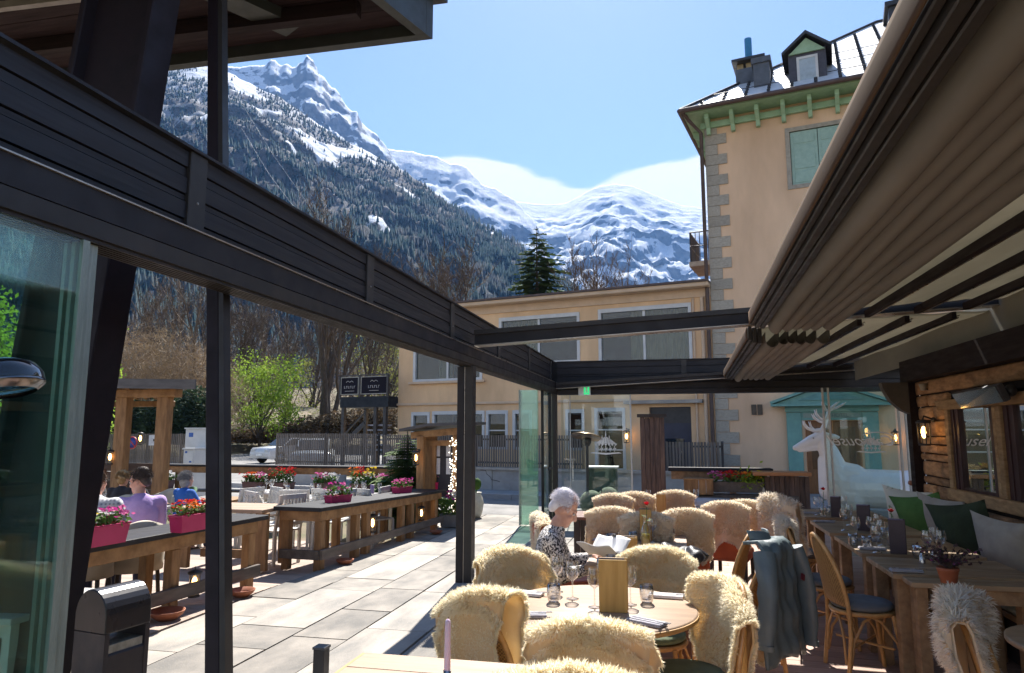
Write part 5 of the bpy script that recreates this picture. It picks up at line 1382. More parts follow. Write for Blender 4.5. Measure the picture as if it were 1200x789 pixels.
def napkin(p, rz_, label, m=None, group=None):
    t = thing('napkin', label, 'napkin', p, rz_, group)
    part('cloth', MB().box((0, 0, .006), (.20, .085, .010)).box((.002, 0, .0145), (.195, .08, .006)), m or m_linen, t, bev=.003)
    mb = MB().beam((-.085, .012, .020), (.06, .012, .020), .005, .002); mb.box((.08, .012, .020), (.045, .016, .003))
    for k in range(4): mb.box((.115, .005 + k * .0047, .020), (.03, .002, .003))
    part('fork', mb, m_steel, t)
    part('knife', MB().box((0, -.018, .020), (.19, .006, .002)), m_steel, t)
    return t
def holder_board(p, rz_, label, m, w=.15, h=.26, th=.03, group=None, extra=None):
    t = thing('menu_holder', label, 'menu holder', p, rz_, group)
    part('front_board', MB().box((0, -th / 2, h / 2), (w, .010, h)), m, t, bev=.002)
    part('back_board', MB().box((.004, th / 2, h / 2 + .006), (w, .010, h)), m, t, bev=.002)
    part('foot', MB().box((0, 0, .012), (w * .96, th - .0125, .02)), m, t)
    part('menu_card', MB().box((-.006, 0, h / 2 + .01), (w * .9, .006, h * .98)), extra or mat('menu_card', (.10, .085, .10), (.07, .06, .08), rough=.5), t)
    return t
m_board = mat('bamboo_board', (.50, .31, .095), (.40, .235, .065), rough=.5, scale=4, stretch=(9, 9, .8), bump=.1)
m_menul = mat('aubergine_leather', (.050, .028, .045), (.035, .02, .033), rough=.35, scale=8, bump=.2, bscale=60)

# --- flowers
def flower_mesh(cols, n, box, seed, size=.022, leafn=120, leafcol=None, h=.10):
    """two meshes: leaves and blossoms over a box"""
    r = np.random.default_rng(seed); lf = MB(); out = []
    for i in range(leafn):
        p = Vector((r.uniform(-box[0], box[0]) * 1.05, r.uniform(-box[1], box[1]) * 1.15, r.random() * h * .8))
        u = Vector(r.normal(0, 1, 3)).normalized(); v = u.cross(Vector(r.normal(0, 1, 3))).normalized(); s = size * r.uniform(.8, 1.7)
        lf.add([p - u * s, p + v * s * .5, p + u * s, p - v * s * .5], [(0, 1, 2, 3)])
    res = [(lf, leafcol)]
    for ci, c in enumerate(cols):
        mb = MB()
        x0 = -box[0] + 2 * box[0] * (ci + .5) / len(cols)
        for i in range(n // len(cols)):
            p = Vector((np.clip(r.normal(x0, box[0] / len(cols) * .75), -box[0] * 1.1, box[0] * 1.1), r.normal(0, box[1] * .7), h * r.uniform(.45, 1.15)))
            up = Vector((r.normal(0, .5), r.normal(-.2, .5), 1)).normalized(); a = up.orthogonal().normalized(); b_ = up.cross(a); s = size * r.uniform(.7, 1.15)
            k = 5
            vs = [p] + [p + (a * math.cos(2 * PI * j / (2 * k)) + b_ * math.sin(2 * PI * j / (2 * k))) * s * (1 if j % 2 == 0 else .62) + up * s * .35 for j in range(2 * k)]
            mb.add(vs, [(0, 1 + j, 1 + (j + 1) % (2 * k)) for j in range(2 * k)])
        res.append((mb, c))
    return res
def petal(name, c): return mat(name, c, tuple(q * .75 for q in c), rough=.6, scale=30, trans=.3, spec=.2)
P_PINK, P_MAG, P_YEL, P_RED, P_ORA, P_WHI = petal('pink_petal', (.75, .17, .42)), petal('magenta_petal', (.55, .04, .28)), petal('yellow_petal', (.85, .62, .05)), petal('red_petal', (.62, .02, .02)), petal('orange_petal', (.85, .22, .03)), petal('white_petal', (.8, .78, .76))
m_leafg = leaf_mat('planter_leaf', (.12, .22, .05), (.06, .13, .03), .3)
m_leafl = leaf_mat('lime_leaf', (.38, .48, .05), (.25, .36, .04), .4)
m_pinkbox = mat('fuchsia_plastic', (.50, .020, .12), (.44, .016, .10), rough=.4)
def planter(p, rz_, label, cols, w=.40, d=.16, h=.15, seed=1, m=None, n=46, leafcol=None, group=None, fh=.12, leafn=120, size=.024):
    t = thing('flower_box', label, 'flower box', p, rz_, group)
    a, b = w / 2, d / 2
    mb = MB()
    lo = [(-a * .9, -b * .85, 0), (a * .9, -b * .85, 0), (a * .9, b * .85, 0), (-a * .9, b * .85, 0)]; hi = [(-a, -b, h), (a, -b, h), (a, b, h), (-a, b, h)]
    hi2 = [(x * 1.04, y * 1.06, z) for x, y, z in hi]; hi3 = [(x * 1.04, y * 1.06, z + .018) for x, y, z in hi]; inn = [(x * .93, y * .88, h + .018) for x, y, z in hi]; inn2 = [(x * .9, y * .85, h - .02) for x, y, z in hi]
    R_ = [lo, hi, hi2, hi3, inn, inn2]; vs = [q for r_ in R_ for q in r_]
    fs = [(3, 2, 1, 0)] + [(k * 4 + j, k * 4 + (j + 1) % 4, k * 4 + 4 + (j + 1) % 4, k * 4 + 4 + j) for k in range(5) for j in range(4)] + [(20, 21, 22, 23)]
    mb.add(vs, fs); part('trough', mb, m or m_pinkbox, t, bev=.004)
    for k, (fm, c) in enumerate(flower_mesh(cols, n, (a, b), seed, leafcol=leafcol or m_leafg, h=fh, leafn=leafn, size=size)):
        o = part('foliage' if k == 0 else 'blossoms', fm.xf(Matrix.Translation((0, 0, h + .005))), c, t, kind='stuff')
    return t

# --- counters of the terrace: black slab on pine posts
def counter(label, x0, y0, x1, y1, dep, posts, zt=.72, end=None, group=None, low=True, zr=1.0):
    t = thing('bar_counter', label, 'counter', (x0, y0, 0)); o = Vector((x0, y0, 0))
    d = Vector((x1 - x0, y1 - y0, 0)); L = d.length; d.normalize(); n_ = Vector((-d.y, d.x, 0))     # n_ points to -X side
    P = lambda a, b, z: o + d * a + n_ * b + Vector((0, 0, z * (1 + (zr - 1) * max(0, a) / L)))
    def bar(a0, a1, b0, b1, z0, z1): mb = MB(); return mb.add([P(a, b, z) for z in (z0, z1) for a, b in ((a0, b0), (a1, b0), (a1, b1), (a0, b1))], [(3, 2, 1, 0), (4, 5, 6, 7)] + [(i, (i + 1) % 4, (i + 1) % 4 + 4, i + 4) for i in range(4)])
    part('top_slab', bar(-.12, L + .12, -.05, dep, zt, zt + .05), m_blackt, t, True, bev=.005)
    part('apron', bar(0, L, 0, .045, zt - .125, zt - .003), m_pine, t, True, bev=.004)
    part('apron', bar(0, L, dep - .1, dep - .055, zt - .125, zt - .003), m_pine, t, True, bev=.004)
    if end: part('apron', bar(-.045, -.001, 0, dep - .06, zt - .125, zt - .003), m_pine, t, True, bev=.004)
    for a in posts:
        part('post', bar(a - .055, a + .055, .002, .10, -.02, zt - .127), m_pinev, t, True, bev=.006)
        part('post', bar(a - .05, a + .05, dep - .15, dep - .056, -.02, zt - .127), m_pinev, t, True, bev=.006)
    if low:
        part('foot_rail', bar(-.03, L + .02, -.045, -.003, .13, .25), m_greyw, t, True, bev=.005)
        if end: part('foot_rail', bar(-.05, -.004, 0, dep - .06, .13, .24), m_greyw, t, True, bev=.005)
    return t
m_terra = mat('terracotta', (.36, .125, .06), (.28, .09, .045), rough=.7, scale=8, bump=.2)
BOWL = MB().lathe([(0, 0), (.09, 0), (.15, .045), (.17, .075), (.175, .09), (.165, .09), (.14, .05), (.08, .02), (0, .02)], 22, cap=False).mesh('bowl', m_terra)
# ================================================================== LEFT TERRACE
tb = struct('terrace', MB().prism([(-13.5, .5, -.24), (-4.37, .5, -.24), (-4.37, 7, -.24), (-4.37, 15.2, -.36), (-13.5, 15.2, -.36), (-13.5, 7, -.24)], (0, 0, .07)), mat('joist_dark', (.06, .045, .035), rough=.9))
m_deckl = mat('rose_grey_decking', (.42, .33, .27), (.30, .225, .18), rough=.75, scale=3, stretch=(.7, 5, 5), bump=.25, rand=.14)
def gz_(y): return -.03 * max(0.0, y - 7.0)          # the terrace falls gently away from the camera
def terr(px, py, h):
    y = 3.0
    for _ in range(200):
        q = py_(px, py, y)
        if q.z <= h + gz_(y): break
        y += .06
    return q
pieces('deck_board', [((-8.93, .6 + i * .145, -.022 + gz_(.6 + i * .145)), (9.1, .137, .045), 0) for i in range(100)], m_deckl, tb)

counter('black topped pine counter holding the pink flower boxes nearest the waste bin', -4.79, 3.9, -4.53, 7.12, .46, (.3, 1.0, 2.05, 3.15))
cB = counter('long black topped pine counter with a row of pink flower boxes beside the yard', -4.30, 8.14, -4.06, 12.1, .62, (.06, .95, 1.25, 2.4, 2.75, 3.75), end=True, zr=.87)
# flower boxes on them
def on_counter(px, py, z=.772): return pz(px, py, z)
p = pz(116, 639, .772); planter(p, .08 + PI / 2 * 0 + 1.40, 'fuchsia box of yellow, white and magenta flowers beside the man in lilac', (P_YEL, P_WHI, P_MAG, P_PINK), .44, .17, .15, 2, n=90, leafn=170, size=.026)
p = pz(222, 622, .772); planter(p, 1.45, 'fuchsia box of red and orange flowers half hidden by the leaning pole', (P_RED, P_ORA, P_RED), .36, .16, .14, 3, n=70)
p = px_(396, 593, -4.48); planter(p, 1.2, 'fuchsia box with tall magenta cyclamen at the corner of the long counter', (P_MAG, P_PINK), .36, .16, .13, 4, n=44, fh=.16)
p = px_(471, 581, -4.40); planter(p, 1.3, 'fuchsia box of pale pink flowers midway along the long counter', (P_PINK, P_MAG), .36, .16, .13, 5, n=60)
p = px_(513, 574, -4.34); planter(p, 1.3, 'fuchsia box of pink flowers at the far end of the long counter', (P_PINK, P_MAG, P_PINK), .36, .16, .13, 6, n=60, fh=.14)
# lanterns hung under the counters and terracotta bowls on the stones
for px, py, lab, hh in ((229, 664, 'glowing lantern hung under the counter beside the leaning pole', .30), (437, 600, 'glowing lantern hung under the long counter near its corner', .30), (494, 591, 'glowing lantern hung under the long counter toward its far end', .28)):
    Y = 6.25 if px < 300 else 9.75 if px < 450 else 11.0
    q = py_(px, py, Y); q = px_(px, py, -4.62 if px < 300 else -4.30 if px < 450 else -4.22)
    wall_lantern('hanging_lantern', q, lab, (1, 0, 0), hh, 'lantern', hang=True)
for px, py, lab, s in ((195, 726, 'terracotta bowl at the foot of the counter, nearest the waste bin', 1.15), (283, 699, 'terracotta bowl just right of the leaning pole', 1.0), (404, 661, 'terracotta bowl under the corner of the long counter', .85), (511, 626, 'terracotta bowl under the far end of the long counter', .8)):
    put(BOWL, 'terracotta_bowl', pz(px, py, 0.004), lab, 'bowl', sc=s * .78)

# plank table between the two counters
t = thing('plank_table', 'light plank table between the two black topped counters', 'table', (-5.5, 8.25, 0))
part('tabletop', MB().bx(-.75, .55, -.4, .35, .70, .745), m_oak, t, bev=.004)
for x, w in ((.42, .16), (-.62, .10)):
    for y in (-.33, .22): part('leg', MB().bx(x, x + w, y, y + .07, 0, .698), m_pinev, t, bev=.004)
part('stretcher', MB().bx(-.5, .42, -.1, -.03, .1, .2), m_pine, t)

# terrace tables with glasses
def square_table(p, sx, sy, label, m=m_oak, zt=.745, th=.035, legm=None, lw=.05, group=None, rz_=0.0):
    t = thing('dining_table', label, 'table', p, rz_, group)
    part('tabletop', MB().bx(-sx / 2, sx / 2, -sy / 2, sy / 2, zt - th, zt), m, t, bev=.004)
    for a in (-1, 1):
        for b in (-1, 1): part('leg', MB().bx(a * (sx / 2 - .07) - lw / 2, a * (sx / 2 - .07) + lw / 2, b * (sy / 2 - .07) - lw / 2, b * (sy / 2 - .07) + lw / 2, 0, zt - th - .002), legm or m_wchair, t)
    for b in (-1, 1): part('apron', MB().box((0, b * (sy / 2 - .07), zt - th - .042), (sx - .2, .02, .08)), legm or m_wchair, t)
    return t
m_wtop = mat('grey_white_top', (.55, .53, .50), (.45, .43, .41), rough=.5, scale=4, stretch=(1, 5, 5))
T_ = [(terr(322, 576, .745), 'grey white terrace table farthest left, below the red geranium'), (terr(378, 584, .745), 'grey white terrace table set with glasses behind the corner of the long counter'),
      (terr(430, 580, .745), 'grey white terrace table with a violet candle behind the long counter'), (terr(262, 584, .745), 'small terrace table with an orange wooden top beside the leaning pole')]
for i, (p, l_) in enumerate(T_): square_table((p.x, p.y, gz_(p.y)), .8 if i < 3 else .6, .8 if i < 3 else .6, l_, m_wtop if i < 3 else m_pine, rz_=.1)
TT = square_table((-7.35, 7.9, -.03), 1.5, .8, 'long grey table laid for the guests behind the man in lilac', m_wtop)
k = 0
gl = 'clear wine glass standing on the grey white terrace tables'
for ti, (p, _l) in enumerate(T_[:3]):
    wh_ = ('below the red geranium', 'behind the counter corner', 'with the violet candle')[ti]
    for dx, dy in ((-.25, -.15), (-.12, .1), (.05, -.22), (.2, .12), (.28, -.1), (-.3, .2)):
        put(WINE if k % 3 else TUMB, 'wine_glass' if k % 3 else 'tumbler', (p.x + dx, p.y + dy, .747 + gz_(p.y)), 'clear wine glass on the terrace table ' + wh_ if k % 3 else 'clear tumbler on the terrace table ' + wh_, 'glass', 'glasses on the terrace tables' if k % 3 else 'tumblers on the terrace tables'); k += 1
    napkin((p.x - .1, p.y - .3, .747 + gz_(p.y)), .1, 'folded napkin on the terrace table ' + wh_, group='napkins on the terrace tables')
p = T_[2][0]; solo('candle', MB().lathe([(.035, 0), (.035, .16), (.03, .163), (0, .163)], 12), mat('violet_wax', (.22, .16, .30), rough=.5), 'violet pillar candle on the terrace table behind the long counter', 'candle', (p.x + .05, p.y + .1, .747 + gz_(p.y)))
p = T_[2][0]
solo('stone_lamp', MB().ball((0, 0, .05), (.07, .07, .06), 12, 8), mat('dark_wicker', (.12, .10, .09), rough=.8, bump=.5, scale=30), 'round dark wicker ball beside the violet candle', 'ornament', (p.x - .2, p.y - .1, .747 + gz_(p.y)))

# chairs of the terrace
SC_ = slat_chair('off white slatted armchair facing the terrace table below the red geranium')
first = True
lst = [((284, 570), 1.2, 'off white slatted armchair with a white fleece, first right of the leaning pole', 1), ((-6.3, 9.9), 2.5, 'grey slatted armchair with bare vertical slats behind the plank table', 0), ((348, 572), .4, 'off white slatted armchair with a white fleece left of the dark car', 1),
       ((392, 571), -.3, 'off white slatted armchair with a white fleece behind the fuchsia cyclamen', 1), ((440, 571), -.5, 'off white slatted armchair with a white fleece beside the violet candle', 1), ((-5.25, 8.75), 1.2, 'off white slatted armchair close behind the corner of the long counter', 0),
       ((-5.1, 10.0), 1.5, 'off white slatted armchair behind the middle of the long counter', 0), ((-5.75, 9.3), -.6, 'off white slatted armchair with a fleece hanging over its seat near the counter corner', 2), ((-4.95, 11.0), 1.6, 'off white slatted armchair nearest the timber menu kiosk', 0)]
for (px, py), rz_, lab, sk in lst:
    p = terr(px, py, .93) if not isinstance(px, float) else Vector((px, py, 0)); q = (p.x, p.y, gz_(p.y))
    if first: SC_.location = q; SC_.rotation_euler = (0, 0, rz_); SC_['label'] = lab; first = False
    else: dup(SC_, q, rz_, lab)
    if sk: put_skin(SKIN_WHITE, q, rz_, 'white fleece over the ' + ' '.join(lab.split()[3:]).replace('with a white fleece', '').replace('with a fleece hanging over its seat ', '').replace('  ', ' ').replace(',', '').strip(), 'white fleeces on the terrace chairs', (.72, .8, .9))
m_gvel = mat('green_velvet', (.055, .13, .05), (.035, .09, .035), rough=.85, scale=5, bump=.2)
m_ecru = mat('ecru_cloth', (.52, .47, .38), (.44, .39, .31), rough=.9, scale=5, bump=.2)
G0 = tub_chair('green velvet tub chair right of the man in lilac', m_gvel); q = terr(209, 572, .84); G0.location = (q.x, q.y, gz_(q.y)); G0.rotation_euler = (0, 0, 2.7)
q = terr(157, 586, .84); dup(G0, (q.x, q.y, gz_(q.y)), 2.9, 'green velvet tub chair behind the head of the man in lilac')
E0 = tub_chair('ecru tub chair beside the green one, backing on to the yard', m_ecru); q = terr(188, 574, .84); E0.location = (q.x, q.y, gz_(q.y)); E0.rotation_euler = (0, 0, 3.0)
q = terr(135, 582, .84); dup(E0, (q.x, q.y, gz_(q.y)), 3.2, 'ecru tub chair in front of the curly haired guest')
for q, rz_, lab in (((-5.36, 6.25, -.02), .95, 'ecru tub chair under the man in the lilac shirt'), ((-5.48, 5.74, 0), .45, 'ecru tub chair of the guest in the checked shirt')): dup(E0, q, rz_, lab)
dup(G0, (-4.18, 3.62, 0), -1.3, 'green velvet tub chair of the girl behind the near glass panes')
square_table((-6.2, 5.4, 0), .9, 1.7, 'dark terrace table in front of the man in lilac', m_greyw)
square_table((-3.62, 3.42, 0), .55, .7, 'grey table before the girl behind the near glass panes', m_wtop)
# black jacket hung over the counter beside the man
q = px_(200, 622, -5.02)
jm = MB(); jm.grid(lambda u, v: (.46 * (u - .5) + .03 * math.sin(v * 9), .10 * math.cos(PI * (v * 1.3)) * (1 + .25 * math.sin(u * 9)), .10 * math.sin(PI * v) - .28 * max(0, v - .75) + .018 * math.sin(u * 23 + v * 5)), 26, 14, thick=.02)
jm.xf(Matrix.Diagonal((.72, .7, .45, 1)))
solo('folded_jacket', jm, mat('black_puffer', (.018, .018, .024), (.012, .012, .016), rough=.5, scale=8, bump=.4), 'black jacket bundled on the chair back beside the man in lilac', 'jacket', q, 1.2)

# far counter and flower troughs closing the terrace
t = thing('bar_counter', 'long far counter with black top in front of the parked cars', 'counter', (-8.8, 14.75, 0))
part('top_slab', MB().bx(-13.2, -5.15, 14.6, 15.0, .885, .93), m_blackt, t, True, bev=.005)
part('apron', MB().bx(-13.2, -5.2, 14.62, 14.66, .74, .882), m_pine, t, True)
for x in (-13.0, -11.6, -10.4, -9.15, -7.75, -6.4, -5.3): part('post', MB().bx(x, x + .11, 14.66, 14.76, 0, .74), m_pinev, t, True)
part('trough_shelf', MB().bx(-13.1, -5.2, 14.2, 14.58, .34, .38), m_greyw, t, True)
gz = [((298, 570), (P_RED, P_ORA, P_PINK), 'flower trough of red and pink flowers left of the red geranium', 7), ((331, 570), (P_RED, P_RED), 'flower trough with a tall red geranium on the far counter', 8), ((382, 572), (P_PINK, P_WHI), 'flower trough with small pale flowers before the car', 9),
      ((425, 572), (P_ORA, P_RED, P_YEL), 'flower trough of bright orange and yellow flowers before the spruce', 10), ((190, 575), (P_YEL, P_PINK, P_WHI), 'flower trough of yellow flowers before the timber post', 11), ((441, 573), (P_WHI, P_PINK), 'flower trough of white flowers right of the orange ones', 12)]
for (px, py), cols, lab, sd in gz:
    q = py_(px, py, 14.4); planter((q.x, 14.4, .385), 0, lab, cols, .52, .2, .17, sd, mat('mauve_trough', (.20, .11, .11), rough=.6), 80, fh=.32 if sd in (8, 10) else .2, leafn=220, size=.035)
# guests' shelter: posts, beam, roof, plank walls
sh = thing('timber_shelter', 'open timber shelter with a flat dark roof over the guests at the left', 'shelter', (-9.6, 10.6, 0))
def post_at(px0, px1, Y, ztop, zb=0):
    a, b = py_(px0, 520, Y).x, py_(px1, 520, Y).x
    part('post', MB().bx(a, b, Y - .08, Y + .08, zb, ztop), m_pinev, sh, True, bev=.008)
post_at(136, 149, 10.6, 2.30); post_at(184, 197, 10.6, 2.30); post_at(100, 112, 10.6, 2.3)
xa, xb = -12.2, py_(209, 470, 10.6).x
part('beam', MB().bx(xa, xb, 10.5, 10.7, 2.30, 2.44), m_pine, sh, True, bev=.008)
part('beam', MB().bx(xa, py_(200, 470, 12.6).x, 12.6, 12.75, 2.22, 2.34), m_pine, sh, True, bev=.008)
xr = py_(234, 460, 10.2).x
xf_ = py_(206, 468, 12.9).x
part('roof_slab', MB().prism([(xa, 10.1, 2.58), (xr, 10.1, 2.50), (xf_, 12.9, 2.48), (xa, 12.9, 2.56)], (0, 0, .03)), m_dark, sh, True)
part('fascia', MB().prism([(xa, 10.07, 2.50), (xr, 10.07, 2.40), (xr, 10.07, 2.56), (xa, 10.07, 2.68)], (0, .03, 0)), mat('grey_fascia', (.10, .095, .095), (.07, .068, .07), rough=.6, scale=4, stretch=(1, 5, 5)), sh, True)
for x in np.arange(xa + .2, xr, .48): part('rafter', MB().beam((x, 10.12, 2.50), (xa + (x - xa) * (xf_ - xa) / (xr - xa), 12.8, 2.42), .07, .11), m_pine, sh, True)
for k in range(6): part('wall_board', MB().bx(-12.2, py_(183, 540, 11.6).x, 11.6, 11.63, .12 + k * .165, .12 + k * .165 + .155), mat('dark_shelter_board', (.075, .045, .032), (.05, .03, .022), rough=.7, scale=3, stretch=(.6, 5, 5), rand=.25), sh, True)
wall_lantern('wall_lantern', py_(121, 527, 10.5), 'warm lantern on the leftmost post of the timber shelter', (1, 0, 0), .3)
wall_lantern('wall_lantern', py_(165, 505, 12.6), 'tiny lantern hung under the roof of the timber shelter', (0, -1, 0), .3, hang=True)
# timber menu kiosk with its spruce
kk = thing('menu_kiosk', 'small timber kiosk with grey roof and posted menus at the end of the counter', 'kiosk', (-4.2, 12.6, 0)); 
for px0, px1, Y, zt in ((489, 497, 12.3, 1.62), (499, 511, 12.55, 1.72), (531, 541, 12.5, 1.74), (493, 501, 13.3, 1.6)):
    a, b = py_(px0, 560, Y).x, py_(px1, 560, Y).x; part('post', MB().bx(a, b, Y - .06, Y + .06, 0, zt), m_pinev, kk, True, bev=.006)
xa, xb = py_(471, 505, 12.2).x, py_(540, 500, 12.2).x
part('roof_slab', MB().prism([(xa, 12.05, 1.70), (xa + .55, 12.05, 1.80), (xb + .1, 12.05, 1.82), (xb + .1, 13.6, 1.84), (xa, 13.6, 1.72)], (0, 0, .05)), mat('grey_fascia', (.1, .1, .1)), kk, True)
part('beam', MB().beam((xa + .15, 12.3, 1.63), (xb, 12.3, 1.72), .08, .12), m_pine, kk, True, bev=.006)
part('beam', MB().bx(py_(500, 560, 12.5).x, xb, 12.46, 12.54, 1.44, 1.54), m_pine, kk, True)
part('back_board', MB().bx(py_(511, 560, 12.6).x, xb - .05, 12.58, 12.61, .5, 1.44), mat('navy_board', (.03, .03, .045)), kk, True)
for px0, px1 in ((510, 515.5), (523, 528)):
    for y0, y1 in ((520, 535), (537, 556)):
        a, b = py_(px0, y0, 12.57), py_(px1, y1, 12.57); part('menu_sheet', MB().bx(a.x, b.x, 12.565, 12.575, b.z, a.z), mat('paper', (.66, .68, .74), (.58, .6, .66), rough=.8, scale=40), kk, True)
lb = MB(); rl2 = random.Random(2)
for k in range(110):
    x = py_(530 + rl2.uniform(-4, 5), 560, 12.42).x; lb.ball((x, 12.42 + rl2.uniform(-.02, .03), rl2.uniform(.1, 1.6)), .012, 5, 4)
part('fairy_lights', lb, emit('fairy_bulb', (1, .92, .75), 1.2), kk, True, kind='stuff')
wall_lantern('wall_lantern', py_(491, 528, 12.2), 'lit lantern on the post of the timber menu kiosk', (0, -1, 0), .3)
q = py_(476, 590, 13.4); fir('spruce_tree', (q.x, 13.4, .05), py_(476, 508, 13.4).z, .85, 'small bushy spruce beside the timber menu kiosk', m_spruce, 6, 30, .03, .25, 3.2, 1.7)
q = py_(506, 590, 12.0); planter((q.x + .3, 12.25, .02), .1, 'low tub of mixed leaves and violets under the menu kiosk', (P_MAG, P_WHI), .4, .3, .2, 13, mat('grey_tub', (.2, .2, .2)), 30, fh=.36, leafn=200, size=.04)
# cream urn peeping out behind the pergola post
t = thing('garden_urn', 'cream urn with a small green plant behind the pergola post', 'urn', pz(557, 607, 0))
part('pot', MB().lathe([(0, 0), (.10, 0), (.14, .1), (.17, .28), (.14, .40), (.11, .46), (.13, .5), (.1, .5), (0, .44)], 16, cap=False), mat('cream_glaze', (.6, .58, .5), rough=.4), t)
part('foliage', flower_mesh((), 0, (.10, .10), 5, leafn=60, h=.35, size=.05)[0][0].xf(Matrix.Translation((0, 0, .46))) if False else MB().tube([(0, 0, .44), (.03, 0, .6), (.02, .02, .78)], [.02, .015, .008], 5).ball((.03, 0, .66), (.09, .09, .12), 7, 6), m_leafg, t)
# waste bin and bollard
wb = thing('waste_bin', 'black steel waste bin with rounded hood in the lower left foreground', 'bin', (-2.86, 3.22, 0), 1.40); wb.scale = (.66, .66, 1.0)
prof = [(-.17, .0), (-.17, .80)] + [(.17 * -math.cos(a), .80 + .10 * math.sin(a)) for a in np.linspace(.15, PI - .15, 12)] + [(.17, .80), (.17, .0)]
part('hood', MB().prism([(-.20, y, z) for y, z in [(-.17, .70), (-.17, .78)] + [(.17 * -math.cos(a), .78 + .13 * math.sin(a)) for a in np.linspace(.1, PI - .1, 14)] + [(.17, .78), (.17, .70)]], (.40, 0, 0)), mat('bin_steel', (.040, .038, .042), (.03, .029, .032), rough=.3, metal=.4), wb, bev=.006)
part('body', MB().bx(-.195, .195, -.165, .165, .02, .60), mat('bin_steel_matt', (.030, .024, .028), (.024, .02, .023), rough=.5), wb, bev=.01)
for x in (-.197, .157): part('side_wall', MB().bx(x, x + .04, -.168, .168, .0, .699), MATS['bin_steel_matt'], wb)
part('ash_tray', MB().bx(-.15, .15, -.15, .16, .60, .64), mat('ash_tin', (.34, .31, .25), (.22, .2, .16), rough=.5, scale=20), wb)
part('badge', MB().lathe([(0, 0), (.028, 0), (.028, .004), (0, .004)], 14).xf(Matrix.Translation((.03, -.166, .46)) @ Matrix.Rotation(PI / 2, 4, 'X') @ Matrix.Diagonal((1, .5, 1, 1))), mat('silver_badge', (.5, .5, .5), rough=.3, metal=.8), wb)
mk = MB()
for a, b in (((-.06, .20), (-.01, .12)), ((-.01, .12), (.03, .17)), ((.06, .10), (.12, .19)), ((.12, .19), (.10, .20)), ((.10, .20), (.05, .11)), ((-.06, .2), (-.03, .21))): mk.beam((a[0], -.168, a[1]), (b[0], -.168, b[1]), .005, .007, up=(0, 1, 0))
part('emblem', mk, m_white, wb)
bo = thing('bollard', 'short black square post standing on the stones before the wooden table', 'bollard', pz(377, 757, .42) - Vector((0, 0, .42)))
part('shaft', MB().bx(-.036, .036, -.036, .036, 0, .405), m_dark, bo, bev=.003)
part('cap', MB().bx(-.04, .04, -.04, .04, .406, .42), mat('cap_grey', (.08, .08, .085), rough=.4), bo)

# --- street things beyond: cabinets, signs, cars
def cabinet(px0, px1, y0, y1, Y, label):
    a, b = py_(px0, y1, Y), py_(px1, y0, Y)
    t = thing('utility_cabinet', label, 'cabinet', ((a.x + b.x) / 2, Y, a.z)); w = b.x - a.x; h = b.z - a.z
    part('body', MB().bx(-w / 2, w / 2, 0, .6, -.9, h), mat('cabinet_white', (.66, .66, .64), (.58, .58, .56), rough=.5, scale=3), t, bev=.01)
    part('lid', MB().bx(-w / 2 - .02, w / 2 + .02, -.03, .63, h + .003, h + .04), MATS['cabinet_white'], t)
    part('door', MB().bx(-w / 2 + .04, w / 2 - .04, -.012, -.001, .05, h - .05), MATS['cabinet_white'], t)
    part('label', MB().bx(-w * .32, -w * .12, -.016, -.0125, h * .78, h * .9).bx(.1 * w, .3 * w, -.016, -.0125, h * .2, h * .3), mat('blue_sticker', (.03, .12, .42), rough=.5), t)
    return t
cabinet(215, 243, 503, 545, 17.2, 'tall white utility cabinet with a blue sticker behind the terrace'); cabinet(214, 228, 527, 546, 16.6, 'low white meter cabinet in front of the tall one')
sg = thing('parking_sign', 'round blue and red no parking sign on the far slat fence', 'sign', py_(155, 519, 16.6))
part('disc', MB().lathe([(0, 0), (.17, 0), (.17, .01), (0, .01)], 20).xf(Matrix.Rotation(PI / 2, 4, 'X')), mat('sign_blue', (.03, .06, .32), rough=.4), sg)
part('rim', MB().tube([(.155 * math.cos(a), -.012, .155 * math.sin(a)) for a in np.linspace(0, 2 * PI, 25)[:-1]], .018, 5, closed=True), mat('sign_red', (.50, .03, .03), rough=.4), sg)
part('slash', MB().beam((-.11, -.014, .11), (.11, -.014, -.11), .03, .006, up=(0, 1, 0)), MATS['sign_red'], sg)
sg = thing('notice_plate', 'small white notice plate on the far slat fence', 'sign', py_(181, 516, 16.6))
part('plate', MB().bx(-.17, .17, -.01, 0, -.14, .14), mat('plate_white', (.72, .73, .75), rough=.5), sg); part('symbol', MB().bx(-.03, .03, -.014, -.0105, -.03, .03), m_dark, sg)
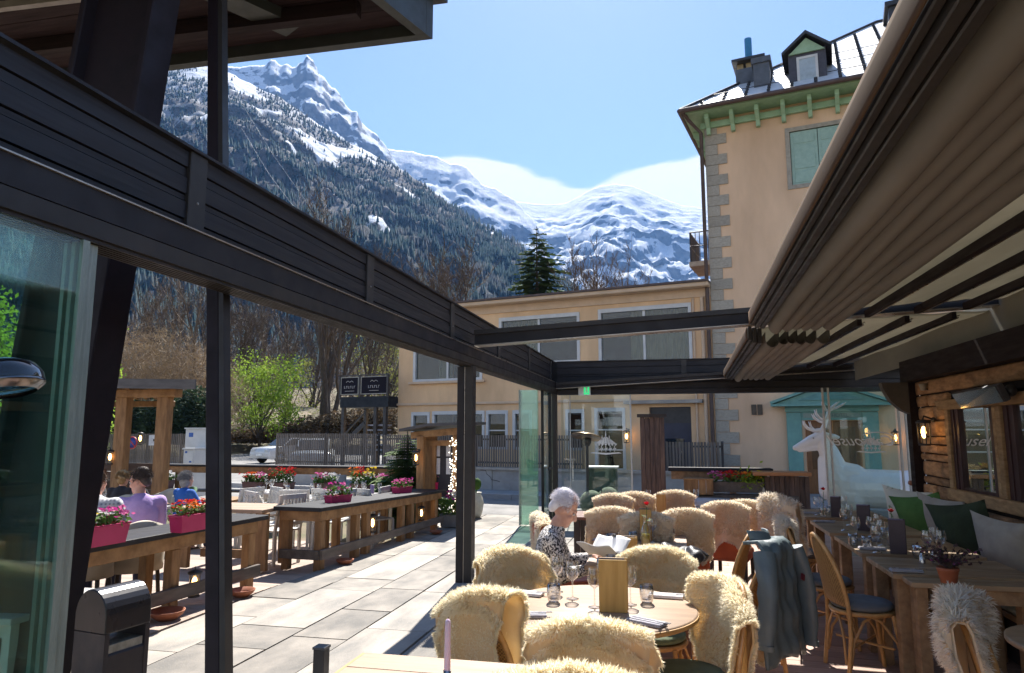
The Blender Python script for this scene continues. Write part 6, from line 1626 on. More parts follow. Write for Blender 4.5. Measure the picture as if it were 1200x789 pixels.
def car(label, p, rz_, colr):
    t = thing('parked_car', label, 'car', p, rz_)
    body = [(-2.05, .28), (-2.08, .62), (-1.95, .86), (-1.05, .95), (-.45, 1.40), (.75, 1.46), (1.55, 1.02), (2.0, .88), (2.06, .5), (2.0, .28)]
    mb = MB(); k = len(body); rows_ = []
    for y, s in ((-.86, .94), (-.80, 1.0), (0, 1.02), (.80, 1.0), (.86, .94)):
        rows_.append([(x * (1 if z < .9 else .985), y * (1 if z < .95 else .80), .28 + (z - .28) * s) for x, z in body])
    vs = [q for r_ in rows_ for q in r_]
    fs = [(i * k + j, i * k + (j + 1) % k, (i + 1) * k + (j + 1) % k, (i + 1) * k + j) for i in range(4) for j in range(k)] + [tuple(range(k))[::-1], tuple(range(4 * k, 5 * k))]
    mb.add(vs, fs, True); part('body', mb, colr, t, bev=.03)
    m_w = mat('car_window', (.02, .025, .03), rough=.08, spec=.8)
    for s in (-1, 1):
        part('side_window', MB().prism([(-.95, s * .705, .99), (-.42, s * .672, 1.33), (.70, s * .672, 1.38), (1.35, s * .705, 1.02)], (0, s * .02, 0)), m_w, t)
    part('windscreen', MB().prism([(-1.06, -.62, .97), (-.46, -.56, 1.38), (-.46, .56, 1.38), (-1.06, .62, .97)], (-.02, 0, .02)), m_w, t)
    part('rear_window', MB().prism([(1.52, -.62, 1.05), (.80, -.56, 1.43), (.80, .56, 1.43), (1.52, .62, 1.05)], (.02, 0, .02)), m_w, t)
    for x in (-1.3, 1.28):
        for s in (-1, 1):
            wh = part('wheel', MB().lathe([(.14, -.1), (.30, -.1), (.32, -.06), (.32, .06), (.30, .1), (.14, .1)], 20).xf(Matrix.Translation((x, s * .78, .32)) @ Matrix.Rotation(PI / 2, 4, 'X')), mat('tyre', (.02, .02, .02), rough=.8), t)
            part('rim', MB().lathe([(0, -.09), (.19, -.09), (.2, .09), (0, .09)], 14).xf(Matrix.Translation((x, s * .80, .32)) @ Matrix.Rotation(PI / 2, 4, 'X')), m_steel, wh)
    for s in (-.6, .6):
        part('headlight', MB().box((-2.03, s, .70), (.10, .34, .13)), mat('lamp_clear', (.6, .62, .65), rough=.1), t); part('tail_light', MB().box((2.02, s, .78), (.08, .3, .13)), mat('lamp_red', (.3, .01, .01), rough=.2), t)
    part('number_plate', MB().box((-2.08, 0, .48), (.03, .5, .11)), m_white, t)
    return t
car('white car half hidden at the left end of the slat fence', Vector((pd(340, 533, 40).x, pd(340, 533, 40).y, -.05)), 1.2, mat('white_car_paint', (.62, .63, .65), rough=.25, coat=.6))
car('pale blue car parked behind the slat fence', Vector((pd(368, 530, 31).x, pd(368, 530, 31).y, -.05)), 2.0, mat('blue_car_paint', (.55, .60, .64), rough=.25, coat=.6))
car('silver car parked behind the fence nearer the steel stairs', fp(-7.2, 12, -.04), 1.6, mat('silver_car_paint', (.45, .45, .45), rough=.25, metal=.5, coat=.5))
solo('planter_wall', MB().bx(-.9, .9, -.2, .2, 0, .62), m_rend, 'pale rendered planter wall behind the far terrace counter', 'wall', fp(-6.0, -3.2, -.05), FACROT, bev=.01)

for i, (x, y) in enumerate(((-7.8, 7.7), (-7.5, 8.1), (-7.2, 7.65), (-6.95, 8.05), (-6.75, 7.75), (-7.9, 8.1))):
    put(WINE if i % 2 else TUMB, 'wine_glass' if i % 2 else 'tumbler', (x, y, .717), 'wine glass on the long grey table of the guests' if i % 2 else 'tumbler on the long grey table of the guests', 'glass', 'glasses on the long grey table')
# ================================================================== THE COVERED DECK ON THE RIGHT
dk = struct('deck', MB().bx(-1.14, 3.3, .6, 14.2, -.12, -.05), mat('joist_dark', (.06, .045, .035), rough=.9))
m_deckr = mat('rosy_decking', (.46, .30, .225), (.33, .21, .155), rough=.6, scale=3, stretch=(.7, 5, 5), bump=.25, rand=.13)
rd = random.Random(9); bds = []
for i in range(94):
    y = .7 + i * .145; c = rd.uniform(-.4, 2.4)
    for a, b in ((-1.14, c - .003), (c + .003, 3.2)): bds.append((((a + b) / 2, y, -.024 + rd.uniform(-.001, .001)), (b - a, .138, .045), 0))
pieces('deck_board', bds, m_deckr, dk)

# round table
RT = Vector((-.43, 4.0, 0))
t = thing('round_table', 'large round oak table in the sun, set with glasses and a bamboo menu board', 'table', RT)
part('tabletop', MB().lathe([(0, .712), (.525, .712), (.535, .718), (.535, .742), (.527, .75), (0, .75)], 56), m_oak, t)
part('edge_band', MB().lathe([(.5365, .718), (.54, .722), (.54, .738), (.5365, .742), (.5365, .718)], 56, cap=False), mat('amber_edge', (.50, .30, .11), (.38, .21, .07), rough=.5, scale=6), t)
part('column', MB().lathe([(.05, .03), (.05, .70), (.12, .71)], 16), m_dark, t)
part('base_plate', MB().lathe([(.28, 0), (.28, .012), (.1, .03), (.05, .04)], 28), m_dark, t)
# foreground table with a lilac taper
t = thing('dining_table', 'pale wooden table at the bottom edge with a lilac taper candle', 'table', (-.90, 2.58, 0))
for k in range(4): part('top_plank', MB().bx(-.43, .43, -.375 + k * .189, -.375 + k * .189 + .186, .712, .75), m_oak, t, bev=.003)
part('edge_band', MB().bx(-.445, -.432, -.376, .379, .705, .747), mat('amber_edge'  , (.5, .3, .1)), t)
for x in (-.36, .3):
    for y in (-.33, .26): part('leg', MB().bx(x, x + .06, y, y + .06, 0, .71), m_oakd, t, bev=.003)
t = thing('taper_candle', 'lilac taper candle standing on the pale foreground table', 'candle', pz(527, 800, .752) * 1.0)
q = pz(524, 795, .752); t.location = q
part('wax', MB().lathe([(.013, .01), (.0115, .20), (.0105, .212), (.004, .22), (0, .22)], 14), mat('lilac_wax', (.62, .50, .66), (.58, .46, .62), rough=.45, sss=.3), t)
part('wick', MB().tube([(0, 0, .218), (.002, 0, .228)], .0012, 4), m_dark, t); part('stick', MB().lathe([(0, 0), (.035, 0), (.03, .008), (.014, .012), (.016, .03), (.0135, .03)], 14), m_steel, t)
# square tables
def planked_table(p, sx, sy, label, m, legm, zt=.75, th=.032, lw=.07, planks=4, along='x'):
    t = thing('dining_table', label, 'table', p)
    for k in range(planks):
        if along == 'x': a = -sy / 2 + k * sy / planks; mb = MB().bx(-sx / 2, sx / 2, a + .0015, a + sy / planks - .0015, zt - th, zt)
        else: a = -sx / 2 + k * sx / planks; mb = MB().bx(a + .0015, a + sx / planks - .0015, -sy / 2, sy / 2, zt - th, zt)
        part('top_plank', mb, m, t, bev=.003)
    for a in (-1, 1):
        for b in (-1, 1): part('leg', MB().box((a * (sx / 2 - .03 - lw / 2), b * (sy / 2 - .03 - lw / 2), (zt - th - .002) / 2), (lw, lw, zt - th - .002)), legm, t, bev=.004)
    for b in (-1, 1): part('apron', MB().box((0, b * (sy / 2 - .06), zt - th - .05), (sx - .2 - lw, .022, .09)), legm, t)
    return t
m_mahog = mat('red_brown_wood', (.16, .06, .035), (.11, .04, .025), rough=.4, scale=4, stretch=(1, 5, 5))
planked_table((-.29, 6.62, 0), .76, .86, 'sunlit oak table with the red rose in front of the red leather chairs', m_oak, m_mahog)
planked_table((-.27, 5.58, 0), .76, .84, 'oak table before the white haired woman with the black bag', m_oak, m_mahog)
planked_table((-.2, 8.28, 0), 1.9, .62, 'long dark red table with wine glasses between the two rows of sheepskin chairs', m_mahog, m_legd)
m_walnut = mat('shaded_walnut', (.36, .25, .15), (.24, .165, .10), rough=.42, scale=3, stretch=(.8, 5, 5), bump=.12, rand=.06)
tabs = [(5.66, 'nearest oak table along the bench with the potted plant and napkin'), (6.62, 'second oak table along the bench with the red rose'), (7.78, 'third oak table along the bench with the open dark menu holder'), (8.98, 'farthest oak table along the bench, catching the sun')]
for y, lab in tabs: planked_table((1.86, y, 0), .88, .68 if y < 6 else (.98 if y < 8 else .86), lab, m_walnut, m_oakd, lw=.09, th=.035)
planked_table((2.35, 5.22, 0), 1.75, .20, 'narrow wooden ledge in front of the nearest bench table', m_walnut, m_oakd, zt=.735, planks=1)
# bench with cushions
bn = thing('bench', 'long grey cushioned bench along the log wall', 'bench', (2.65, 6.8, 0))
part('seat_board', MB().bx(-.33, .33, -2.9, 3.1, .36, .40), m_oakd, bn, bev=.004)
for k in range(4): part('seat_pad', MB().bx(-.33, .32, -2.9 + k * 1.5, -2.9 + k * 1.5 + 1.49, .402, .465), mat('grey_green_pad', (.34, .35, .31), (.2, .21, .185), rough=.9, scale=6, bump=.2), bn, bev=.02)
for k in range(9): part('upright', MB().bx(-.325, -.27, -2.88 + k * .74, -2.88 + k * .74 + .06, 0, .358), m_oakd, bn)
part('back_panel', MB().bx(-.25, -.235, -2.9, 3.1, .02, .355), mat('dark_core', (.03, .02, .016)), bn)
def cushion(p, rz_, tilt, s, m, label, th=.095, roll=0.0):
    mb = MB()
    def f(side):
        def g(u, v):
            a, b = (u - .5) * 2, (v - .5) * 2
            e = ((1 - a * a) * (1 - b * b)) ** .55 if abs(a) < 1 and abs(b) < 1 else 0
            sq = 1 - .12 * (1 - a * a); sr = 1 - .12 * (1 - b * b)
            return Vector((a * s / 2 * sr, side * (th * 1.35 * e + .002 * math.sin(a * 9 + b * 7) * e), (b * sq + 1) * s / 2))
        return g
    mb.grid(f(1), 16, 16); n0 = len(mb.f); mb.grid(f(-1), 16, 16)
    R = Matrix.Rotation(rz_, 4, 'Z') @ Matrix.Rotation(tilt, 4, 'X') @ Matrix.Rotation(roll, 4, 'Y')
    o = link('cushion', mb.xf(R).mesh('cushion', m)); o.location = p; tag(o, label, 'cushion'); return o
m_floral = mat('floral_linen', (.66, .66, .58), (.62, .63, .56), rough=.9, scale=3, speck=(16, .60, (.20, .27, .14)), trans=.1)
m_vgreen = mat('green_velvet_cushion', (.085, .20, .045), (.05, .125, .03), rough=.85, scale=3)
m_vdark = mat('bottle_green_cushion', (.035, .055, .025), (.022, .033, .018), rough=.9, scale=4, bump=.3, bscale=40)
m_clgrey = mat('stone_linen_cushion', (.38, .35, .31), (.31, .285, .255), rough=.9, scale=7, bump=.6, bscale=9)
for px, py, X, s, rz_, m, lab in ((1075, 622, 2.80, .50, PI / 2 + .75, m_floral, 'white floral cushion at the far end of the bench'), (1101, 630, 2.74, .50, PI / 2 + .7, m_vgreen, 'bright green velvet cushion next to the floral one'), (1122, 642, 2.84, .50, PI / 2 + .45, m_clgrey, 'grey linen cushion between the two green cushions'),
                            (1158, 665, 2.76, .52, PI / 2 + .6, m_vdark, 'dark bottle green cushion between two grey ones'), (1196, 688, 2.80, .46, PI / 2 + .4, m_clgrey, 'large grey linen cushion nearest on the bench')):
    p = px_(px, py, X); cushion((X - .05, p.y, .468), rz_, -.28, s * 1.2, m, lab, roll=.16 if 'green' in lab.split(' cushion')[0] else -.1)

# rattan chairs: the kind, then its copies
RC = rattan_chair('rattan bistro chair with slate cushion and bare caned back at the bench tables', m_cush_k)
RC.location = (1.28, 5.62, 0); RC.rotation_euler = (0, 0, -PI / 2 + .12)
GC = rattan_chair('rattan bistro chair under the broad cream sheepskin, back to the camera', m_cush_g); GC.scale = (1, 1, .94)
ch = [  # loc, facing, label tail, skin mesh, skin label
    ((-.375, 3.22), .06, None, SKIN_NEAR, 'broad cream sheepskin draped over the chair back directly in front of the round table'),
    ((-.87, 3.62), -.48, 'rattan bistro chair under the tan backed sheepskin left of the round table', SKIN_NEAR2, 'tall cream sheepskin with bare tan hide left of the round table'),
    ((-.93, 4.50), -2.35, 'rattan bistro chair under the rounded sheepskin beside the white haired woman', SKIN_NEAR, 'rounded cream sheepskin on the chair just before the white haired woman'),
    ((-.16, 4.62), 3.0, 'rattan bistro chair under the thick sheepskin behind the wine glasses', SKIN_NEAR, 'thick cream sheepskin on the far side of the round table'),
    ((.03, 3.90), 1.95, 'rattan bistro chair turned right of the round table under a shaggy sheepskin', SKIN_NEAR2, 'shaggy cream sheepskin sliding off the chair right of the round table'),
    ((-.38, 2.44), .2, 'rattan bistro chair at the bottom edge under a cream sheepskin', SKIN_NEAR, 'cream sheepskin cut by the bottom edge of the view'),
]
for i, ((x, y), rz_, lab, sk, sl) in enumerate(ch):
    if i == 0: GC.location = (x, y, 0); GC.rotation_euler = (0, 0, rz_)
    else: dup(GC, (x, y, 0), rz_, lab)
    put_skin(sk, (x, y, 0), rz_, sl, sc=(.80, .98, (.97, .96, .955, .96, .92, 1.03)[i]))
dup(GC, (.30, 6.15, 0), PI / 2 - .25, 'rattan bistro chair with bare hoop back and green cushion beside the rose table')
JC = dup(GC, (.42, 5.30, 0), .95, 'rattan bistro chair carrying the grey blue jacket')
put_skin(SKIN_NEAR2, (.37, 5.36, -.08), 1.1, 'cream sheepskin on the seat of the jacket chair', sc=(.9, .9, .72))
dup(RC, (1.19, 6.40, 0), -PI / 2 - .1, 'rattan bistro chair with a small fleece over its back at the second bench table')
dup(RC, (1.26, 7.75, 0), -PI / 2 + .45, 'rattan bistro chair under the long grey fleece at the farthest bench tables')
put_skin(SKIN_GREY, (1.17, 6.40, .0), -PI / 2 - .1, 'small pale fleece capping the second rattan chair of the bench tables', sc=(.62, 1, 1))
put_skin(SKIN_GREY, (1.24, 7.75, .03), -PI / 2 + .45, 'long grey fleece leaning over the farthest rattan chair', sc=(1.25, 1, 1.06))
dup(RC, (1.50, 3.52, 0), -PI / 2 - .42, 'rattan bistro chair in the lower right corner in the shade')
put_skin(SKIN_GREY, (1.50, 3.52, .0), -PI / 2 - .42, 'grey shaded sheepskin on the chair in the lower right corner', sc=(1.25, 1.1, 1.0))
t = thing('side_table', 'small round dark wood table in the lower right corner', 'table', (2.12, 4.36, 0))
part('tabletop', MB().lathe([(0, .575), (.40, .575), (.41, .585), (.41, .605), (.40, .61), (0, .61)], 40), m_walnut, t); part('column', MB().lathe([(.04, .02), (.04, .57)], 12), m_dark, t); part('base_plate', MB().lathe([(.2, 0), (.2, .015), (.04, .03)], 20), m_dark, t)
# leather chairs with sheepskins
LC = leather_chair('red leather chair with a sheepskin, second from the corner post, back to the camera'); LC.scale = (.84, 1, .97)
LCs = [((757, 598), 0.0, None, 'square sheepskin on the red leather chair behind the red rose'), ((712, 592), .12, 'red leather chair under the big pale sheepskin right of the white haired woman', 'big pale sheepskin on the chair right of the white haired woman'),
       ((806, 594), -.05, 'red leather chair under the sheepskin right of the rose table', 'pale sheepskin on the chair right of the rose table'),
       ((858, 586), -.25, 'red leather chair in full view on its dark legs with two fleeces', 'brownish sheepskin on the red chair with dark legs in full view')]
for i, ((px, py), rz_, lab, sl) in enumerate(LCs):
    p = pz(px, py, 1.0); y = p.y + .26; q = (p.x, y, 0)
    if i == 0: LC.location = q; LC.rotation_euler = (0, 0, rz_)
    else: dup(LC, q, rz_, lab)
    put_skin(SKIN_MID, (p.x, y - .045, .03), rz_, sl, sc=(.86, 1, .985))
p = pz(882, 584, 1.0); put_skin(SKIN_MID, (p.x, p.y + .34, .02), -.25, 'second fleece on the far side of the red chair in full view', sc=(.8, 1, .98))
for (px, py), lab, sl in (((718, 580), 'red leather chair facing the camera beside the far glass pane', 'rounded sheepskin before the far glass pane, left of the emblem'), ((744, 578), 'red leather chair facing the camera below the carousel emblem', 'rounded sheepskin below the carousel emblem'), ((792, 576), 'red leather chair facing the camera beside the old timber screen', 'rounded sheepskin beside the old timber screen')):
    p = pz(px, py, .99); q = (p.x, p.y, 0); dup(LC, q, PI + .05, lab); put_skin(SKIN_MID, (p.x, p.y - .035, .02), PI + .05, sl, sc=(.86, 1, .985))
q = pz(676, 606, .98); dup(LC, (q.x - .05, q.y + .1, 0), -1.25, 'red leather chair turned sideways just behind the white haired woman'); put_skin(SKIN_MID, (q.x - .05, q.y + .1, .03), -1.25, 'sheepskin seen edge on just behind the white haired woman')

# tableware
G_ROUND = 'wine glasses on the round table'
wl_ = {0: 'wine glass on the round table standing left of the bamboo board', 1: 'wine glass on the round table directly in front of the bamboo board', 2: 'wine glass on the round table touching the right of the bamboo board', 3: 'wine glass on the round table farthest right', 4: 'wine glass on the round table behind the tumbler at the left'}
for i, (px, py) in enumerate(((671, 702), (697, 712), (719, 704), (739, 709), (653, 694))): put(WINE, 'wine_glass', pz(px, py, .751), wl_[i], 'glass', G_ROUND)
for (px, py), lab in (((649, 706), 'blue tinted tumbler at the left of the round table'), ((758, 707), 'low tumbler at the right of the round table'), ((712, 696), 'low tumbler half hidden behind the bamboo board')):
    put(TUMB, 'tumbler', pz(px, py, .751), lab, 'glass', 'tumblers on the round table')
holder_board(pz(719, 717, .751), .08, 'upright bamboo menu board in the middle of the round table', m_board, .15, .27, .035)
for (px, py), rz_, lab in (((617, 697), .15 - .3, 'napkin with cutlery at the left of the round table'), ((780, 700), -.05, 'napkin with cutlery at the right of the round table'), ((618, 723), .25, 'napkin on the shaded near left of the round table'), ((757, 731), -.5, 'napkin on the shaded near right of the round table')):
    napkin(pz(px, py, .752), rz_, lab, m_linen if py < 710 else m_linen_b)  # near pair gets the grey linen: shade painted into the cloth
holder_board(pz(731, 655, .751), .05, 'low bamboo menu board beside the white haired woman', m_board, .20, .16, .05)
holder_board(pz(757, 634, .751), .05, 'tall bamboo menu board behind the red rose', m_board, .10, .27, .03)
holder_board(pz(775, 606, .751), .0, 'bamboo menu board among the far sheepskin chairs', m_board, .10, .25, .03)
def rose(p, label, vase=True, h=.34, col=None):
    t = thing('rose', label, 'flower', p)
    part('stem', MB().tube([(0, 0, .02), (.005, 0, h * .5), (.015, .0, h - .02)], .003, 5), m_leafg, t)
    mb = MB(); r = random.Random(3)
    for k in range(16):
        a = k * 2.4; s = .006 + .0009 * k; c = Vector((.015 + .3 * s * math.cos(a), .3 * s * math.sin(a), h)); d = Vector((math.cos(a), math.sin(a), 2.6 - .12 * k)).normalized(); sd = Vector((-math.sin(a), math.cos(a), 0))
        mb.add([c - sd * s * .7, c + sd * s * .7, c + sd * s * .9 + d * s * 1.3, c + d * s * 1.7, c - sd * s * .9 + d * s * 1.3], [(0, 1, 2, 3, 4)])
    mb.ball((.015, 0, h + .012), (.014, .014, .018), 7, 5)
    part('bloom', mb, col or petal('rose_petal', (.60, .015, .03)), t)
    lf = MB()
    for a, z in ((.5, .6), (2.6, .7), (4.4, .52)): d = Vector((math.cos(a), math.sin(a), .3)) * .05; s = Vector((-math.sin(a), math.cos(a), 0)) * .016; b = Vector((.008, 0, h * z)); lf.add([b, b + d * .5 + s, b + d, b + d * .5 - s], [(0, 1, 2, 3)])
    part('leaf', lf, m_leafg, t)
    return t
m_oil = mat('yellow_oil', (.55, .45, .06), (.5, .4, .05), rough=.1, trans=.4)
p = pz(757, 640, .751); rose(p, 'red rose in a bottle on the sunlit oak table')
b_ = thing('bottle', 'clear bottle half full of yellow liquid holding the rose', 'bottle', p); link('glass_body', CARAFE, b_); part('liquid', MB().lathe([(0, .006), (.036, .006), (.039, .02), (.039, .10), (0, .10)], 14), m_oil, b_)
p = pz(965, 606, .751); rose(p, 'red rose on the farthest bench table, before the white stag', h=.30); put(CARAFE, 'bottle', p, 'clear bottle holding the rose before the white stag', 'bottle', sc=.8)
p = pz(1045, 640, .751); rose(p, 'dark red rose beside the dark menu holder on the second bench table', h=.28, col=petal('dark_rose', (.28, .02, .02))); put(CARAFE, 'bottle', p, 'clear bottle holding the dark red rose', 'bottle', sc=.75)
for (px, py), w, h, lab in (((980, 606), .10, .22, 'dark violet menu holder on the farthest bench table'), ((1013, 622), .115, .24, 'dark menu holder with two leaves on the third bench table'), ((1053, 649), .115, .26, 'dark menu holder on the second bench table beside the rose')):
    holder_board(pz(px, py, .751), -.25, lab, m_menul, w, h, .04, extra=mat('pale_menu', (.25, .22, .36), rough=.5))
def bench_tab(y): return 'nearest' if y < 6.0 else 'second' if y < 7.15 else 'third' if y < 8.4 else 'farthest'
gw = 'clear wine glass on the %s oak table along the bench'
for px, py in ((990, 622), (996, 616), (1004, 634), (1022, 634), (1030, 630), (1034, 640), (1028, 648), (1088, 655), (1096, 650), (1104, 655), (958, 604), (990, 603)): put(WINE, 'wine_glass', pz(px, py, .751), gw % bench_tab(pz(px, py, .751).y), 'glass', 'wine glasses on the bench tables')
for px, py in ((1000, 640), (1016, 643), (1076, 655), (1098, 662), (970, 603), (1038, 632)): put(TUMB, 'tumbler', pz(px, py, .751), 'clear tumbler on the %s oak table along the bench' % bench_tab(pz(px, py, .751).y), 'glass', 'tumblers on the bench tables')
for px, py in ((716, 640), (742, 637), (765, 636), (775, 630), (716, 668), (728, 664), (706, 672), (786, 634)): put(WINE if px % 2 else TUMB, 'wine_glass' if px % 2 else 'tumbler', pz(px, py, .751), 'wine glass on the sunlit oak tables by the woman' if px % 2 else 'tumbler on the sunlit oak tables by the woman', 'glass', 'wine glasses on the sunlit tables' if px % 2 else 'tumblers on the sunlit tables')
for px, py in ((716, 598), (733, 598), (760, 594), (796, 594), (806, 594), (816, 593), (740, 597)): put(WINE, 'wine_glass', pz(px, py, .751), 'wine glass on the long dark red table', 'glass', 'wine glasses on the dark red table')
for (px, py), m, lab in (((796, 622), m_linen, 'napkin on the right edge of the sunlit oak table'), ((708, 634), m_linen_b, 'grey napkin at the left edge of the rose table'), ((1062, 670), m_linen_b, 'grey napkin on the nearest bench table'), ((1022, 644), m_linen_b, 'dark napkin on the second bench table'), ((1016, 634), m_linen_b, 'dark napkin at the left of the third bench table'),
                         ((966, 612), m_linen_b, 'dark napkin on the third bench table near the grey fleece'), ((950, 602), m_linen_b, 'dark napkin on the farthest bench table')): napkin(pz(px, py, .752), -.05, lab, m)
t = thing('salt_mill', 'small steel salt mill on the nearest bench table', 'mill', pz(1081, 660, .751)); part('body', MB().lathe([(.022, 0), (.02, .05), (.012, .06), (.012, .1)], 12), m_steel, t); part('cap', MB().lathe([(.04, .1), (.045, .11), (.04, .125), (0, .13)], 12), m_steel, t)
# potted plant
t = thing('potted_plant', 'terracotta pot with a dark purple leaved plant on the nearest bench table', 'plant', pz(1112, 683, .751))
part('pot', MB().lathe([(0, 0), (.045, 0), (.06, .075), (.064, .078), (.064, .095), (.055, .095), (.05, .08), (0, .08)], 20, cap=False), m_terra, t)
r = random.Random(4); st, lf, bl_ = MB(), MB(), MB()
for k in range(60):
    a = r.random() * 6.28; L = r.uniform(.08, .26); d = Vector((math.cos(a) * r.uniform(.3, 1), math.sin(a) * r.uniform(.3, 1), r.uniform(.3, 1))).normalized(); e = Vector((0, 0, .09)) + d * L; e.z -= L * .15
    st.tube([(0, 0, .08), (0, 0, .09) + Vector((0, 0, 0)) if False else Vector((0, 0, .09)) + d * L * .5, e], .0018, 3, cap=False)
    for j in range(7):
        c = Vector((0, 0, .09)).lerp(e, r.uniform(.4, 1.05)); u = Vector((r.gauss(0, 1), r.gauss(0, 1), r.gauss(0, 1))).normalized(); v = u.orthogonal().normalized(); s = r.uniform(.008, .018)
        (bl_ if j == 0 else lf).add([c - u * s, c + v * s * .6, c + u * s, c - v * s * .6], [(0, 1, 2, 3)])
part('stems', st, m_bark, t); part('foliage', lf, mat('purple_leaf', (.075, .035, .05), (.04, .03, .03), rough=.5, scale=20, trans=.15), t, kind='stuff'); part('blossoms', bl_, petal('mauve_petal', (.28, .07, .2)), t, kind='stuff')

# bag, newspaper
q = pz(797, 657, .76); mb = MB()
mb.grid(lambda u, v: (.26 * (u - .5) * 1.3 + .02 * math.sin(v * 11), .11 * math.cos(PI * v) + .02 * math.sin(u * 13), (.11 + .03 * math.sin(u * 7 + 1)) * math.sin(PI * v) * math.sin(PI * min(.98, max(.02, u))) ** .4 + .008 * math.sin(u * 31 + v * 17)), 28, 16, thick=.015)
bg = solo('handbag', mb, mat('black_quilt', (.022, .022, .03), (.014, .014, .02), rough=.45, scale=12, bump=.6), 'black quilted bag dropped on the table beside the rose', 'bag', (q.x, q.y, .755), -.2)
part('strap', MB().tube([(-.12, -.05, .06), (-.18, -.12, .03), (-.05, -.18, .012), (.1, -.13, .02), (.14, -.04, .06)], .008, 6), MATS['black_quilt'], bg)

# jacket on the chair
jk = thing('jacket', 'grey blue quilted jacket hung over the rattan chair back', 'jacket', (.42, 5.30, 0), .95); jk.scale = (.8, 1, 1)
m_jk = mat('grey_blue_nylon', (.125, .165, .18), (.09, .125, .14), rough=.4, scale=3, bump=.8, bscale=9)
def jk_f(u, v):
    a = (u - .5) * 2; s = v
    x = a * (.27 + .05 * s - .05 * (s < .12)) ; z = .985 - .80 * max(0, s - .08) - .05 * a * a - (.012 * math.sin(u * 14)) * (s > .25)
    y = -.30 - .045 * math.sin(min(1, s * 6) * PI / 2) - .05 * s + .7 * x * x + .011 * math.sin(a * 7 + s * 5) + .006 * math.sin(a * 17 - s * 9) + .012 * math.sin(s * 26) * (1 - abs(a))
    if s < .08: y += .12 * (1 - s / .08); z = .985 - .02 * (1 - s / .08)
    return (x, y, z)
part('back', MB().grid(jk_f, 34, 34, thick=-.022), m_jk, jk)
def sleeve(s, z0, z1, out): 
    P = [Vector((s * .24, -.31, z0)), Vector((s * (.29 + out * .3), -.36, (z0 * 2 + z1) / 3)), Vector((s * (.30 + out * .7), -.37, (z0 + 2 * z1) / 3)), Vector((s * (.31 + out), -.36, z1))]
    pts = [P[0].lerp(P[1], t) for t in (0, .5)] + [P[1].lerp(P[2], t) for t in (0, .33, .66)] + [P[2].lerp(P[3], t) for t in (0, .4, .8, 1)]
    rs_ = [.075 + .006 * math.sin(i * 2.5) - .0028 * i for i in range(len(pts))]
    sl = part('sleeve', MB().tube(pts, rs_, 12, flat=.62), m_jk, jk)
    part('cuff', MB().tube([pts[-1] + Vector((0, 0, .012)), pts[-1] - Vector((0, 0, .02))], [rs_[-1] * 1.04] * 2, 12, flat=.62), m_jk, sl)
sleeve(1, .91, .28, .03); sleeve(-1, .91, .36, .09)
part('collar', MB().grid(lambda u, v: ((u - .5) * .26, -.26 + .09 * (2 * u - 1) ** 2 + .03 * v, .955 + .075 * v), 14, 3, thick=.014), m_jk, jk)
part('patch', MB().box((.17, -.40, .73), (.055, .008, .04), M=Matrix.Rotation(.3, 3, 'Y')), mat('burgundy_patch', (.16, .015, .03), rough=.5), jk)
part('cord', MB().tube([(.05, -.40, .30), (.055, -.405, .24), (.06, -.40, .19)], .005, 5), m_dark, jk)

# heater, lamp, spot on the log wall
ht = thing('wall_heater', 'flat mirrored infrared heater tilted out from the log wall above the window', 'heater', (2.98, 8.3, 2.18))
A = [px_(1115, 462, 2.93), px_(1168, 451.5, 2.83), px_(1179, 471, 2.93), px_(1126, 479, 3.02)]
nn = (A[1] - A[0]).cross(A[3] - A[0]).normalized() * .05
part('housing', MB().prism(A, nn if nn.x > 0 else -nn), mat('heater_grey', (.10, .10, .11), rough=.4, metal=.4), ht, True, bev=.004)
c_ = sum(A, Vector()) / 4; nn2 = nn.normalized() * (.004 if nn.x > 0 else -.004)
part('glass_front', MB().prism([c_ + (a - c_) * .95 - nn2 * 2.2 for a in A], nn2), mat('heater_mirror', (.42, .46, .45), (.36, .4, .39), rough=.12, metal=.85, scale=2), ht, True)
part('bracket', MB().beam(px_(1172, 462, 2.9), px_(1188, 458, 3.08), .05, .05), m_dark, ht, True); part('motor', MB().ball(px_(1184, 458, 3.0), .055, 10, 8), m_dark, ht, True)
q = px_(1094, 492, 3.085); wall_lantern('wall_lantern', q, 'lit cage lamp on a black arm on the log wall by the corner post', (-.8, -.45, 0), .36, bulb=5)
sp = thing('spot_lamp', 'small pale spot lamp under the dark beam at the corner post', 'lamp', px_(1082, 455, 3.05)); part('shade', MB().lathe([(.03, -.03), (.05, .05), (0, .06)], 12), mat('spot_cream', (.42, .36, .28), rough=.5), sp); part('arm', MB().tube([(0, 0, .0), (.06, 0, -.02), (.08, 0, -.03)], .012, 6), m_dark, sp)

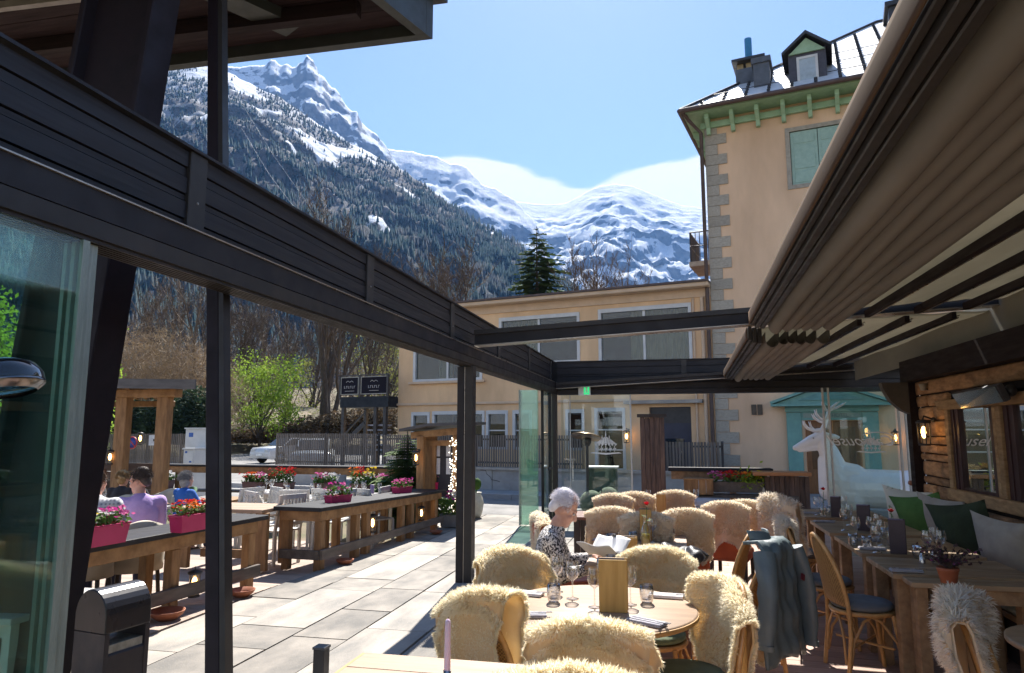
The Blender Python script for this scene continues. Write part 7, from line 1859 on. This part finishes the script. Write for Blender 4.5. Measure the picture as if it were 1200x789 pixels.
# far end: timber screen, long padded bench, counter with crate and flowers, white stag
def old_boards(name, x0, x1, y, z0, z1, n, label, cat, capw=True):
    m_old = mat('old_grey_brown_board', (.15, .095, .07), (.065, .045, .04), rough=.85, scale=4, stretch=(5, 5, .6), bump=.5, rand=.3)
    t = thing(name, label, cat, ((x0 + x1) / 2, y, z0)); w = (x1 - x0) / n
    for i in range(n): part('board', MB().bx(x0 + i * w + .003, x0 + (i + 1) * w - .003, y - RND.uniform(0, .012), y + .03, z0, z1 - RND.uniform(0, .015)), m_old, t, True)
    part('frame', MB().bx(x0, x1, y + .032, y + .09, z0, z1 - .03), m_legd, t, True)
    if capw: part('cap', MB().bx(x0 - .05, x1 + .05, y - .05, y + .12, z1, z1 + .06), m_legd, t, True)
    return t
a, b = py_(750, 500, 13.5), py_(778, 489, 13.5); old_boards('timber_screen', a.x, b.x, 13.5, 0, b.z, 5, 'tall screen of old streaked boards in front of the navy door', 'screen')
a, b = py_(898, 600, 12.6), py_(948, 556, 12.6); old_boards('counter_base', a.x, b.x, 12.6, 0, b.z - .03, 9, 'dark old board base of the counter beside the white stag', 'counter base', False)
t = thing('bar_counter', 'far counter with black top and orange wooden end behind the red chairs', 'counter', (1.2, 13.0, 0))
a, b = py_(783, 548, 13.0), py_(884, 550, 13.0); part('top_slab', MB().bx(a.x, b.x + .3, 12.9, 13.3, a.z - .06, a.z), m_blackt, t, True, bev=.004); part('apron', MB().bx(a.x + .05, b.x + .2, 12.94, 12.98, a.z - .2, a.z - .063), m_oakd, t, True)
for x in (a.x + .3, a.x + 1.05, a.x + 1.8): part('post', MB().bx(x, x + .1, 12.99, 13.08, 0, a.z - .063), m_oakd, t, True)
a, b = py_(882, 551, 12.5), py_(950, 556, 12.5); part('end_top', MB().bx(a.x, b.x, 12.42, 12.95, b.z - .03, b.z + .03), mat('orange_board', (.42, .20, .085), (.3, .13, .05), rough=.5, scale=3, stretch=(.7, 5, 5)), t, True, bev=.004)
a, b = py_(888, 560, 12.8), py_(912, 588, 12.8); part('brace', MB().beam(a, b, .06, .09, up=(0, 1, 0)), m_greyw, t, True)
a, b = py_(802, 580, 12.7), py_(835, 562, 12.7); cr_ = thing('wooden_crate', 'square light wooden crate beside the flower trough at the far end', 'crate', ((a.x + b.x) / 2, 12.7, a.z)); w = b.x - a.x; h = b.z - a.z
for k in range(4): part('slat', MB().bx(-w / 2 + k * w / 4 + .004, -w / 2 + (k + 1) * w / 4 - .004, -.2, -.18, 0, h), m_pinev, cr_)
for sx in (-w / 2, w / 2 - .02): part('side', MB().bx(sx, sx + .02, -.178, .2, 0, h), m_pinev, cr_)
part('lid', MB().bx(-w / 2 - .01, w / 2 + .01, -.21, .21, h + .002, h + .02), m_pinev, cr_)
a = py_(864, 577, 12.7); planter((a.x, 12.7, a.z), 0, 'weathered trough of pink, red and lime flowers on the far counter ledge', (P_PINK, P_RED, P_ORA, P_YEL), .86, .2, .16, 21, m_greyw, 120, fh=.16, leafn=160, size=.035)
a = py_(880, 572, 12.72); tl = MB()
rr = random.Random(5)
for k in range(240):
    p = Vector((rr.gauss(0, .12), rr.gauss(0, .09), abs(rr.gauss(.12, .09)))); u = Vector((rr.gauss(0, 1), rr.gauss(0, 1), rr.gauss(0, 1))).normalized(); v = u.orthogonal(); s = .04; tl.add([p - u * s, p + v * s * .4, p + u * s, p - v * s * .4], [(0, 1, 2, 3)])
o = solo('lime_shrub', tl, m_leafl, 'bright lime green shrub rising from the far flower trough', 'plant', (a.x, 12.72, a.z))
part('ledge', MB().bx(0.2, 2.0, 12.5, 12.9, py_(850, 579, 12.7).z - .05, py_(850, 579, 12.7).z - .004), m_greyw, cr_, True)
a, b = py_(800, 585, 12.0), py_(925, 618, 12.0)
lb_ = thing('padded_bench', 'long low silver grey padded bench behind the red leather chairs', 'bench', ((a.x + b.x) / 2, 12.0, 0)); w = (b.x - a.x)
m_silv = mat('silver_grey_vinyl', (.40, .41, .44), (.28, .29, .33), rough=.35, scale=1.6, bump=.4, bscale=3)
part('base', MB().bx(-w / 2, w / 2, -.3, .3, .0, .10), m_greyw, lb_)
for k in range(2):
    x0, x1 = -w / 2 + k * w / 2 + .01, -w / 2 + (k + 1) * w / 2 - .01
    part('seat_pad', MB().tube([(x0, -.02, .27), (x0 + .04, -.02, .27), ((x0 + x1) / 2, -.02, .275), (x1 - .04, -.02, .27), (x1, -.02, .27)], [.12, .17, .18, .17, .12], 16), m_silv, lb_)
    part('back_pad', MB().tube([(x0, .22, .50), (x0 + .04, .22, .50), ((x0 + x1) / 2, .22, .505), (x1 - .04, .22, .50), (x1, .22, .5)], [.07, .10, .11, .10, .07], 14), m_silv, lb_)
# patio heater and green bin outside the far glass
ph = thing('patio_heater', 'mushroom patio heater with amber dish outside the far glass pane', 'heater', (py_(688, 520, 15.2).x, 15.2, 0))
zt = py_(688, 512, 15.2).z
part('pole', MB().tube([(0, 0, 0), (0, 0, zt - .05)], .03, 8), m_dark, ph); part('head', MB().lathe([(.05, zt - .2), (.09, zt - .12), (.09, zt - .03), (.03, zt - .01)], 14), m_dark, ph)
R_ = Matrix.Translation((0, 0, zt)) @ Matrix.Rotation(.12, 4, 'Y') @ Matrix.Rotation(-.22, 4, 'X')
part('dish', MB().lathe([(0, .07), (.20, .06), (.34, .01), (.355, -.02), (.34, -.015), (.18, .03), (0, .04)], 30, cap=False).xf(R_), mat('amber_dish', (.26, .15, .07), (.10, .06, .035), rough=.3, metal=.6, scale=5), ph); part('foot', MB().lathe([(.25, 0), (.25, .03), (.04, .06)], 20), m_dark, ph)
a, b = py_(690, 585, 15.6), py_(722, 549, 15.6); gb = thing('green_bin', 'dark green box with a pale lid outside the far glass pane', 'bin', ((a.x + b.x) / 2, 15.6, 0))
part('body', MB().bx(-(b.x - a.x) / 2, (b.x - a.x) / 2, 0, .4, 0, b.z), mat('bin_green', (.03, .075, .055), rough=.4), gb, bev=.01); part('lid', MB().bx(-(b.x - a.x) / 2 - .03, (b.x - a.x) / 2 + .03, -.03, .43, b.z + .002, b.z + .035), m_white, gb)
hq = py_(705, 596, 14.6); fir('shrub', (hq.x, 14.6, 0), .55, .22, 'small green shrub behind the far sheepskin chairs', m_spruce, 8, 12, .05, .2, 1.0, 1.3)
# pebble-grey boulder planting seen through the pane
bo_ = MB()
for k in range(5): bo_.ball((k * .35 - .7, rr.uniform(-.1, .1), .22), (.26, .22, .26 + .08 * math.sin(k * 2)), 14, 10)
solo('clipped_hedge', bo_, mat('box_leaf', (.16, .20, .13), (.09, .12, .08), rough=.9, scale=14, bump=1.0, bscale=40), 'rounded pale green clipped hedge outside the far glass pane', 'hedge', (py_(722, 590, 15.0).x + .2, 15.0, 0))

# glossy black dome lamp at the left edge
dl = thing('dome_lamp', 'glossy black dome lamp with chrome rim poking in at the left edge', 'lamp', pd(2, 450, 2.05)); dl.scale = (.72, .72, .8)
R_ = Matrix.Rotation(-.20, 4, 'Y')
part('dome', MB().lathe([(.15, 0), (.146, .03), (.12, .065), (.07, .085), (0, .092)], 32).xf(R_), mat('gloss_black', (.012, .012, .014), rough=.08, coat=1), dl); part('rim', MB().lathe([(.12, -.035), (.150, -.012), (.152, -.002), (.12, -.02)], 32, cap=False).xf(R_), mat('chrome', (.25, .25, .26), rough=.2, metal=1), dl)
part('arm', MB().tube([(-.05, 0, .06), (-.3, -.1, .10), (-.6, -.3, .06)], .014, 8), m_dark, dl)
# ================================================================== PEOPLE AND THE STAG
def remesh(name, mb, m, par, vox=.012, smooth=6, label=None):
    o = part(name, mb, m, par)
    if label: o['label'] = label
    r = o.modifiers.new('skin', 'REMESH'); r.mode = 'VOXEL'; r.voxel_size = vox; r.use_smooth_shade = True
    s = o.modifiers.new('soften', 'SMOOTH'); s.factor = .5; s.iterations = smooth
    return o
def cap(mb, a, b, ra, rb, n=10):
    a, b = Vector(a), Vector(b); k = 4
    pts = [a.lerp(b, i / k) for i in range(k + 1)]
    mb.tube(pts, [ra + (rb - ra) * i / k for i in range(k + 1)], n); mb.ball(a, ra, n, 8); mb.ball(b, rb, n, 8); return mb
m_skin = mat('skin_fair', (.62, .36, .26), (.56, .29, .21), rough=.5, scale=14, sss=.15)
m_skin_old = mat('skin_flushed', (.60, .35, .26), (.52, .27, .20), rough=.5, scale=18, sss=.15, bump=.2, bscale=90)
def person(label, p, rz_, shirt, pants, hair, hair_style, skin=m_skin, lean=.1, hy=0.0, hp=0.0, hands=None, seat=.47, sc=1.0, sleeves='long', vox=.012, elbow=None):
    t = thing('person', label, 'person', p, rz_); t.scale = (sc, sc, sc)
    hip = Vector((0, -.02, seat + .09)); ch_ = hip + Vector((0, math.sin(lean) * .36, math.cos(lean) * .36)); nk = ch_ + Vector((0, math.sin(lean) * .16, .17)); hc = nk + Vector((0, .025 + .05 * hp, .145))
    HR = Matrix.Rotation(hy, 3, 'Z') @ Matrix.Rotation(-hp, 3, 'X')
    hp_ = hp
    H = lambda x, y, z: hc + HR @ Vector((x, y, z))
    b = MB()
    cap(b, ch_ + Vector((0, 0, .08)), nk + Vector((0, .01, .05)), .058, .052)                       # neck
    b.ball(H(0, -.012, .028), (.076, .095, .10), 18, 14, HR); b.ball(H(0, .030, -.045), (.058, .066, .075), 16, 12, HR)   # skull, jaw
    b.ball(H(0, .080, -.092), (.026, .022, .022), 8, 6)                                             # chin
    cap(b, H(0, .090, .022), H(0, .114, -.022), .010, .015, 8); b.ball(H(.010, .104, -.026), .009, 6, 5); b.ball(H(-.010, .104, -.026), .009, 6, 5)  # nose
    cap(b, H(-.018, .094, -.056), H(.018, .094, -.056), .008, .008, 6); cap(b, H(-.016, .093, -.068), H(.016, .093, -.068), .008, .008, 6)   # lips
    for s in (-1, 1):
        b.ball(H(s * .078, -.01, -.01), (.012, .022, .032), 8, 6, HR); b.ball(H(s * .036, .072, -.018), (.022, .018, .02), 8, 6, HR)
        cap(b, H(s * .014, .088, .034), H(s * .05, .074, .032), .008, .007, 6)
    b.ball(ch_ + Vector((0, 0, -.05)), (.14, .09, .17), 16, 10); b.ball(hip, (.15, .11, .13), 14, 10)
    hands = hands or (Vector((-.14, .40, .79)), Vector((.14, .40, .79)))
    arms = []
    for s, hd in ((-1, hands[0]), (1, hands[1])):
        sh_ = ch_ + Vector((s * .185, 0, .10)); hd = Vector(hd)
        el = Vector(elbow[0 if s < 0 else 1]) if elbow else (sh_ + hd) * .5 + Vector((s * .09, -.06, -.13))
        cap(b, sh_, el, .050, .040); cap(b, el, hd, .040, .027); arms.append((sh_, el, hd))
        d = (hd - el).normalized(); up = Vector((0, 0, 1)); sd = d.cross(up).normalized()
        b.ball(hd + d * .045, (.040, .05, .022), 10, 8, Matrix((sd, d, sd.cross(d))).transposed())
        for k in range(4):
            r0 = hd + d * .082 + sd * (-.029 + .0195 * k); L = (.058, .070, .066, .050)[k]
            b.tube([r0 - d * .02, r0, r0 + d * L * .55 + Vector((0, 0, -.006)), r0 + d * L * .95 + Vector((0, 0, -.026))], [.0095, .0095, .0085, .0065], 6)
        b.tube([hd + d * .02 - sd * s * .03, hd + d * .05 - sd * s * .055 + Vector((0, 0, -.01)), hd + d * .085 - sd * s * .058 + Vector((0, 0, -.02))], [.012, .0105, .008], 6)
    legs = []
    for s in (-1, 1):
        h_ = hip + Vector((s * .09, .02, -.02)); kn = Vector((s * .115, .42, seat + .05)); an = Vector((s * .12, .36 + .05 * s, .09)); cap(b, h_, kn, .080, .058); cap(b, kn, an, .055, .038); cap(b, an + Vector((0, -.02, -.04)), an + Vector((0, .15, -.06)), .036, .030); legs.append((h_, kn, an))
    remesh('body', b, skin, t, vox, 3)
    for s in (-1, 1):
        e = part('eye', MB().ball(H(s * .034, .0825, .012), (.0125, .010, .010), 8, 6, HR), mat('eye_white', (.6, .58, .55), rough=.2), t); part('iris', MB().ball(H(s * .034, .0905, .012), (.006, .004, .006), 8, 6, HR), mat('iris_brown', (.05, .03, .02), rough=.2), e)
    c = MB()
    c.ball(ch_ + Vector((0, .0, -.02)), (.185, .125, .22), 18, 14); c.ball(hip + Vector((0, .0, .06)), (.175, .135, .16), 16, 12); cap(c, ch_ + Vector((-.17, 0, .095)), ch_ + Vector((.17, 0, .095)), .072, .072); cap(c, ch_ + Vector((0, 0, .1)), nk + Vector((0, 0, -.015)), .09, .066)
    for sh_, el, hd in arms:
        e1 = el if sleeves == 'long' else sh_.lerp(el, .6); cap(c, sh_, e1, .074, .060)
        if sleeves == 'long': cap(c, el, el.lerp(hd, .86), .058, .042)
    remesh('shirt', c, shirt, t, .014, 5)
    c = MB(); c.ball(hip + Vector((0, 0, -.02)), (.175, .14, .12), 14, 10)
    for h_, kn, an in legs: cap(c, h_, kn, .094, .070); cap(c, kn, an + Vector((0, 0, .04)), .068, .056)
    remesh('trousers', c, pants, t, .016, 4)
    c = MB()
    for h_, kn, an in legs: cap(c, an + Vector((0, -.03, -.05)), an + Vector((0, .17, -.062)), .042, .036)
    remesh('shoes', c, m_legd, t, .014, 3)
    hb = MB(); hb.ball(H(0, -.026, .042), (.082, .095, .084), 18, 12, HR); hb.ball(H(0, -.055, .01 if hair_style == 'short' else -.01), (.072, .056, .066) if hair_style == 'short' else (.078, .068, .09), 14, 10, HR)
    if hair_style == 'short': hb.ball(H(0, -.078, -.02), (.060, .040, .062), 12, 8, HR); hb.ball(H(0, -.045, .085), (.066, .075, .060), 12, 8, HR)
    if hair_style == 'bun': hb.ball(H(0, -.05, .145), (.045, .045, .04), 10, 8)
    if hair_style == 'long':
        for s in (-1, 1): cap(hb, H(s * .075, -.02, .03), H(s * .095, .01, -.19), .030, .034); cap(hb, H(s * .05, -.08, -.02), H(s * .06, -.10, -.24), .05, .04)
    if hair_style == 'bob': hb.ball(H(0, -.04, -.03), (.095, .085, .11), 14, 10, HR)
    if hair_style == 'curly':
        r = random.Random(4)
        for k in range(26): a = r.random() * 6.28; e = r.uniform(-.4, 1.4); hb.ball(H(.10 * math.cos(a) * math.cos(e), -.03 + .10 * math.sin(a) * math.cos(e), .04 + .10 * math.sin(e)), .030, 7, 5)
    h_o = remesh('hair', hb, hair, t, .010, 3)
    st = MB(); r = random.Random(6); L = {'short': .034, 'curly': .06, 'bun': .03, 'bob': .07, 'long': .12}[hair_style]
    for k in range(2600):
        a = r.random() * 6.28; e = math.asin(r.uniform(-.35, 1)); n_ = Vector((math.cos(a) * math.cos(e), math.sin(a) * math.cos(e), math.sin(e)))
        if n_.y > .62 and n_.z < .45: continue
        q = Vector((0, -.026, .04)) + Vector((n_.x * .088, n_.y * .100, n_.z * .094)); d = (n_ * .75 + Vector((r.gauss(0, .35), -.35 + r.gauss(0, .3), r.gauss(-.15, .35)))).normalized() * L * r.uniform(.4, 1); sd = d.cross(Vector((r.gauss(0, 1), r.gauss(0, 1), r.gauss(0, 1)))).normalized() * .0018
        st.add([H(*(q - sd)), H(*(q + sd)), H(*(q + d))], [(0, 1, 2)])
    part('strands', st, hair, h_o, kind='stuff')
    return t
def print_mat(name, a, b, sc, kind='leopard'):
    m = bpy.data.materials.new(name); m.use_nodes = True; n, l = m.node_tree.nodes, m.node_tree.links; bs = n['Principled BSDF']; bs.inputs['Roughness'].default_value = .8
    tc = n.new('ShaderNodeTexCoord'); mx = n.new('ShaderNodeMix'); mx.data_type = 'RGBA'; mx.inputs[6].default_value = (*a, 1); mx.inputs[7].default_value = (*b, 1)
    if kind == 'leopard':
        nz = n.new('ShaderNodeTexNoise'); nz.inputs['Scale'].default_value = sc; nz.inputs['Detail'].default_value = 1.5; nz.inputs['Distortion'].default_value = 1.6; l.new(tc.outputs['Object'], nz.inputs['Vector'])
        mp = n.new('ShaderNodeMapRange'); mp.inputs[1].default_value, mp.inputs[2].default_value = .485, .53; l.new(nz.outputs[0], mp.inputs[0]); l.new(mp.outputs[0], mx.inputs[0])
    else:
        w1 = n.new('ShaderNodeTexWave'); w1.inputs['Scale'].default_value = sc; w1.bands_direction = 'Z'; w2 = n.new('ShaderNodeTexWave'); w2.inputs['Scale'].default_value = sc; w2.bands_direction = 'X'
        l.new(tc.outputs['Object'], w1.inputs['Vector']); l.new(tc.outputs['Object'], w2.inputs['Vector'])
        mt = n.new('ShaderNodeMath'); mt.operation = 'MULTIPLY'; l.new(w1.outputs[1], mt.inputs[0]); l.new(w2.outputs[1], mt.inputs[1]); l.new(mt.outputs[0], mx.inputs[0])
    l.new(mx.outputs[2], bs.inputs['Base Color']); return m
m_leo = print_mat('black_white_print', (.72, .68, .64), (.022, .02, .024), 40)
m_plaid = print_mat('pale_plaid', (.68, .67, .68), (.22, .23, .27), 9, 'plaid')
m_lilac = mat('lilac_shirt', (.50, .36, .66), (.42, .28, .58), rough=.8, scale=5, bump=1.0, bscale=13)
m_navy = mat('navy_trouser', (.03, .035, .075), (.022, .025, .055), rough=.8, scale=6)
m_hair_w = mat('white_hair', (.82, .80, .84), (.68, .65, .70), rough=.6, scale=30)
m_hair_d = mat('dark_hair', (.085, .06, .048), (.05, .036, .03), rough=.7, scale=30)
m_hair_b = mat('brown_hair', (.14, .075, .04), (.09, .045, .025), rough=.5, scale=30)
m_hair_bl = mat('sandy_hair', (.42, .28, .13), (.26, .16, .07), rough=.6, scale=30)
m_hair_g = mat('grey_hair', (.30, .30, .31), (.2, .2, .21), rough=.6, scale=30)
m_blk = mat('black_top', (.03, .028, .034), (.02, .02, .024), rough=.85, scale=6)
m_blue = mat('royal_blue_top', (.02, .12, .46), (.015, .09, .36), rough=.8, scale=6)
# the white haired woman reading at her table
ow = person('white haired woman in a black and white print blouse, seated reading at the oak table', (-.99, 5.32, -.09), -PI / 2 + .12, m_leo, m_navy, m_hair_w, 'short', m_skin_old, .27, .0, .62, ((-.13, .40, .84), (.12, .36, .80)), seat=.46, sc=1.0, vox=.0085)
tub_ = tub_chair('slate upholstered chair under the white haired woman', mat('slate_fabric', (.10, .11, .14), (.08, .085, .11), rough=.9, scale=6, bump=.2)); tub_.location = (-.98, 5.35, 0); tub_.rotation_euler = (0, 0, -PI / 2 + .12)
np_ = thing('menu_sheet', 'white folded menu sheet held up before the white haired woman', 'menu', (-.52, 5.26, .77), -.55); np_.scale = (1.0, 1.0, 1.05)
part('page', MB().grid(lambda u, v: ((u - .5) * .30, .02 + .12 * v + .012 * math.sin(u * 6), .02 + .13 * v + .010 * math.sin(u * 7 + v * 3)), 14, 8, thick=.003), mat('bright_paper', (.80, .79, .78), (.76, .75, .74), rough=.7), np_)
part('page', MB().grid(lambda u, v: ((u - .5) * .30, .02 - .15 * v, .02 + .10 * v + .008 * math.sin(u * 8)), 14, 8, thick=.003), MATS['bright_paper'], np_)
part('clip', MB().box((.0, .135, .155), (.03, .012, .02)), m_dark, np_)
# guests on the left terrace
person('man in a lilac shirt with short dark hair, seated turned away at the counter', (-5.34, 6.28, -.03), .95, m_lilac, m_navy, m_hair_d, 'short', m_skin, .22, .75, .30, ((-.16, .42, .78), (.10, .40, .78)), seat=.46)
person('guest with a brown hair bun and pale checked shirt behind the yellow flowers', (-5.46, 5.78, -.02), .45, m_plaid, m_navy, m_hair_b, 'bun', m_skin, .12, -.2, .1)
person('girl with long brown hair in a black top behind the near glass panes', (-4.14, 3.62, -.02), -1.35, m_blk, m_navy, m_hair_b, 'long', m_skin, .22, .15, .2, ((-.15, .36, .77), (.15, .36, .77)))
for (px, py), lab, sh_, hr, stl, rz_ in (((144, 543), 'guest with sandy curls and a dark collar, seen from behind under the shelter', m_blk, m_hair_bl, 'curly', .1), ((163, 549), 'brown haired guest beside the one with sandy curls', m_blk, m_hair_b, 'bob', -.4), ((217, 553), 'grey haired guest in a royal blue top by the timber post', m_blue, m_hair_g, 'bob', -.3)):
    q = py_(px, py, 9.3); person(lab, (q.x, q.y, gz_(q.y) - .04), rz_, sh_, m_navy, hr, stl, m_skin, .08, 0, .05, sc=.88)
# the white stag
st_ = thing('stag_statue', 'life size white stag statue behind the lettered glass pane', 'statue', (3.7, 14.6, 0)); SY = 14.6; KS = SY / 12.0
Q = lambda px, py, dy=0.0: py_(px, py, SY) + Vector((0, dy, 0)) - st_.location
b = MB()
_cap = cap
def cap(mb, a, b_, ra, rb, n=10): return _cap(mb, a, b_, ra * KS, rb * KS, n)
cap(b, Q(961, 513), Q(951, 517), .105, .095, 14); cap(b, Q(951, 517), Q(936, 523), .092, .052, 14); cap(b, Q(938, 523.5), Q(932, 525), .05, .046, 12); cap(b, Q(955, 524), Q(937, 528), .062, .034, 12)
cap(b, Q(963, 512), Q(972, 532), .105, .155, 16); cap(b, Q(972, 532), Q(981, 562), .155, .235, 16); cap(b, Q(981, 562), Q(996, 578), .235, .30, 16); cap(b, Q(966, 540), Q(972, 575), .10, .16, 14)
cap(b, Q(996, 572), Q(1030, 573), .30, .30, 18); cap(b, Q(1030, 573), Q(1075, 576), .30, .31, 18); cap(b, Q(1075, 573), Q(1098, 575), .30, .24, 16); cap(b, Q(990, 558), Q(1000, 560), .22, .22, 14)
for px, dy in ((988, -.13), (996, .13), (1088, -.13), (1095, .13)):
    a = Q(px, 590, dy); g = Vector((a.x, a.y, 0)); hind = px > 1050
    kn = Vector((a.x + (.05 if hind else -.02), a.y, .46 * KS * .95)); ho = Vector((a.x + (.10 if hind else 0), a.y, .30)) if hind else Vector((a.x, a.y, .42))
    cap(b, a, kn, .15 if hind else .11, .065); cap(b, kn, ho, .065, .05); cap(b, ho, Vector((ho.x - (.03 if hind else 0), a.y, .09)), .045, .036); cap(b, Vector((ho.x - (.03 if hind else 0), a.y, .09)), Vector((ho.x - .06, a.y, .03)), .042, .045)
for dy in (-1, 1): cap(b, Q(967, 509, dy * .09), Q(976, 512, dy * .17), .035, .045, 8); b.ball(Q(977, 512.5, dy * .2), (.085, .025, .043), 8, 6)
cap(b, Q(1104, 566), Q(1107, 575), .05, .03, 8)
m_stag = mat('white_lacquer', (.80, .78, .77), (.74, .72, .71), rough=.35, scale=3, coat=.3)
remesh('body', b, m_stag, st_, .018, 4)
def antler(dy, dx, k):
    mb = MB(); T = lambda *p: [Q(a + dx, c, dy * (.05 + .05 * i / max(1, len(p) - 1) * 3)) for i, (a, c) in enumerate(p)]
    mb.tube(T((961, 507), (964, 500), (968, 490), (970, 482), (974, 477), (981, 471)), [.045, .042, .038, .032, .024, .008], 8)
    mb.tube(T((962, 504), (953, 505), (945, 502), (941, 497), (940, 493)), [.04, .036, .03, .022, .007], 8)
    mb.tube(T((953, 505), (949, 500), (947, 494)), [.028, .02, .006], 6)
    mb.tube(T((966, 496), (959, 494), (953, 490), (950.6, 485)), [.03, .027, .02, .006], 6); mb.tube(T((966, 494), (959, 490), (955, 485), (954, 480)), [.028, .024, .018, .006], 6)
    mb.tube(T((970, 483), (966, 480), (963.5, 475), (962.5, 470.5)), [.03, .025, .018, .006], 6); mb.tube(T((972, 480), (979, 478), (985, 475), (988.5, 472)), [.028, .024, .018, .006], 6)
    part('antler', mb, m_stag, st_)
antler(-1, 0, 0); antler(1, 2.5, 1)
for s in (-1, 1): part('eye', MB().ball(Q(952, 513.5, s * .105), .018, 8, 6), mat('stag_eye', (.35, .33, .33), rough=.3), st_)
# ================================================================== AIR
def haze():
    mb = MB().bx(-6500, 6500, -1500, 6800, -2.0, 1950)
    m = bpy.data.materials.new('valley_air'); m.use_nodes = True
    n, l = m.node_tree.nodes, m.node_tree.links; n.clear()
    o = n.new('ShaderNodeOutputMaterial'); v = n.new('ShaderNodeVolumePrincipled')
    v.inputs['Color'].default_value = (.22, .48, 1.0, 1); v.inputs['Density'].default_value = 0.00009
    v.inputs['Anisotropy'].default_value = 0.0
    l.new(v.outputs[0], o.inputs['Volume'])
    h = link('haze', mb.mesh('haze', m)); tag(h, 'thin blue haze in the valley air before the mountains', 'haze', kind='stuff')
haze()

# two cables of the cableway across the wooded slope
for a, b, lab in (((268, 96), (374, 258), 'thin pale cableway cable crossing the wooded slope, the longer right hand one'), ((283, 150), (350, 250), 'thin pale cableway cable crossing the wooded slope, left of the longer one')):
    solo('cableway_cable', MB().tube([pd(*a, 900), pd((a[0] + b[0]) / 2 - 2, (a[1] + b[1]) / 2 + 3, 760), pd(*b, 640)], .10, 5), mat('cable_steel', (.30, .31, .33), rough=.6), lab, 'cable')

# ================================================================== LABELS: where look-alikes would still share one, say which by its place
def settle_labels():
    inv = cam.matrix_world.inverted() if cam.matrix_world != Matrix.Identity(4) else (Matrix.Translation(cam.location) @ cam.rotation_euler.to_matrix().to_4x4()).inverted()
    by = {}
    for o in COL.objects:
        if o.parent is None and o.get('label'): by.setdefault(o['label'], []).append(o)
    names = ('leftmost', 'second', 'third', 'fourth', 'fifth', 'sixth', 'seventh', 'eighth')
    for lab, os_ in by.items():
        if len(os_) < 2: continue
        def sx(o): v = inv @ Vector(o.location); return v.x / max(.01, -v.z)
        os_.sort(key=sx)
        for i, o in enumerate(os_):
            o['label'] = lab + (', leftmost' if i == 0 else ', rightmost' if i == len(os_) - 1 else ', ' + names[i] + ' from the left')
settle_labels()
